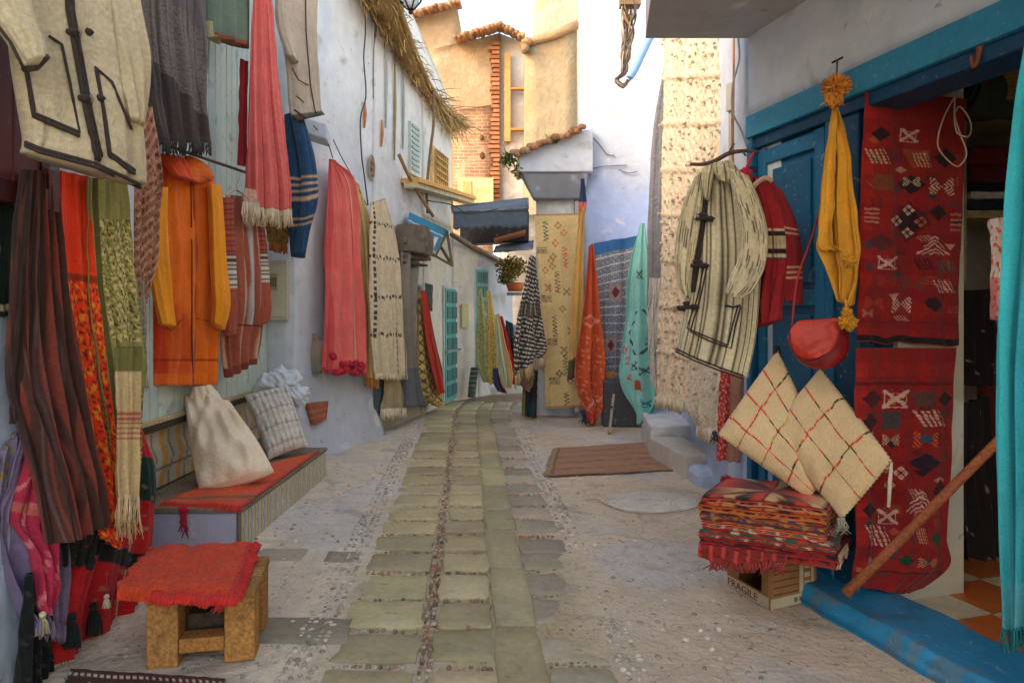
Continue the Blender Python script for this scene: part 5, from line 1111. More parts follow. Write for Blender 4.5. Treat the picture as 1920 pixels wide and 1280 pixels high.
hang('rust_cloth', 'rust orange embroidered cloth hung by one corner, left of the grey-blue rug', 'cloth',
     [(1104, 462, 1112, 456), (1094, 560, 1122, 560), (1080, 650, 1132, 650), (1076, 710, 1132, 720), (1090, 760, 1128, 760), (1100, 790, 1108, 796)], 9.1, 9.25, c_rust, fold=(.02, .10, 2.2), seed=88, nu=80, nv=150, m=M_fab)
def c_gb(U, Vv):
    k = K(U, Vv, (104, 110, 120), .08, 35); k.on(Vv < .07, (44, 92, 140)); k.on(Vv > .93, (44, 84, 128))
    for v in np.arange(.1, .92, .055): k.on((abs(Vv-v) < .004), (200, 196, 190), .7)
    k.on((nz(U*12, Vv*34, 5, 9, 2.6) > .45) & (Vv > .08) & (Vv < .92), (196, 190, 184), .7); k.on((nz(U*14, Vv*30, 6, 9, 2.6) > .8) & (Vv > .08) & (Vv < .92), (170, 70, 80), .8)
    for (u, v) in ((.5, .34), (.4, .68)): k.mot('box', u, v, .16, .05, (150, 120, 110)); k.mot('dia', u, v, .1, .04, (90, 40, 50))
    k.mot('box', .35, .87, .2, .02, (190, 130, 70)); return k
hang('grey_blue_rug', 'grey-blue patterned rug with plain blue ends between the rust and turquoise cloths', 'rug',
     [(1112, 456, 1196, 442), (1116, 520, 1194, 500), (1120, 600, 1188, 600), (1126, 680, 1176, 680), (1130, 742, 1174, 738)], 9.45, 9.3, c_gb, fold=(.04, .09, 1.6), seed=89, nu=120, nv=260, m=M_wool)
def c_turq(U, Vv):
    k = K(U, Vv, (132, 188, 176), .06, 36); L_ = lambda u0, v0, u1, v1, w: (np.abs((U-u0)*(v1-v0)-(Vv-v0)*(u1-u0))/math.hypot(u1-u0, v1-v0) < w) & (Vv > min(v0, v1)) & (Vv < max(v0, v1))
    for a in ((.62, .42, .95, .55, .008), (.95, .55, .6, .64, .008), (.15, .52, .5, .64, .008), (.5, .43, .15, .52, .007)): k.on(L_(*a), (50, 64, 64))
    for (u, v, c_) in ((.1, .6, (200, 70, 100)), (.2, .66, (200, 80, 110)), (.25, .75, (200, 90, 90)), (.45, .69, (70, 70, 70)), (.75, .58, (90, 110, 110)), (.55, .25, (60, 60, 66)), (.65, .72, (70, 90, 90)), (.6, .88, (60, 110, 130))): k.mot('X', u, v, .09, .02, c_)
    k.mot('box', .5, .79, .07, .025, (150, 70, 40)); k.on(U > .93, (40, 140, 130)); return k
hang('turquoise_cloth', 'pale turquoise cloth with stitched diamond and small marks, tapering to a point', 'cloth',
     [(1202, 420, 1208, 418), (1182, 500, 1216, 500), (1172, 600, 1224, 590), (1160, 690, 1232, 680), (1166, 730, 1238, 745), (1188, 770, 1222, 778), (1196, 792, 1204, 796)], 8.3, 8.1, c_turq, fold=(.03, .10, 1.7), seed=90, nu=110, nv=180, m=M_fab)
b = B(); A = P(1142, 815, 8.6); A[2] = 0; Bq = P(1150, 742, 8.9); b.bar(A, Bq, .12, .03, alb((160, 146, 124)), up=(1, 0, 0)); b.blob((A+Bq)/2+V3(0, -.03, .1), (.015, .01, .015), alb((40, 34, 28))); mk('wooden_plank', b, M_wood, label='weathered grey plank with a knot hole propped under the grey-blue rug', cat='plank', bevel=.004)
b = B(); b.box((1.22, 9.1, .0), (1.75, 9.35, .62), alb((66, 64, 68))); mk('storage_chest', b, M_paintw, label='dark grey chest showing between the plank and the turquoise cloth', cat='chest', bevel=.02)
b = B(); b.strands(P(1090, 776, 9.1), P(1100, 778, 9.1), .12, 12, alb((40, 54, 66)), .01, 4, jit=.6); b.blob(P(1094, 774, 9.1), .04, alb((44, 58, 70)), .3); mk('navy_tassel', b, M_fab, label='dark navy tassel dangling beside the point of the rust cloth', cat='tassel')
# cable bundle, conduit
t = thing('cable_bundle', 'tangled bundle of old cables hanging down the white wall near the overhang', 'cables', P(1180, 150, 8))
b = B(); rg = np.random.default_rng(6)
for i in range(26):
    x = 1162+rg.uniform(-6, 34); pts = [P(x, -30, 8.6+rg.uniform(-.1, .1))]
    for y in (20, 60, 100, 135): pts.append(P(1164+rg.uniform(0, 34)*(1-y/220), y, 8.6+rg.uniform(-.12, .1)))
    if i % 3 == 0: pts += [P(1156+rg.uniform(-4, 4), 150, 8.5), P(1168, 162+rg.uniform(-4, 4), 8.5), P(1180+rg.uniform(-4, 4), 150, 8.6)]
    b.tube(cr(np.array(pts), 30), rg.uniform(.007, .014), alb([(90, 78, 66), (140, 112, 80), (60, 56, 54), (170, 150, 126)][i % 4]), seg=5)
mk('cable', b, M_smooth, t)
b = B(); b.box(P(1164, 8, 8.5), P(1198, -20, 8.65), alb((120, 96, 70))); mk('junction_box', b, M_wood, t)
cord('blue_pipe', 'light blue painted pipe slanting along the wall beside the cable bundle', [(1224, 60), (1206, 96), (1190, 130), (1180, 146)], 8.5, 0, .05, (120, 160, 206), 'pipe')

# ================================================================== RIGHT SIDE
def c_mac(U, Vv):
    k = K(U, Vv, (224, 204, 170), .07, 40); k.on(fr_(U*3.4+.2) < .4, (222, 192, 158), .6); k.on((fr_(U*17+.3*nz(U*3, Vv*8, 1, 5, 2)) < .16) & (fr_(Vv*42+.2*nz(U*9, Vv*4, 2, 5, 2)) < .3), (180, 148, 110), .6)
    k.on(fr_(Vv*10) < .12, (196, 172, 134), .5); return k
Pg, U, Vv, N = cloth([(1250, -60, 1384, -200), (1246, 80, 1380, 60), (1242, 300, 1374, 300), (1238, 520, 1366, 540), (1234, 650, 1352, 680), (1232, 744, 1340, 760)], 6.8, 5.3, nu=150, nv=260, fold=(.02, .03, 3.5), seed=91, wr=.008)
Pg = Pg+N*(.006*(np.sin(U*2*pi*16)*np.sin(Vv*2*pi*40))+.014*(fr_(Vv*10) < .1)+.006*nz(U*12, Vv*30, 5, 10, 3))[..., None]
t = thing('looped_blanket', 'huge beige looped wedding blanket hanging beside the overhang, behind the striped robe', 'blanket', P(1290, 760, 6.2))
b = B(); b.sheet(Pg, c_mac(U, Vv).c, N, .03); mk('weave', b, M_fluff, t); fringe(t, Pg, .10, 150, (206, 190, 156), .008, 20)
Pm = Pg; b = B(); rg = np.random.default_rng(9)
for i in range(420):
    a, c_ = rg.integers(4, 255), rg.integers(2, 148); p = Pg[a, c_]; b.blob(p+N*.02, (.014, .012, .014), alb(np.array((216, 200, 170))*rg.uniform(.75, 1.05)), .2, 5, i)
o = mk('tuft', b, M_fluff, t); o['kind'] = 'stuff'
hang('shaggy_underlayer', 'second shaggy cream blanket layer reaching lowest under the striped robe hem', 'blanket',
     [(1288, 640, 1384, 660), (1290, 720, 1362, 730), (1292, 770, 1356, 780), (1310, 800, 1350, 806)], 5.7, 5.1, lambda U, Vv: K(U, Vv, (208, 192, 166), .1, 41).on(nz(U*9, Vv*9, 6, 9, 2) > .7, (140, 120, 90)), fold=(.03, .05, 3), seed=92, nu=90, nv=80, m=M_fluff, frg=(.1, 100, (206, 190, 164), .007, 21), th=.03)
hang('grey_blanket', 'grey woollen blanket edge behind the beige looped blanket', 'blanket',
     [(1250, 108, 1262, 100), (1226, 240, 1250, 240), (1218, 400, 1246, 400), (1216, 560, 1244, 560), (1218, 640, 1244, 640)], 7.4, 7.2, lambda U, Vv: K(U, Vv, (126, 124, 124), .12, 42), fold=(.03, .04, 2), seed=93, nu=50, nv=120, m=M_fluff)
hang('white_sheepskin', 'off-white blanket edge with thin dark lines below the grey blanket', 'blanket',
     [(1218, 520, 1240, 520), (1214, 600, 1238, 600), (1220, 700, 1240, 700), (1228, 740, 1240, 742)], 7.0, 6.95, lambda U, Vv: K(U, Vv, (196, 190, 176), .1, 43).on(fr_(U*2+Vv*3) < .06, (60, 54, 48)), fold=(.02, .03, 2), seed=94, nu=40, nv=80, m=M_wool)
b = B(); b.tube([P(1246, -60, 6.8), P(1384, -200, 5.3)], .03, alb((120, 92, 60))); mk('blanket_pole', b, M_wood, label='wooden pole above the picture edge carrying the beige looped blanket', cat='pole')
hang('red_strip', 'narrow red and pink patterned rug strip behind the cream diamond cushion', 'rug',
     [(1350, 690, 1392, 700), (1344, 780, 1390, 780), (1340, 862, 1384, 868)], 4.75, 4.6, lambda U, Vv: K(U, Vv, (168, 120, 96), .1, 44).on(U < .45, (184, 52, 46)).on((U < .45) & (nz(U*5, Vv*14, 3, 9, 2) > .3), (214, 150, 130)), fold=(.01, .03, 2), seed=95, nu=50, nv=90, m=M_wool)
cord('white_cable', 'thin pale cable looping down the wall between beige blanket and blue door', [(1384, 72), (1386, 110), (1374, 160), (1374, 210), (1392, 250), (1402, 285)], 4.55, 0, .007, (176, 176, 172), 'cable')
hang('brown_backing', 'brown blanket edge right of the beige looped blanket under the overhang', 'blanket',
     [(1372, 60, 1398, 50), (1370, 200, 1400, 200), (1372, 340, 1398, 340)], 5.0, 4.75, lambda U, Vv: K(U, Vv, (138, 98, 66), .1, 45).on(U < .25, (186, 124, 66)), fold=(.02, .03, 1.5), seed=96, nu=30, nv=60, m=M_wool)

# striped hooded robe on a bent branch
t = thing('striped_robe', 'cream hooded robe with thin dark stripes and braided pocket hanging on a bent branch', 'robe', P(1340, 700, 4.0))
stp = lambda ph, n, sl=0: (lambda U, Vv: K(U, Vv, (196, 182, 146), .06, 46).on(fr_(U*n+ph+sl*Vv) < .13, (64, 56, 46)).on(fr_(U*n+ph+.5+sl*Vv) < .05, (150, 134, 104), .6))
D0, D1 = 4.02, 3.82
Pg, U, Vv, N = sack([(1322, 312, 1372, 300), (1306, 338, 1398, 338), (1296, 400, 1414, 390), (1290, 480, 1426, 470), (1284, 560, 1424, 560), (1274, 620, 1416, 640), (1266, 656, 1402, 708)], D0, D1, thick=.09, fold=(.008, .034, 3.2), seed=97, ring=150, nv=150, taper=(.6, 1.1)); BD = Pg
b = B(); c = stp(.2, 17)(U, Vv); b.grid(Pg, c.c, closed=True, caps=True); mk('body', b, M_wool, t)
for rows, d0, d1, n, sl, sd in (([(1302, 334, 1322, 322), (1282, 380, 1318, 380), (1268, 440, 1310, 440), (1265, 490, 1302, 490), (1270, 530, 1296, 535), (1278, 548, 1296, 560)], 3.98, 3.95, 5, .8, 98),
                                ([(1366, 316, 1404, 330), (1376, 370, 1426, 380), (1390, 430, 1440, 440), (1386, 480, 1434, 500), (1368, 520, 1412, 545), (1360, 548, 1388, 562)], 3.72, 3.66, 7, 1.4, 99)):
    Pg, U, Vv, N = sack(rows, d0, d1, thick=.075, fold=(.008, .022, 2.2), seed=sd, ring=90, nv=90, taper=(1, .6)); b = B(); b.grid(Pg, stp(.1, n*1.7, sl)(U, Vv).c, closed=True, caps=True); mk('sleeve', b, M_wool, t)
Pg, U, Vv, N = sack([(1316, 318, 1346, 308), (1316, 340, 1338, 336), (1320, 372, 1330, 376)], 3.9, 3.88, thick=.08, seed=100); b = B(); b.grid(Pg, stp(.1, 3)(U, Vv).c, closed=True, caps=True)
Pg, U, Vv, N = sack([(1342, 306, 1378, 310), (1340, 322, 1384, 330), (1352, 340, 1378, 346)], 3.86, 3.8, thick=.1, seed=101); b.grid(Pg, stp(.1, 5)(U, Vv).c, closed=True, caps=True); mk('hood', b, M_wool, t)
b = B(); dk = alb((50, 40, 34))
for o_ in (-4, 0, 4):
    trim(b, BD, [(1322+o_, 330), (1322+o_, 380), (1316+o_, 430), (1306+o_, 500), (1298+o_, 548)], .006, dk)
for o_ in (-3, 3):
    trim(b, BD, [(1322+o_, 502), (1310+o_, 560), (1291+o_, 618+o_), (1330, 636+o_), (1368+o_, 650+o_), (1376+o_, 610), (1386+o_, 574)], .0045, dk)
    trim(b, BD, [(1267, 656+o_), (1300, 672+o_), (1350, 692+o_), (1394, 707+o_)], .005, dk)
trim(b, BD, [(1360, 572), (1374, 576), (1388, 572)], .006, dk); mk('braid', b, M_wool, t)
for (x, y) in ((1318, 410), (1308, 498), (1290, 576)):
    b = B()
    for (dx, dy) in ((-12, 2), (12, 0), (0, -6)):
        q = P(x+dx, y+dy, ondepth(BD, x+dx, y+dy)-.015); b.blob(q, (.028, .012, .016), dk, .35, 8)
    q = P(x, y, ondepth(BD, x, y)-.02); b.tube([q+V3(-.04, 0, 0), q, q+V3(.04, 0, .005)], .012, dk, seg=6); mk('toggle', b, M_wool, t)
b = B(); b.tube(cr(np.array([P(1294, 308, 4.0), P(1318, 308, 3.98), P(1340, 302, 3.94), P(1366, 288, 3.9), P(1396, 283, 3.88), P(1422, 286, 3.88)]), 30), cr(np.array([[.010], [.013], [.014], [.014], [.013], [.009]]), 30)[:, 0], alb((84, 66, 52)), seg=8)
b.tube([P(1366, 288, 3.9), P(1372, 276, 3.9), P(1376, 270, 3.92)], .006, alb((84, 66, 52)), seg=6); b.tube([P(1392, 283, 3.88), P(1398, 292, 3.86)], .006, alb((84, 66, 52)), seg=6)
mk('branch_hanger', b, M_wood, label='crooked brown branch used as a hanger above the striped robe', cat='hanger')
# red jacket
t = thing('red_jacket', 'dark red woven jacket with black and cream chest bands between striped robe and mustard shawl', 'jacket', P(1450, 612, 3.8))
def c_rj(U, Vv):
    k = K(U, Vv, (150, 28, 32), .1, 47); m = (Vv > .36) & (Vv < .56); k.on(m, (40, 30, 28)); k.on(m & (fr_(Vv*17) < .35), (196, 176, 140)); k.on((Vv > .42) & (Vv < .47), (180, 160, 120)); k.on(fr_(U*8) < .06, (110, 18, 22)); k.on((Vv > .84) & (Vv < .93) & (U > .5) & (U < .72) & (fr_(U*30) < .5), (200, 180, 140)); return k
Pg, U, Vv, N = sack([(1396, 330, 1444, 334), (1396, 360, 1462, 372), (1404, 430, 1474, 430), (1408, 500, 1474, 500), (1408, 560, 1466, 560), (1414, 616, 1462, 600)], 3.95, 3.72, thick=.08, fold=(.01, .03, 3), seed=102, ring=100, nv=120)
b = B(); b.grid(Pg, c_rj(U, Vv).c, closed=True, caps=True); mk('body', b, M_wool, t)
Pg, U, Vv, N = sack([(1440, 340, 1464, 356), (1456, 400, 1490, 410), (1466, 470, 1502, 470), (1468, 530, 1504, 530), (1468, 560, 1504, 572)], 3.78, 3.7, thick=.07, fold=(.006, .014, 2), seed=103)
b = B(); k = K(U, Vv, (128, 24, 30), .1, 48); k.on(((Vv > .34) & (Vv < .46) | (Vv > .68) & (Vv < .8)) & (fr_(Vv*24) < .3), (196, 150, 120)); b.grid(Pg, k.c, closed=True, caps=True); mk('sleeve', b, M_wool, t)
b = B(); b.tube(cr(np.array([P(1404, 366, 3.7), P(1416, 346, 3.68), P(1436, 334, 3.68), P(1448, 340, 3.68)]), 14), .014, alb((176, 140, 116)), seg=8); mk('collar', b, M_wool, t)
b = B(); b.tube(cr(np.array([P(1412, 288, 3.8), P(1404, 305, 3.75), P(1396, 330, 3.75), P(1410, 338, 3.74)]), 14), .008, alb((190, 30, 40)), seg=6); b.blob(P(1399, 326, 3.76), .03, alb((176, 26, 60)), .4, 10); b.blob(P(1412, 318, 3.78), .018, alb((40, 50, 80)), .4, 10); mk('cord', b, M_fab, t)

# mustard shawl with pompoms
t = thing('mustard_shawl', 'mustard yellow shawl folded round a point, with pompom on top and tassel below', 'shawl', P(1575, 620, 3.4))
my = lambda U, Vv: K(U, Vv, (206, 146, 40), .06, 49)
Pg, U, Vv, N = cloth([(1562, 200, 1570, 200), (1548, 270, 1590, 270), (1538, 350, 1602, 350), (1532, 430, 1612, 440), (1532, 466, 1614, 490), (1548, 500, 1612, 520), (1566, 540, 1600, 560), (1576, 566, 1594, 572)], 3.42, 3.3, fold=(.008, .045, 2.3), seed=104, nu=110, nv=150)
b = B(); b.sheet(Pg, my(U, Vv).c, N, .008); mk('cloth', b, M_knit, t); PM = Pg
Pg, U, Vv, N = cloth([(1562, 210, 1568, 206), (1546, 300, 1566, 300), (1536, 400, 1562, 400), (1531, 462, 1562, 452), (1536, 472, 1580, 470)], 3.38, 3.32, fold=(.006, .02, 1.3), seed=105, nu=50, nv=90)
b = B(); b.sheet(Pg, my(U, Vv).c, N, .008); mk('fold', b, M_knit, t)
def pom(b, c, r, col, n=260, sd=0, sq=1):
    rg = np.random.default_rng(sd); b.blob(c, r*.55, alb(col), .2, 10)
    for i in range(n):
        d = norm(rg.normal(0, 1, 3)); e = np.asarray(c)+d*r*rg.uniform(.8, 1.1)*V3(1, 1, sq); b.tube([c, (c+e)/2, e], [r*.05, r*.07, r*.045], alb(np.array(col)*rg.uniform(.75, 1.15)), seg=4)
b = B(); pom(b, P(1568, 162, 3.36), .072, (206, 130, 44), 320, 1, .8); b.tube([P(1568, 168, 3.38), P(1567, 200, 3.4)], [.03, .018], alb((206, 136, 44)), seg=8); b.strands(P(1548, 178, 3.34), P(1578, 178, 3.34), .06, 26, alb((206, 130, 44)), .005, 2, jit=.8); mk('pompom', b, M_fab, t)
b = B(); pom(b, P(1590, 604, 3.26), .045, (214, 150, 34), 240, 2); pom(b, P(1588, 584, 3.27), .028, (214, 150, 34), 120, 3); mk('pompom', b, M_fab, t)
b = B(); pom(b, P(1592, 490, 3.22), .036, (214, 150, 34), 200, 4); mk('pompom', b, M_fab, t)
b = B(); b.tube([P(1585, 560, 3.29), P(1588, 582, 3.28)], .006, alb((200, 140, 34)), seg=6); mk('cord', b, M_fab, t)
# red leather bag
t = thing('leather_bag', 'round red leather shoulder bag with a flap hanging from a thin red strap', 'bag', P(1535, 690, 3.4))
def bagshape(b, cx_, cy_, rx, ry, D, th, col, top=.25, sd=0, tilt=0.0):
    an = np.linspace(0, 2*pi, 40, endpoint=False); V = []; c = P(cx_, cy_, D); sx = rx/F*D; sz = ry/F*D
    prof = [(0, .0), (.5, .8), (.82, 1), (.97, .75), (1.0, .35), (1.0, -.35), (.97, -.75), (.82, -1), (.5, -.95), (0, -.9)]
    rings = []
    for r, y in prof:
        ring = [c+V3(sx*r*math.cos(a), 0, sz*r*(math.sin(a) if math.sin(a) < 0 else math.sin(a)*.66))+Nn*(-y*th/2)+V3(0, 0, sx*r*math.cos(a)*tilt) for a in an]; rings.append(ring)
    b.grid(np.array(rings), alb(col), closed=True)
Pg, U, Vv, N = sack([(1500, 600, 1576, 594), (1484, 618, 1588, 614), (1480, 644, 1592, 642), (1490, 668, 1586, 668), (1510, 686, 1566, 686), (1526, 692, 1550, 692)], 3.42, 3.36, thick=.13, bul=.35, fold=(.001, .003, 2), wr=.002, seed=5); b = B(); b.grid(Pg, alb((128, 22, 22)), closed=True, caps=True); mk('pouch', b, M_leath, t)
Pg, U, Vv, N = sack([(1496, 602, 1572, 596), (1482, 618, 1578, 612), (1478, 642, 1574, 636), (1490, 662, 1560, 656), (1506, 674, 1536, 670)], 3.355, 3.305, thick=.035, bul=.3, fold=(.001, .003, 1.5), wr=.002, seed=6); b = B(); b.grid(Pg, alb((176, 44, 22)), closed=True, caps=True); mk('flap', b, M_leath, t)
b = B(); b.tube(cr(np.array([P(1480, 622, 3.34), P(1484, 652, 3.335), P(1500, 674, 3.33), P(1520, 680, 3.32), P(1548, 668, 3.30), P(1568, 648, 3.29), P(1576, 616, 3.29)]), 30), .004, alb((96, 20, 18)), seg=5); mk('piping', b, M_leath, t)
b = B(); b.tube(cr(np.array([P(1484, 620, 3.46), P(1496, 520, 3.52), P(1524, 440, 3.5), P(1552, 330, 3.46), P(1566, 205, 3.44)]), 30), .006, alb((150, 26, 28)), seg=6); b.tube(cr(np.array([P(1586, 620, 3.4), P(1584, 560, 3.42), P(1576, 420, 3.45), P(1568, 205, 3.45)]), 30), .006, alb((150, 26, 28)), seg=6); mk('strap', b, M_leath, t)

# cream cushions
def c_cush(lines):
    def f(U, Vv):
        k = K(U, Vv, (206, 176, 130), .05, 50)
        for i, (a, c_) in enumerate(lines):
            d = U if a[0] == 'u' else Vv; w = .0075
            m = np.abs(d-a[1]-.008*nz(U*2, Vv*2, i, 4, 3)) < w; al = Vv if a[0] == 'u' else U
            k.on(m, (196, 54, 30)); k.on(m & (nz(al*3, al*0, i+7, 4, 2.2) > .2), (40, 44, 34) if c_ else (150, 140, 50))
        return k
    return f
def cushion(label, quad, th, lines, seed):
    Q = [P(*q) for q in quad]; q = sum(Q)/4; t = thing('diamond_cushion', label, 'cushion', (q[0], q[1], min(x[2] for x in Q)))
    b = B(); fr, S_, N = pillow(b, Q, th, c_cush(lines), nu=110, seed=seed, wr=.006, bulge=.5, pinch=-.015); mk('cover', b, M_knit, t)
    b = B(); n = len(S_); edge = [S_[0, i] for i in range(n)]+[S_[i, -1] for i in range(n)]+[S_[-1, -1-i] for i in range(n)]+[S_[-1-i, 0] for i in range(n)]; edge = np.array(edge)
    L_ = np.r_[0, np.cumsum(np.linalg.norm(np.diff(edge, axis=0), axis=1))]; m = int(L_[-1]/.011); ctr = S_.mean((0, 1))
    for i in range(m):
        s_ = (i+.5)/m*L_[-1]; p = np.array([np.interp(s_, L_, edge[:, k_]) for k_ in range(3)]); o_ = norm(p-ctr)
        b.tube([p-o_*.006+N*.005, p+o_*.001, p-o_*.008-N*.005], .0022, alb((34, 28, 24) if i % 2 else (190, 170, 140)), seg=5)
    mk('stitching', b, M_wool, t)
    return t, S_, N
grid_l = [(('u', .24), 1), (('u', .5), 0), (('u', .77), 1), (('v', .25), 1), (('v', .52), 1), (('v', .8), 1)]
t, S_, N = cushion('large cream diamond cushion crossed by red and dark lines, above the folded kilims', [(1458, 656, 3.78), (1556, 866, 3.42), (1518, 936, 3.46), (1346, 814, 3.74)], .16, grid_l, 5)
for q, c_ in ((P(1458, 652, 3.78), (40, 40, 34)), (P(1340, 812, 3.74), (34, 44, 60))): b = B(); b.blob(q, .014, alb(c_), .3, 8); b.strands(q-V3(.01, 0, 0), q+V3(.01, 0, 0), .05, 10, alb(c_), .003, 5, jit=.9); mk('corner_tassel', b, M_fab, t)
t, S_, N = cushion('cream diamond cushion half hidden behind the larger one, against the blue door post', [(1538, 690, 3.56), (1672, 862, 3.17), (1578, 974, 3.30), (1446, 806, 3.62)], .15, [(('u', .36), 1), (('u', .72), 1), (('v', .3), 1), (('v', .62), 1)], 6)
b = B(); b.strands(P(1570, 974, 3.28), P(1584, 974, 3.28), .06, 24, alb((150, 140, 120)), .003, 5, jit=.9); mk('corner_tassel', b, M_fab, t); b = B(); b.tube([P(1672, 866, 3.17), P(1669, 900, 3.16), P(1666, 950, 3.16)], [.006, .010, .008], alb((206, 186, 160)), seg=6); mk('corner_tassel', b, M_fab, t)

# cardboard box
t = thing('cardboard_box', 'brown cardboard box with white printed edge under the pile of folded kilims', 'box', (1.35, 3.7, 0))
n_, l_, r_ = V3(1.31, 3.47, 0), V3(1.20, 3.79, 0), V3(1.60, 3.60, 0)
ax, ay = r_-n_, l_-n_; Hh = .285; br = alb((140, 98, 58))
b = B(); th = .008
nx = norm(np.cross(ax, (0, 0, 1))); ny = norm(np.cross(ay, (0, 0, 1)))
if np.dot(nx, ay) > 0: nx = -nx
if np.dot(ny, ax) > 0: ny = -ny
def panel(b, o, a, z0, z1, out, u0, u1, off=0, col=br, tk=.006): b.pbox(o+a*u0+V3(0, 0, z0)+out*off, a*(u1-u0), out*tk, V3(0, 0, z1-z0), col)
for o_, a_, ou in ((n_, ax, nx), (n_+ay, ax, -nx), (n_+ax, ay, -ny)): panel(b, o_, a_, 0, Hh, ou, 0, 1)
panel(b, n_, ay, 0, .07, ny, 0, 1); panel(b, n_, ay, .07, Hh, ny, .72, 1); panel(b, n_, ay, .235, Hh, ny, 0, .72); panel(b, n_, ay, .07, Hh, ny, 0, .16)
b.pbox(n_+V3(0, 0, .002), ax, ay, V3(0, 0, .006), br); mk('carton', b, M_card, t)
wht = alb((176, 160, 134))
b = B(); panel(b, n_, ay, .004, .062, ny, .0, 1, .0065, wht, .002); mk('printed_band', b, M_card, t)
b = B(); panel(b, n_, ax, .004, .056, nx, 0, 1, .0065, wht, .002); panel(b, n_, ax, .06, .28, nx, .62, .70, .0065, wht, .002); panel(b, n_, ax, .06, .28, nx, .88, .93, .0065, wht, .002); panel(b, n_, ax, .23, .27, nx, .1, .6, .0065, wht, .002)
for i in range(4): panel(b, n_, ax, .09+.045*i, .115+.045*i, nx, .73, .85, .0065, wht, .002)
mk('printed_band', b, M_card, t)
# basketwork tubs showing inside the side panel
b = B()
for i in range(6): panel(b, n_, ax, .07+.035*i, .075+.035*i, nx, .06, .6, .0065, alb((96, 62, 36)), .002)
mk('crease', b, M_card, t)
def text_mesh(s_, size):
    cu = bpy.data.curves.new('lettering', 'FONT'); cu.body = s_; cu.size = size; cu.extrude = .0006; cu.resolution_u = 3
    ob = bpy.data.objects.new('lettering', cu); COL.objects.link(ob); bpy.context.view_layer.update()
    me = ob.evaluated_get(bpy.context.evaluated_depsgraph_get()).to_mesh(); V = np.array([v.co[:] for v in me.vertices]); Fc = [tuple(p.vertices) for p in me.polygons]
    ob.to_mesh_clear(); bpy.data.objects.remove(ob); return V, Fc
V, Fc = text_mesh('FRAGILE', .055); W = V[:, 0].max()-V[:, 0].min()
ld = norm(-ay); o_ = n_+ay*.98+ny*.0095+V3(0, 0, .014)
b = B(); b.add(o_+np.outer(V[:, 0]/W*np.linalg.norm(ay)*.72, ld)+np.outer(V[:, 1], (0, 0, 1))+np.outer(V[:, 2], ny), Fc, alb((96, 34, 24)), False); mk('lettering', b, M_smooth, t)
b = B(); 
for i, w in enumerate((.2, .12, .3, .16)): panel(b, n_, ax, .018, .040, nx, .5+i*.11, .5+i*.11+.07, .0085, alb((110, 84, 60)), .001)
mk('lettering', b, M_smooth, t)

# pile of folded kilims
def slab(b, corners, z0, z1, colf, seed, wav=.012, nlay=1):
    c = np.array(corners, float); ctr = c.mean(0); n = 44; pts = []
    for i in range(4):
        A, Bq = c[i], c[(i+1) % 4]
        for s_ in range(n): pts.append(A+(Bq-A)*s_/n)
    pts = np.array(pts); m = len(pts); r = pts-ctr; prof = [(.0, 1.0), (.5, 1.02), (.9, 1.0), (.985, .93), (1.0, .75)]
    for k_ in range(nlay*6): z = .75-.5*(k_+.5)/(nlay*6); prof.append((1.0+.018*math.cos(2*pi*(k_+.5)/6)*-1, z))
    prof += [(1.0, .25), (.985, .07), (.9, 0), (0, 0)]
    g = np.zeros((len(prof), m, 3)); per = np.linspace(0, 1, m, endpoint=False)
    for i, (q, zz) in enumerate(prof):
        g[i, :, :2] = ctr+r*q*(1+.03*nz(per*6, per*0, seed, 6, 2)[:, None]); g[i, :, 2] = z0+(z1-z0)*zz+wav*nz(g[i, :, 0]*3, g[i, :, 1]*3, seed+1, 8, 2)+(-.018 if 0 else 0)
    U = np.tile(per, (len(prof), 1)); Vv = np.array([p[1] for p in prof])[:, None]*np.ones((1, m)); q = np.array([p[0] for p in prof])[:, None]*np.ones((1, m))
    k = colf(g[..., 0], g[..., 1], Vv, q, U); b.grid(g, k, closed=True)
def kcol(base, strips, seed):
    def f(X, Y, Z, q, per):
        c = np.ones(X.shape+(3,))*alb(base); n = nz(X*9, Y*9, seed, 8, 2.6)
        a = (X*.75-Y*.45)*26
        for i, s_ in enumerate(strips): m = np.abs(fr_(a*.22+i/len(strips))-.5) < .5/len(strips)*.8; c = np.where((m & (q < 1.2) & (Z > .8))[..., None], alb(s_), c)
        bands = fr_(Z*3.2+.06*nz(per*30, per*0, seed, 5, 2)); 
        for i, s_ in enumerate(strips): m = (np.abs(bands-(i+.5)/len(strips)) < .3/len(strips)) & (Z < .8); c = np.where(m[..., None], alb(s_), c)
        dots = (fr_(per*70) < .4) & (Z > .35) & (Z < .6); idx = (np.floor(per*70).astype(int) % len(strips))
        pal = np.array([alb(s_) for s_ in strips]); c = np.where(dots[..., None], pal[idx], c)
        return np.where((n > 1.0)[..., None], alb((150, 110, 76)), c*.85)
    return f
FL, FR_, BR_, BL_ = V3(.93, 3.48), V3(1.50, 3.22), V3(1.76, 3.62), V3(1.22, 3.93)
cols = [((124, 22, 26), [(170, 30, 36), (60, 26, 26), (150, 60, 40)]), ((140, 30, 28), [(196, 60, 30), (40, 90, 70), (206, 180, 150), (120, 20, 30)]), ((150, 34, 30), [(200, 40, 40), (210, 120, 40), (30, 100, 80), (220, 200, 170)]), ((120, 26, 30), [(200, 110, 30), (30, 60, 110), (210, 150, 40), (170, 30, 50), (30, 90, 60)]), ((150, 40, 26), [(206, 90, 30), (60, 22, 20), (196, 130, 60)]), ((110, 30, 26), [(196, 60, 40), (40, 30, 28), (200, 160, 110)])]
zz = [.285, .35, .405, .455, .50, .545, .585]
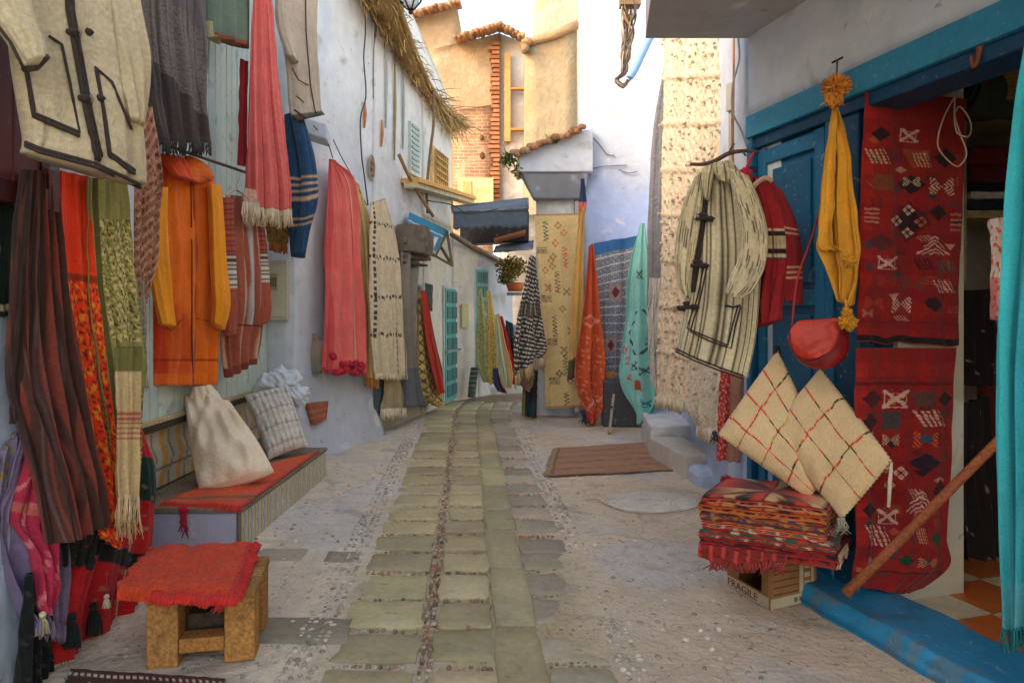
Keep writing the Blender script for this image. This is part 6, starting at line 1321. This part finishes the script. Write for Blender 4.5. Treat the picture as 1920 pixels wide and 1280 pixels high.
lbls = ['crimson fringed rug at the bottom of the folded pile, drooping over the cardboard box', 'dark red kilim with teal and white stripes, second from the bottom of the pile',
        'bright red kilim with a white and green edge, in the middle of the pile', 'kilim edged with green, yellow and blue dots, third from the top of the pile',
        'orange-red banded kilim, second from the top of the pile', 'brown and red diamond-patterned kilim, topmost of the folded pile']
rg = np.random.default_rng(12)
for i in range(6):
    b = B(); j = rg.normal(0, .016, (4, 2)); sc = [1.0, 1.0, .93, .91, .95, .92][i]; cc = np.array([FL, FR_, BR_, BL_]); m = cc.mean(0); sh = V3(.03, 0) if i < 2 else V3(0, 0)
    cc = m+(cc-m)*sc+j+sh
    slab(b, cc, zz[i], zz[i+1]+.004, kcol(*cols[i], 60+i), 70+i, .008, 2)
    if i == 0:
        t = thing('folded_kilim', lbls[i], 'rug', (m[0], m[1], zz[0]), 'folded kilims piled on the cardboard box'); mk('weave', b, M_wool, t)
        b = B(); A = V3(*cc[0], zz[0]+.05); Bq = V3(*(cc[0]*.35+cc[1]*.65), zz[0]+.05); U, Vv = np.meshgrid(np.linspace(0, 1, 50), np.linspace(0, 1, 20)); g = A+(Bq-A)*U[..., None]; nn_ = norm(np.cross(Bq-A, (0, 0, 1))); nn_ = nn_ if nn_[1] < 0 else -nn_
        g = g+nn_*(.02+.03*np.sin(Vv*2)+.02*nz(U*2, Vv, 3, 6, 2))[..., None]; g[..., 2] -= Vv*(.055+.03*np.sin(U*5)); b.sheet(g, K(U, Vv, (130, 34, 28), .1, 3).on(fr_(U*7) < .2, (190, 60, 50)).on(nz(U*7, Vv*3, 3, 8, 2) > .6, (60, 24, 24)).c, nn_, .012); mk('overhang', b, M_wool, t)
        b = B(); b.strands(g[-1, 5], g[-1, -1], .05, 70, alb((150, 50, 44)), .004, 4, jit=.8); b.strands(V3(*cc[1], zz[1]), V3(*(cc[1]*.5+cc[2]*.5), zz[1]), .05, 24, alb((186, 150, 120)), .005, 4, jit=.9); mk('fringe', b, M_fab, t)
    else: mk('folded_kilim', b, M_wool, label=lbls[i], cat='rug', group='folded kilims piled on the cardboard box')
b = B(); q = P(1362, 900, 3.8); pom(b, q, .035, (150, 20, 34), 160, 7); q = P(1372, 912, 3.72); pom(b, q, .03, (110, 24, 28), 140, 8); mk('wool_pompom', b, M_fab, label='crimson wool pompom lying on the back corner of the kilim pile', cat='pompom')

# two red kilims in the doorway
def kil(ms, seed, v0=.0):
    def f(U, Vv):
        k = K(U, Vv, (142, 22, 8), .08, seed)
        k.on((U < .1), (158, 26, 14)); k.on(fr_(Vv*9) < .5, (124, 12, 16), .5)
        rg = np.random.default_rng(seed)
        for q in range(34):
            k.mot(['dia', 'bars', 'bow', 'hatch', 'tri'][q % 5], (.12+.26*(q % 4))+rg.uniform(-.05, .05), .19+.0215*q+rg.uniform(-.008, .008), rg.uniform(.04, .08), rg.uniform(.012, .02), [(44, 16, 20), (96, 26, 26), (30, 60, 44), (160, 70, 36), (190, 130, 110), (70, 50, 60)][rg.integers(6)])
        for (kd, u, v, su, sv, c_) in ms: k.mot(kd, u, v, su, sv, c_)
        return k
    return f
W_, DK, OR, GR, MV = (206, 160, 140), (44, 14, 18), (176, 60, 24), (24, 60, 40), (110, 24, 34)
up = [('X', .44, .165, .10, .026, W_), ('dia', .14, .17, .09, .03, DK), ('hatch', .12, .255, .09, .03, (190, 150, 110)), ('dia', .3, .25, .1, .03, MV), ('tri', .5, .26, .14, .04, (150, 60, 30)), ('hatch', .57, .26, .07, .03, (196, 150, 110)), ('dia', .8, .25, .12, .04, DK), ('box', .2, .36, .1, .03, (120, 60, 30)), ('bow', .46, .355, .07, .02, (190, 170, 140)), ('dia', .48, .36, .14, .04, DK), ('bow', .48, .35, .08, .018, (196, 176, 140)), ('bow', .77, .365, .13, .035, W_),
      ('dia', .46, .51, .21, .085, DK), ('ring', .46, .51, .21, .085, (96, 12, 20)), ('flow', .46, .465, .06, .024, W_), ('flow', .34, .51, .07, .026, W_), ('flow', .57, .51, .06, .024, (190, 90, 60)), ('flow', .46, .555, .06, .024, W_), ('bars', .1, .5, .07, .035, (176, 110, 90)), ('bars', .93, .51, .06, .04, (176, 110, 90)), ('dia', .74, .47, .1, .035, DK),
      ('tree', .71, .60, .16, .04, W_), ('dia', .2, .6, .14, .035, (90, 30, 34)), ('X', .26, .68, .1, .026, W_), ('hatch', .62, .68, .08, .022, DK), ('hatch', .84, .685, .1, .022, (60, 90, 70)), ('bow', .26, .75, .1, .02, (150, 50, 40)), ('bow', .52, .76, .1, .03, (90, 60, 50)), ('hatch', .82, .765, .1, .025, W_), ('bow', .14, .84, .09, .022, OR), ('bow', .42, .845, .1, .03, W_), ('dia', .72, .84, .1, .03, DK), ('box', .5, .985, .6, .012, (24, 16, 16)), ('box', .5, .915, .6, .003, (110, 12, 16))]
lo = [('box', .5, .14, .5, .006, (90, 10, 14)), ('X', .4, .2, .13, .035, W_), ('box', .68, .2, .1, .03, (84, 50, 46)), ('dia', .9, .2, .09, .03, DK), ('dia', .16, .2, .1, .04, (70, 16, 22)), ('hatch', .74, .275, .13, .032, W_), ('box', .36, .285, .09, .035, (70, 56, 58)), ('dia', .14, .29, .1, .035, (60, 16, 26)), ('bow', .36, .36, .08, .022, (190, 150, 120)), ('bow', .7, .36, .12, .03, (206, 90, 36)), ('box', .7, .355, .06, .015, (60, 70, 90)), ('bow', .12, .36, .07, .03, W_),
      ('flow', .34, .455, .06, .026, W_), ('flow', .46, .49, .07, .028, W_), ('flow', .36, .54, .06, .024, (200, 120, 90)), ('dia', .7, .45, .16, .04, (40, 20, 40)), ('tree', .66, .60, .16, .045, W_), ('dia', .88, .56, .09, .05, (70, 14, 22)), ('X', .34, .665, .1, .03, W_), ('dia', .14, .64, .09, .04, DK), ('hatch', .22, .74, .12, .04, W_), ('hatch', .68, .73, .05, .03, (200, 130, 100)), ('dia', .86, .74, .08, .035, GR), ('bow', .2, .835, .08, .018, W_), ('dia', .5, .83, .08, .025, GR), ('bow', .72, .84, .1, .02, (190, 120, 90)), ('box', .5, .89, .5, .004, (80, 10, 14))]
hang('red_kilim', 'upper of two deep red kilims with pink and black motifs hanging in the doorway', 'rug',
     [(1626, 168, 1812, 186), (1620, 300, 1806, 310), (1612, 450, 1804, 460), (1610, 560, 1800, 565), (1608, 640, 1800, 648)], 3.36, 3.58, kil(up, 71), fold=(.006, .014, 1.6), seed=110, nu=200, nv=420, m=M_wool, th=.012)
hang('red_kilim', 'lower of two deep red kilims, its hem sweeping onto the shop threshold', 'rug',
     [(1606, 652, 1796, 652), (1604, 760, 1790, 760), (1602, 900, 1786, 900), (1606, 1000, 1780, 1010), (1600, 1060, 1788, 1060), (1600, 1100, 1720, 1116)], 3.33, 3.52, kil(lo, 72), fold=(.008, .022, 1.5), seed=111, nu=200, nv=380, m=M_wool, th=.012)
b = B(); b.tube([P(1585, 1112, 3.2), P(1640, 1060, 3.15), P(1870, 828, 2.9), P(1900, 800, 2.86)], [.024, .022, .02, .02], alb((146, 82, 50)), seg=10); mk('wooden_pole', b, M_wood, label='long reddish wooden pole leaning diagonally across the doorway', cat='pole')
b = B(); b.tube(cr(np.array([P(1800, 165, 3.4), P(1770, 220, 3.38), P(1758, 270, 3.38), P(1772, 295, 3.38), P(1796, 312, 3.38), P(1812, 290, 3.38), P(1800, 250, 3.4), P(1790, 215, 3.42), P(1800, 200, 3.42), P(1820, 230, 3.42), P(1816, 256, 3.4), P(1794, 248, 3.4), P(1790, 190, 3.42), P(1798, 150, 3.42)]), 110), .004, alb((190, 160, 140)), seg=5)
mk('white_string', b, M_smooth, label='loose loops of pale string hanging over the upper red kilim', cat='string')
b = B(); b.tube([R3(.95, .0+.1, 2.5), P(1830, 90, 2.9), P(1828, 115, 2.9)], [.002, .02, .016], alb((92, 48, 28)), seg=8); 
b = B(); b.tube(cr(np.array([P(1834, 50, 2.8), P(1838, 80, 2.8), P(1830, 120, 2.8), P(1824, 126, 2.8), P(1820, 105, 2.8)]), 24), cr(np.array([[.012], [.016], [.012], [.008], [.006]]), 24)[:, 0], alb((110, 56, 34)), seg=8); mk('leather_hook', b, M_leath, label='dark brown hook hanging from the blue lintel', cat='hook')
b = B(); b.tube([P(1560, 118, 3.5), P(1580, 108, 3.5)], .006, alb((50, 44, 40)), seg=6); b.tube([P(1570, 112, 3.44), P(1568, 160, 3.4)], .005, alb((90, 80, 70)), seg=6); mk('nail_hook', b, M_metal, label='small metal hook in the lintel holding the mustard shawl pompom', cat='hook')

# turquoise shawl at the right edge
def c_tq(U, Vv):
    k = K(U, Vv, (44, 146, 156), .08, 73); k.on((Vv > .26) & (Vv < .38) & (U > .2), (110, 172, 176), .8); k.on((U < .12), (60, 178, 184)); k.on((fr_(Vv*60) < .2) & (Vv > .4) & (Vv < .52) & (U > .5), (110, 190, 190)); k.on((Vv > .8) & (fr_(U*20) < .4), (70, 160, 170), .5); k.on(Vv > .93, (86, 160, 168), .7); return k
hang('turquoise_shawl', 'bright turquoise woven shawl hanging at the right edge of the doorway', 'shawl',
     [(1950, -90, 2040, -110), (1918, 90, 2040, 60), (1900, 240, 2040, 240), (1886, 420, 2040, 420), (1876, 560, 2040, 560), (1872, 700, 2030, 700), (1876, 860, 2020, 860), (1880, 1020, 2010, 1020), (1884, 1180, 2000, 1180)], 2.3, 2.05, c_tq, fold=(.015, .035, 3), seed=112, nu=110, nv=200, m=M_knit, frg=(.06, 130, (20, 110, 112), .003, 30))
hang('white_orange_scarf', 'white scarf with orange flame marks peeking out left of the turquoise shawl', 'scarf',
     [(1852, 412, 1900, 404), (1860, 470, 1896, 470), (1862, 530, 1890, 530), (1866, 600, 1886, 590)], 2.6, 2.5, lambda U, Vv: K(U, Vv, (214, 196, 180), .05, 3).on(nz(U*4, Vv*7, 3, 8, 2) > .35, (220, 76, 24)).on(Vv > .6, (196, 40, 30), .6), fold=(.01, .02, 2), seed=113, nu=50, nv=70)

# inside the shop: shelves with folded textiles, rolled rug, dark clothes
t = thing('textile_shelf', 'cream shop shelving behind the red kilims', 'shelf', P(1850, 900, 4.6))
b = B()
for y in (215, 400, 700): z = P(0, y, 4.5)[2]; b.box((3.0, 4.5, z-.03), (4.4, 5.0, z+.02), alb((176, 160, 120)))
b.box((2.96, 4.5, .03), (3.0, 5.0, 3.0), alb((150, 140, 110))); mk('shelf_board', b, M_wood, t, bevel=.004)
zz_ = P(0, 393, 4.5)[2]
for i, (h, c_) in enumerate((((.075), (40, 44, 60)), (.05, (206, 200, 190)), (.06, (26, 30, 44)), (.12, (100, 26, 30)), (.12, (120, 34, 34)))):
    b = B(); q = np.array([(3.04, 4.52), (3.44, 4.5), (3.46, 4.9), (3.05, 4.92)]); slab(b, q, zz_, zz_+h, lambda X, Y, Z, q_, per, c_=c_: np.ones(X.shape+(3,))*alb(c_)*(1+.15*nz(X*8, Y*8, 3, 6, 2))[..., None], 90+i, .004, 1)
    mk('folded_textile', b, M_wool, label=['dark slate folded textile at the bottom of the shelf stack', 'pale folded textile, second from the bottom of the shelf stack', 'navy folded textile in the middle of the shelf stack', 'dark maroon folded textile under the top one on the shelf', 'maroon folded textile on top of the shelf stack'][i], cat='textile', group='folded textiles on the shop shelf'); zz_ += h
t = thing('rolled_rug', 'dark green rolled rug end sticking out high beside the string loops', 'rug', P(1805, 160, 4.0))
b = B(); d_ = norm((.9, .5, .05)); sp = []
for i in range(70): a = i/69*4.6*pi; r = .03+.075*i/69; sp.append((r, a))
c0 = P(1806, 165, 4.0); e1 = norm(np.cross(d_, (0, 0, 1))); e2 = np.cross(d_, e1)
g = np.array([[c0+e1*r*math.cos(a)+e2*r*math.sin(a)*1.3+d_*l for (r, a) in sp] for l in np.linspace(0, .9, 8)]); b.sheet(g, alb((54, 62, 48)), (0, 0, -1), .012); mk('roll', b, M_wool, t)
b = B(); Pg, U, Vv, N = sack([(1828, 140, 1915, 142), (1826, 170, 1920, 176), (1830, 205, 1918, 210)], 4.25, 4.3, thick=.5, seed=114, fold=(.01, .02, 3)); b.grid(Pg, K(U, Vv, (150, 124, 70), .1, 3).on(fr_(Vv*9) < .2, (120, 96, 50)).c, closed=True, caps=True); mk('straw_bundle', b, M_wool, label='ochre folded blanket on the top shelf behind the rolled rug', cat='blanket')
for nm, lb, rows, d, c_, sd in (('hanging_cloth', 'black cloth with small red marks hanging below the shop shelf', [(1806, 545, 1872, 540), (1804, 640, 1868, 640), (1808, 720, 1864, 722)], 4.2, (34, 26, 26), 115),
        ('dark_robe', 'dark robe with white flecks hanging low inside the shop', [(1800, 760, 1850, 740), (1802, 860, 1856, 860), (1806, 960, 1870, 960), (1810, 1070, 1880, 1076)], 4.1, (40, 32, 28), 116),
        ('maroon_robe', 'maroon robe hanging inside the shop against the back shelves', [(1836, 700, 1880, 700), (1840, 820, 1888, 820), (1846, 940, 1896, 950), (1850, 1050, 1900, 1050)], 4.35, (96, 36, 32), 117)):
    hang(nm, lb, 'cloth', rows, d, d+.05, (lambda U, Vv, c_=c_: K(U, Vv, c_, .15, 3).on(nz(U*5, Vv*7, 3, 9, 2.4) > .85, (150, 120, 100) if c_[0] < 60 else (150, 60, 40))), fold=(.03, .06, 3), seed=sd, nu=50, nv=70)

# ------------------------------------------------------------------ ground things
t = thing('pallet_stool', 'small stool knocked together from rough chipboard blocks and slats', 'stool', (-1.37, 3.1, 0)); t.rotation_euler.z = .2
y0, y1, x0, x1 = 2.92, 3.32, -1.585, -1.15; wc = (172, 122, 66)
for (xa, xb_) in ((x0, x0+.125), (x1-.125, x1)):
    for ya in (y0, y1-.12):
        b = B(); b.box((xa, ya, 0), (xb_, ya+.12, .275), alb(wc)*random.uniform(.85, 1.1)); mk('leg', b, M_wood, t, bevel=.006)
for ya in (y0+.005, y1-.10): b = B(); b.box((x0+.127, ya, .055), (x1-.127, ya+.09, .115), alb((166, 112, 56))); mk('stretcher', b, M_wood, t, bevel=.004)
b = B(); b.box((x0-.005, y0-.006, .277), (x1+.005, y0+.13, .315), alb((150, 108, 60))); mk('seat_board', b, M_wood, t, bevel=.005); b = B(); b.box((x0-.005, y0+.14, .277), (x1+.005, y0+.27, .313), alb((158, 116, 66))); mk('seat_board', b, M_wood, t, bevel=.005); b = B(); b.box((x0-.005, y1-.12, .277), (x1+.005, y1+.005, .315), alb((150, 104, 58)))
mk('seat_board', b, M_wood, t, bevel=.005)
b = B(); b.box((x0+.13, y0+.13, .0), (x1-.13, y0+.3, .17), alb((70, 56, 46))); mk('inner_block', b, M_wood, t, bevel=.005)
frB = lambda Pg: [(Pg[:, -1], norm((.8, -.3, -.5))), (Pg[-1, 30:], norm((.1, -.6, -.8)))]
flatrug('stool_rug', 'thick ragged orange-red rug folded over the little chipboard stool', 'rug', [(284, 1026), (478, 1020), (442, 1117), (216, 1106)], .345,
        lambda U, Vv: K(U, Vv, (202, 62, 18), .1, 51).on(nz(U*14, Vv*14, 3, 9, 2.5) > .7, (176, 38, 18), .7).on(U > .93, (200, 44, 28)), th=.035, nu=100, nv=90, amp=.022, seed=9, m=M_fluff, drop=.02, frg=(frB, .035, 3, (196, 42, 34), .0045), rag=.014)
b = B(); q = V3(x0+.32, y0-.02, .29); b.strands(q, q+V3(.03, 0, 0), .05, 14, alb((206, 50, 40)), .005, 4, jit=.5); mk('rug_tassel', b, M_fab, label='short red tassel dangling in front of the chipboard stool', cat='tassel')
frC = lambda Pg: [(Pg[:, 0], norm((-1, 0, -.3)))]
flatrug('door_mat', 'flat brown woven mat lying on the street before the steps', 'mat', [(1046, 840), (1232, 828), (1282, 880), (1030, 892)], .014,
        lambda U, Vv: K(U, Vv, (150, 108, 76), .08, 52).on(fr_(Vv*5+.1*nz(U*2, Vv, 3, 5, 2)) < .12, (120, 80, 54)).on(U < .03, (120, 84, 60)).on(Vv > .97, (130, 100, 84)), th=.008, nu=120, nv=60, amp=.012, seed=11, frg=(frC, .06, 2, (150, 120, 90), .005), rag=.012)
b = B(); b.tube(cr(np.array([P(1244, 836, 7.3), P(1256, 848, 7.1), P(1262, 862, 6.9)]), 20), .02, alb((110, 94, 84)), seg=6)
mk('mat_roll', b, M_wool, label='dark twisted selvedge roll at the right end of the brown mat', cat='mat')
flatrug('dark_rug', 'dark brown rug with a white stitched edge at the bottom left corner', 'rug', [(132, 1254), (420, 1272), (470, 1420), (60, 1420)], .012,
        lambda U, Vv: K(U, Vv, (72, 32, 22), .1, 53).on((abs(Vv-.07) < .018) & (fr_(U*24) < .5), (206, 190, 160)).mot('dia', .16, .3, .05, .14, (210, 190, 160)).mot('dia', .27, .3, .05, .14, (210, 190, 160)).mot('dia', .8, .3, .05, .14, (170, 50, 40)), th=.008, nu=120, nv=50, amp=.008, seed=12, rag=.006)
# round cover in the ground
b = B(); c = G(1222, 940); n = 40
an = np.linspace(0, 2*pi, n, endpoint=False); g = np.array([[c+V3(r*.37*math.cos(a), r*.30*math.sin(a), z) for a in an] for r, z in ((1, -.02), (1, .003), (.98, .006), (.5, .007), (.001, .007))]); b.grid(g, alb((190, 178, 162)), closed=True); mk('manhole_cover', b, M_ground, label='round cement manhole cover set in the street before the kilim pile', cat='cover')
b = B(); b.tube(cr(np.array([G(1098, 940), G(1118, 938), G(1140, 950), G(1180, 962), G(1230, 965), G(1290, 958), G(1330, 944), G(1340, 930)]), 60)+V3(0, 0, .012), .004, alb((150, 136, 118)), seg=6); mk('ground_wire', b, M_smooth, label='thin wire curving round the front of the manhole cover', cat='wire')

# ================================================================== LIGHT AND CAMERA
w = bpy.data.worlds.new('World'); S.world = w; w.use_nodes = True
nt = w.node_tree; bg = nt.nodes['Background']; bg.inputs['Strength'].default_value = .15
sky = nt.nodes.new('ShaderNodeTexSky'); sky.sky_type = 'NISHITA'; sky.sun_disc = False
LDIR = Vector((.74, .50, -.52)).normalized()
sky.sun_elevation = math.asin(-LDIR.z); sky.sun_rotation = math.atan2(-LDIR.x, -LDIR.y)
sky.air_density = 1.0; sky.dust_density = 1.0; sky.ozone_density = .6
mx = nt.nodes.new('ShaderNodeMix'); mx.data_type = 'RGBA'; mx.blend_type = 'MULTIPLY'; mx.inputs[0].default_value = 1; mx.inputs[7].default_value = (1.22, 1.0, .80, 1)
nt.links.new(sky.outputs[0], mx.inputs[6]); nt.links.new(mx.outputs[2], bg.inputs[0])
l = bpy.data.lights.new('sun', 'SUN'); l.energy = .5; l.angle = math.radians(10); l.color = (1, .91, .80)
o = bpy.data.objects.new('sun', l); COL.objects.link(o); o.rotation_euler = LDIR.to_track_quat('-Z', 'Y').to_euler()
cam = bpy.data.cameras.new('camera'); cam.lens = 24; cam.sensor_width = 36; cam.shift_y = -50/1920; cam.clip_start = .05; cam.clip_end = 500
o = bpy.data.objects.new('camera', cam); COL.objects.link(o); o.location = (0, 0, CH); o.rotation_euler = (pi/2, 0, 0); S.camera = o
S.view_settings.view_transform = 'Standard'; S.view_settings.look = 'None'; S.view_settings.gamma = 1; S.view_settings.exposure = 2.2
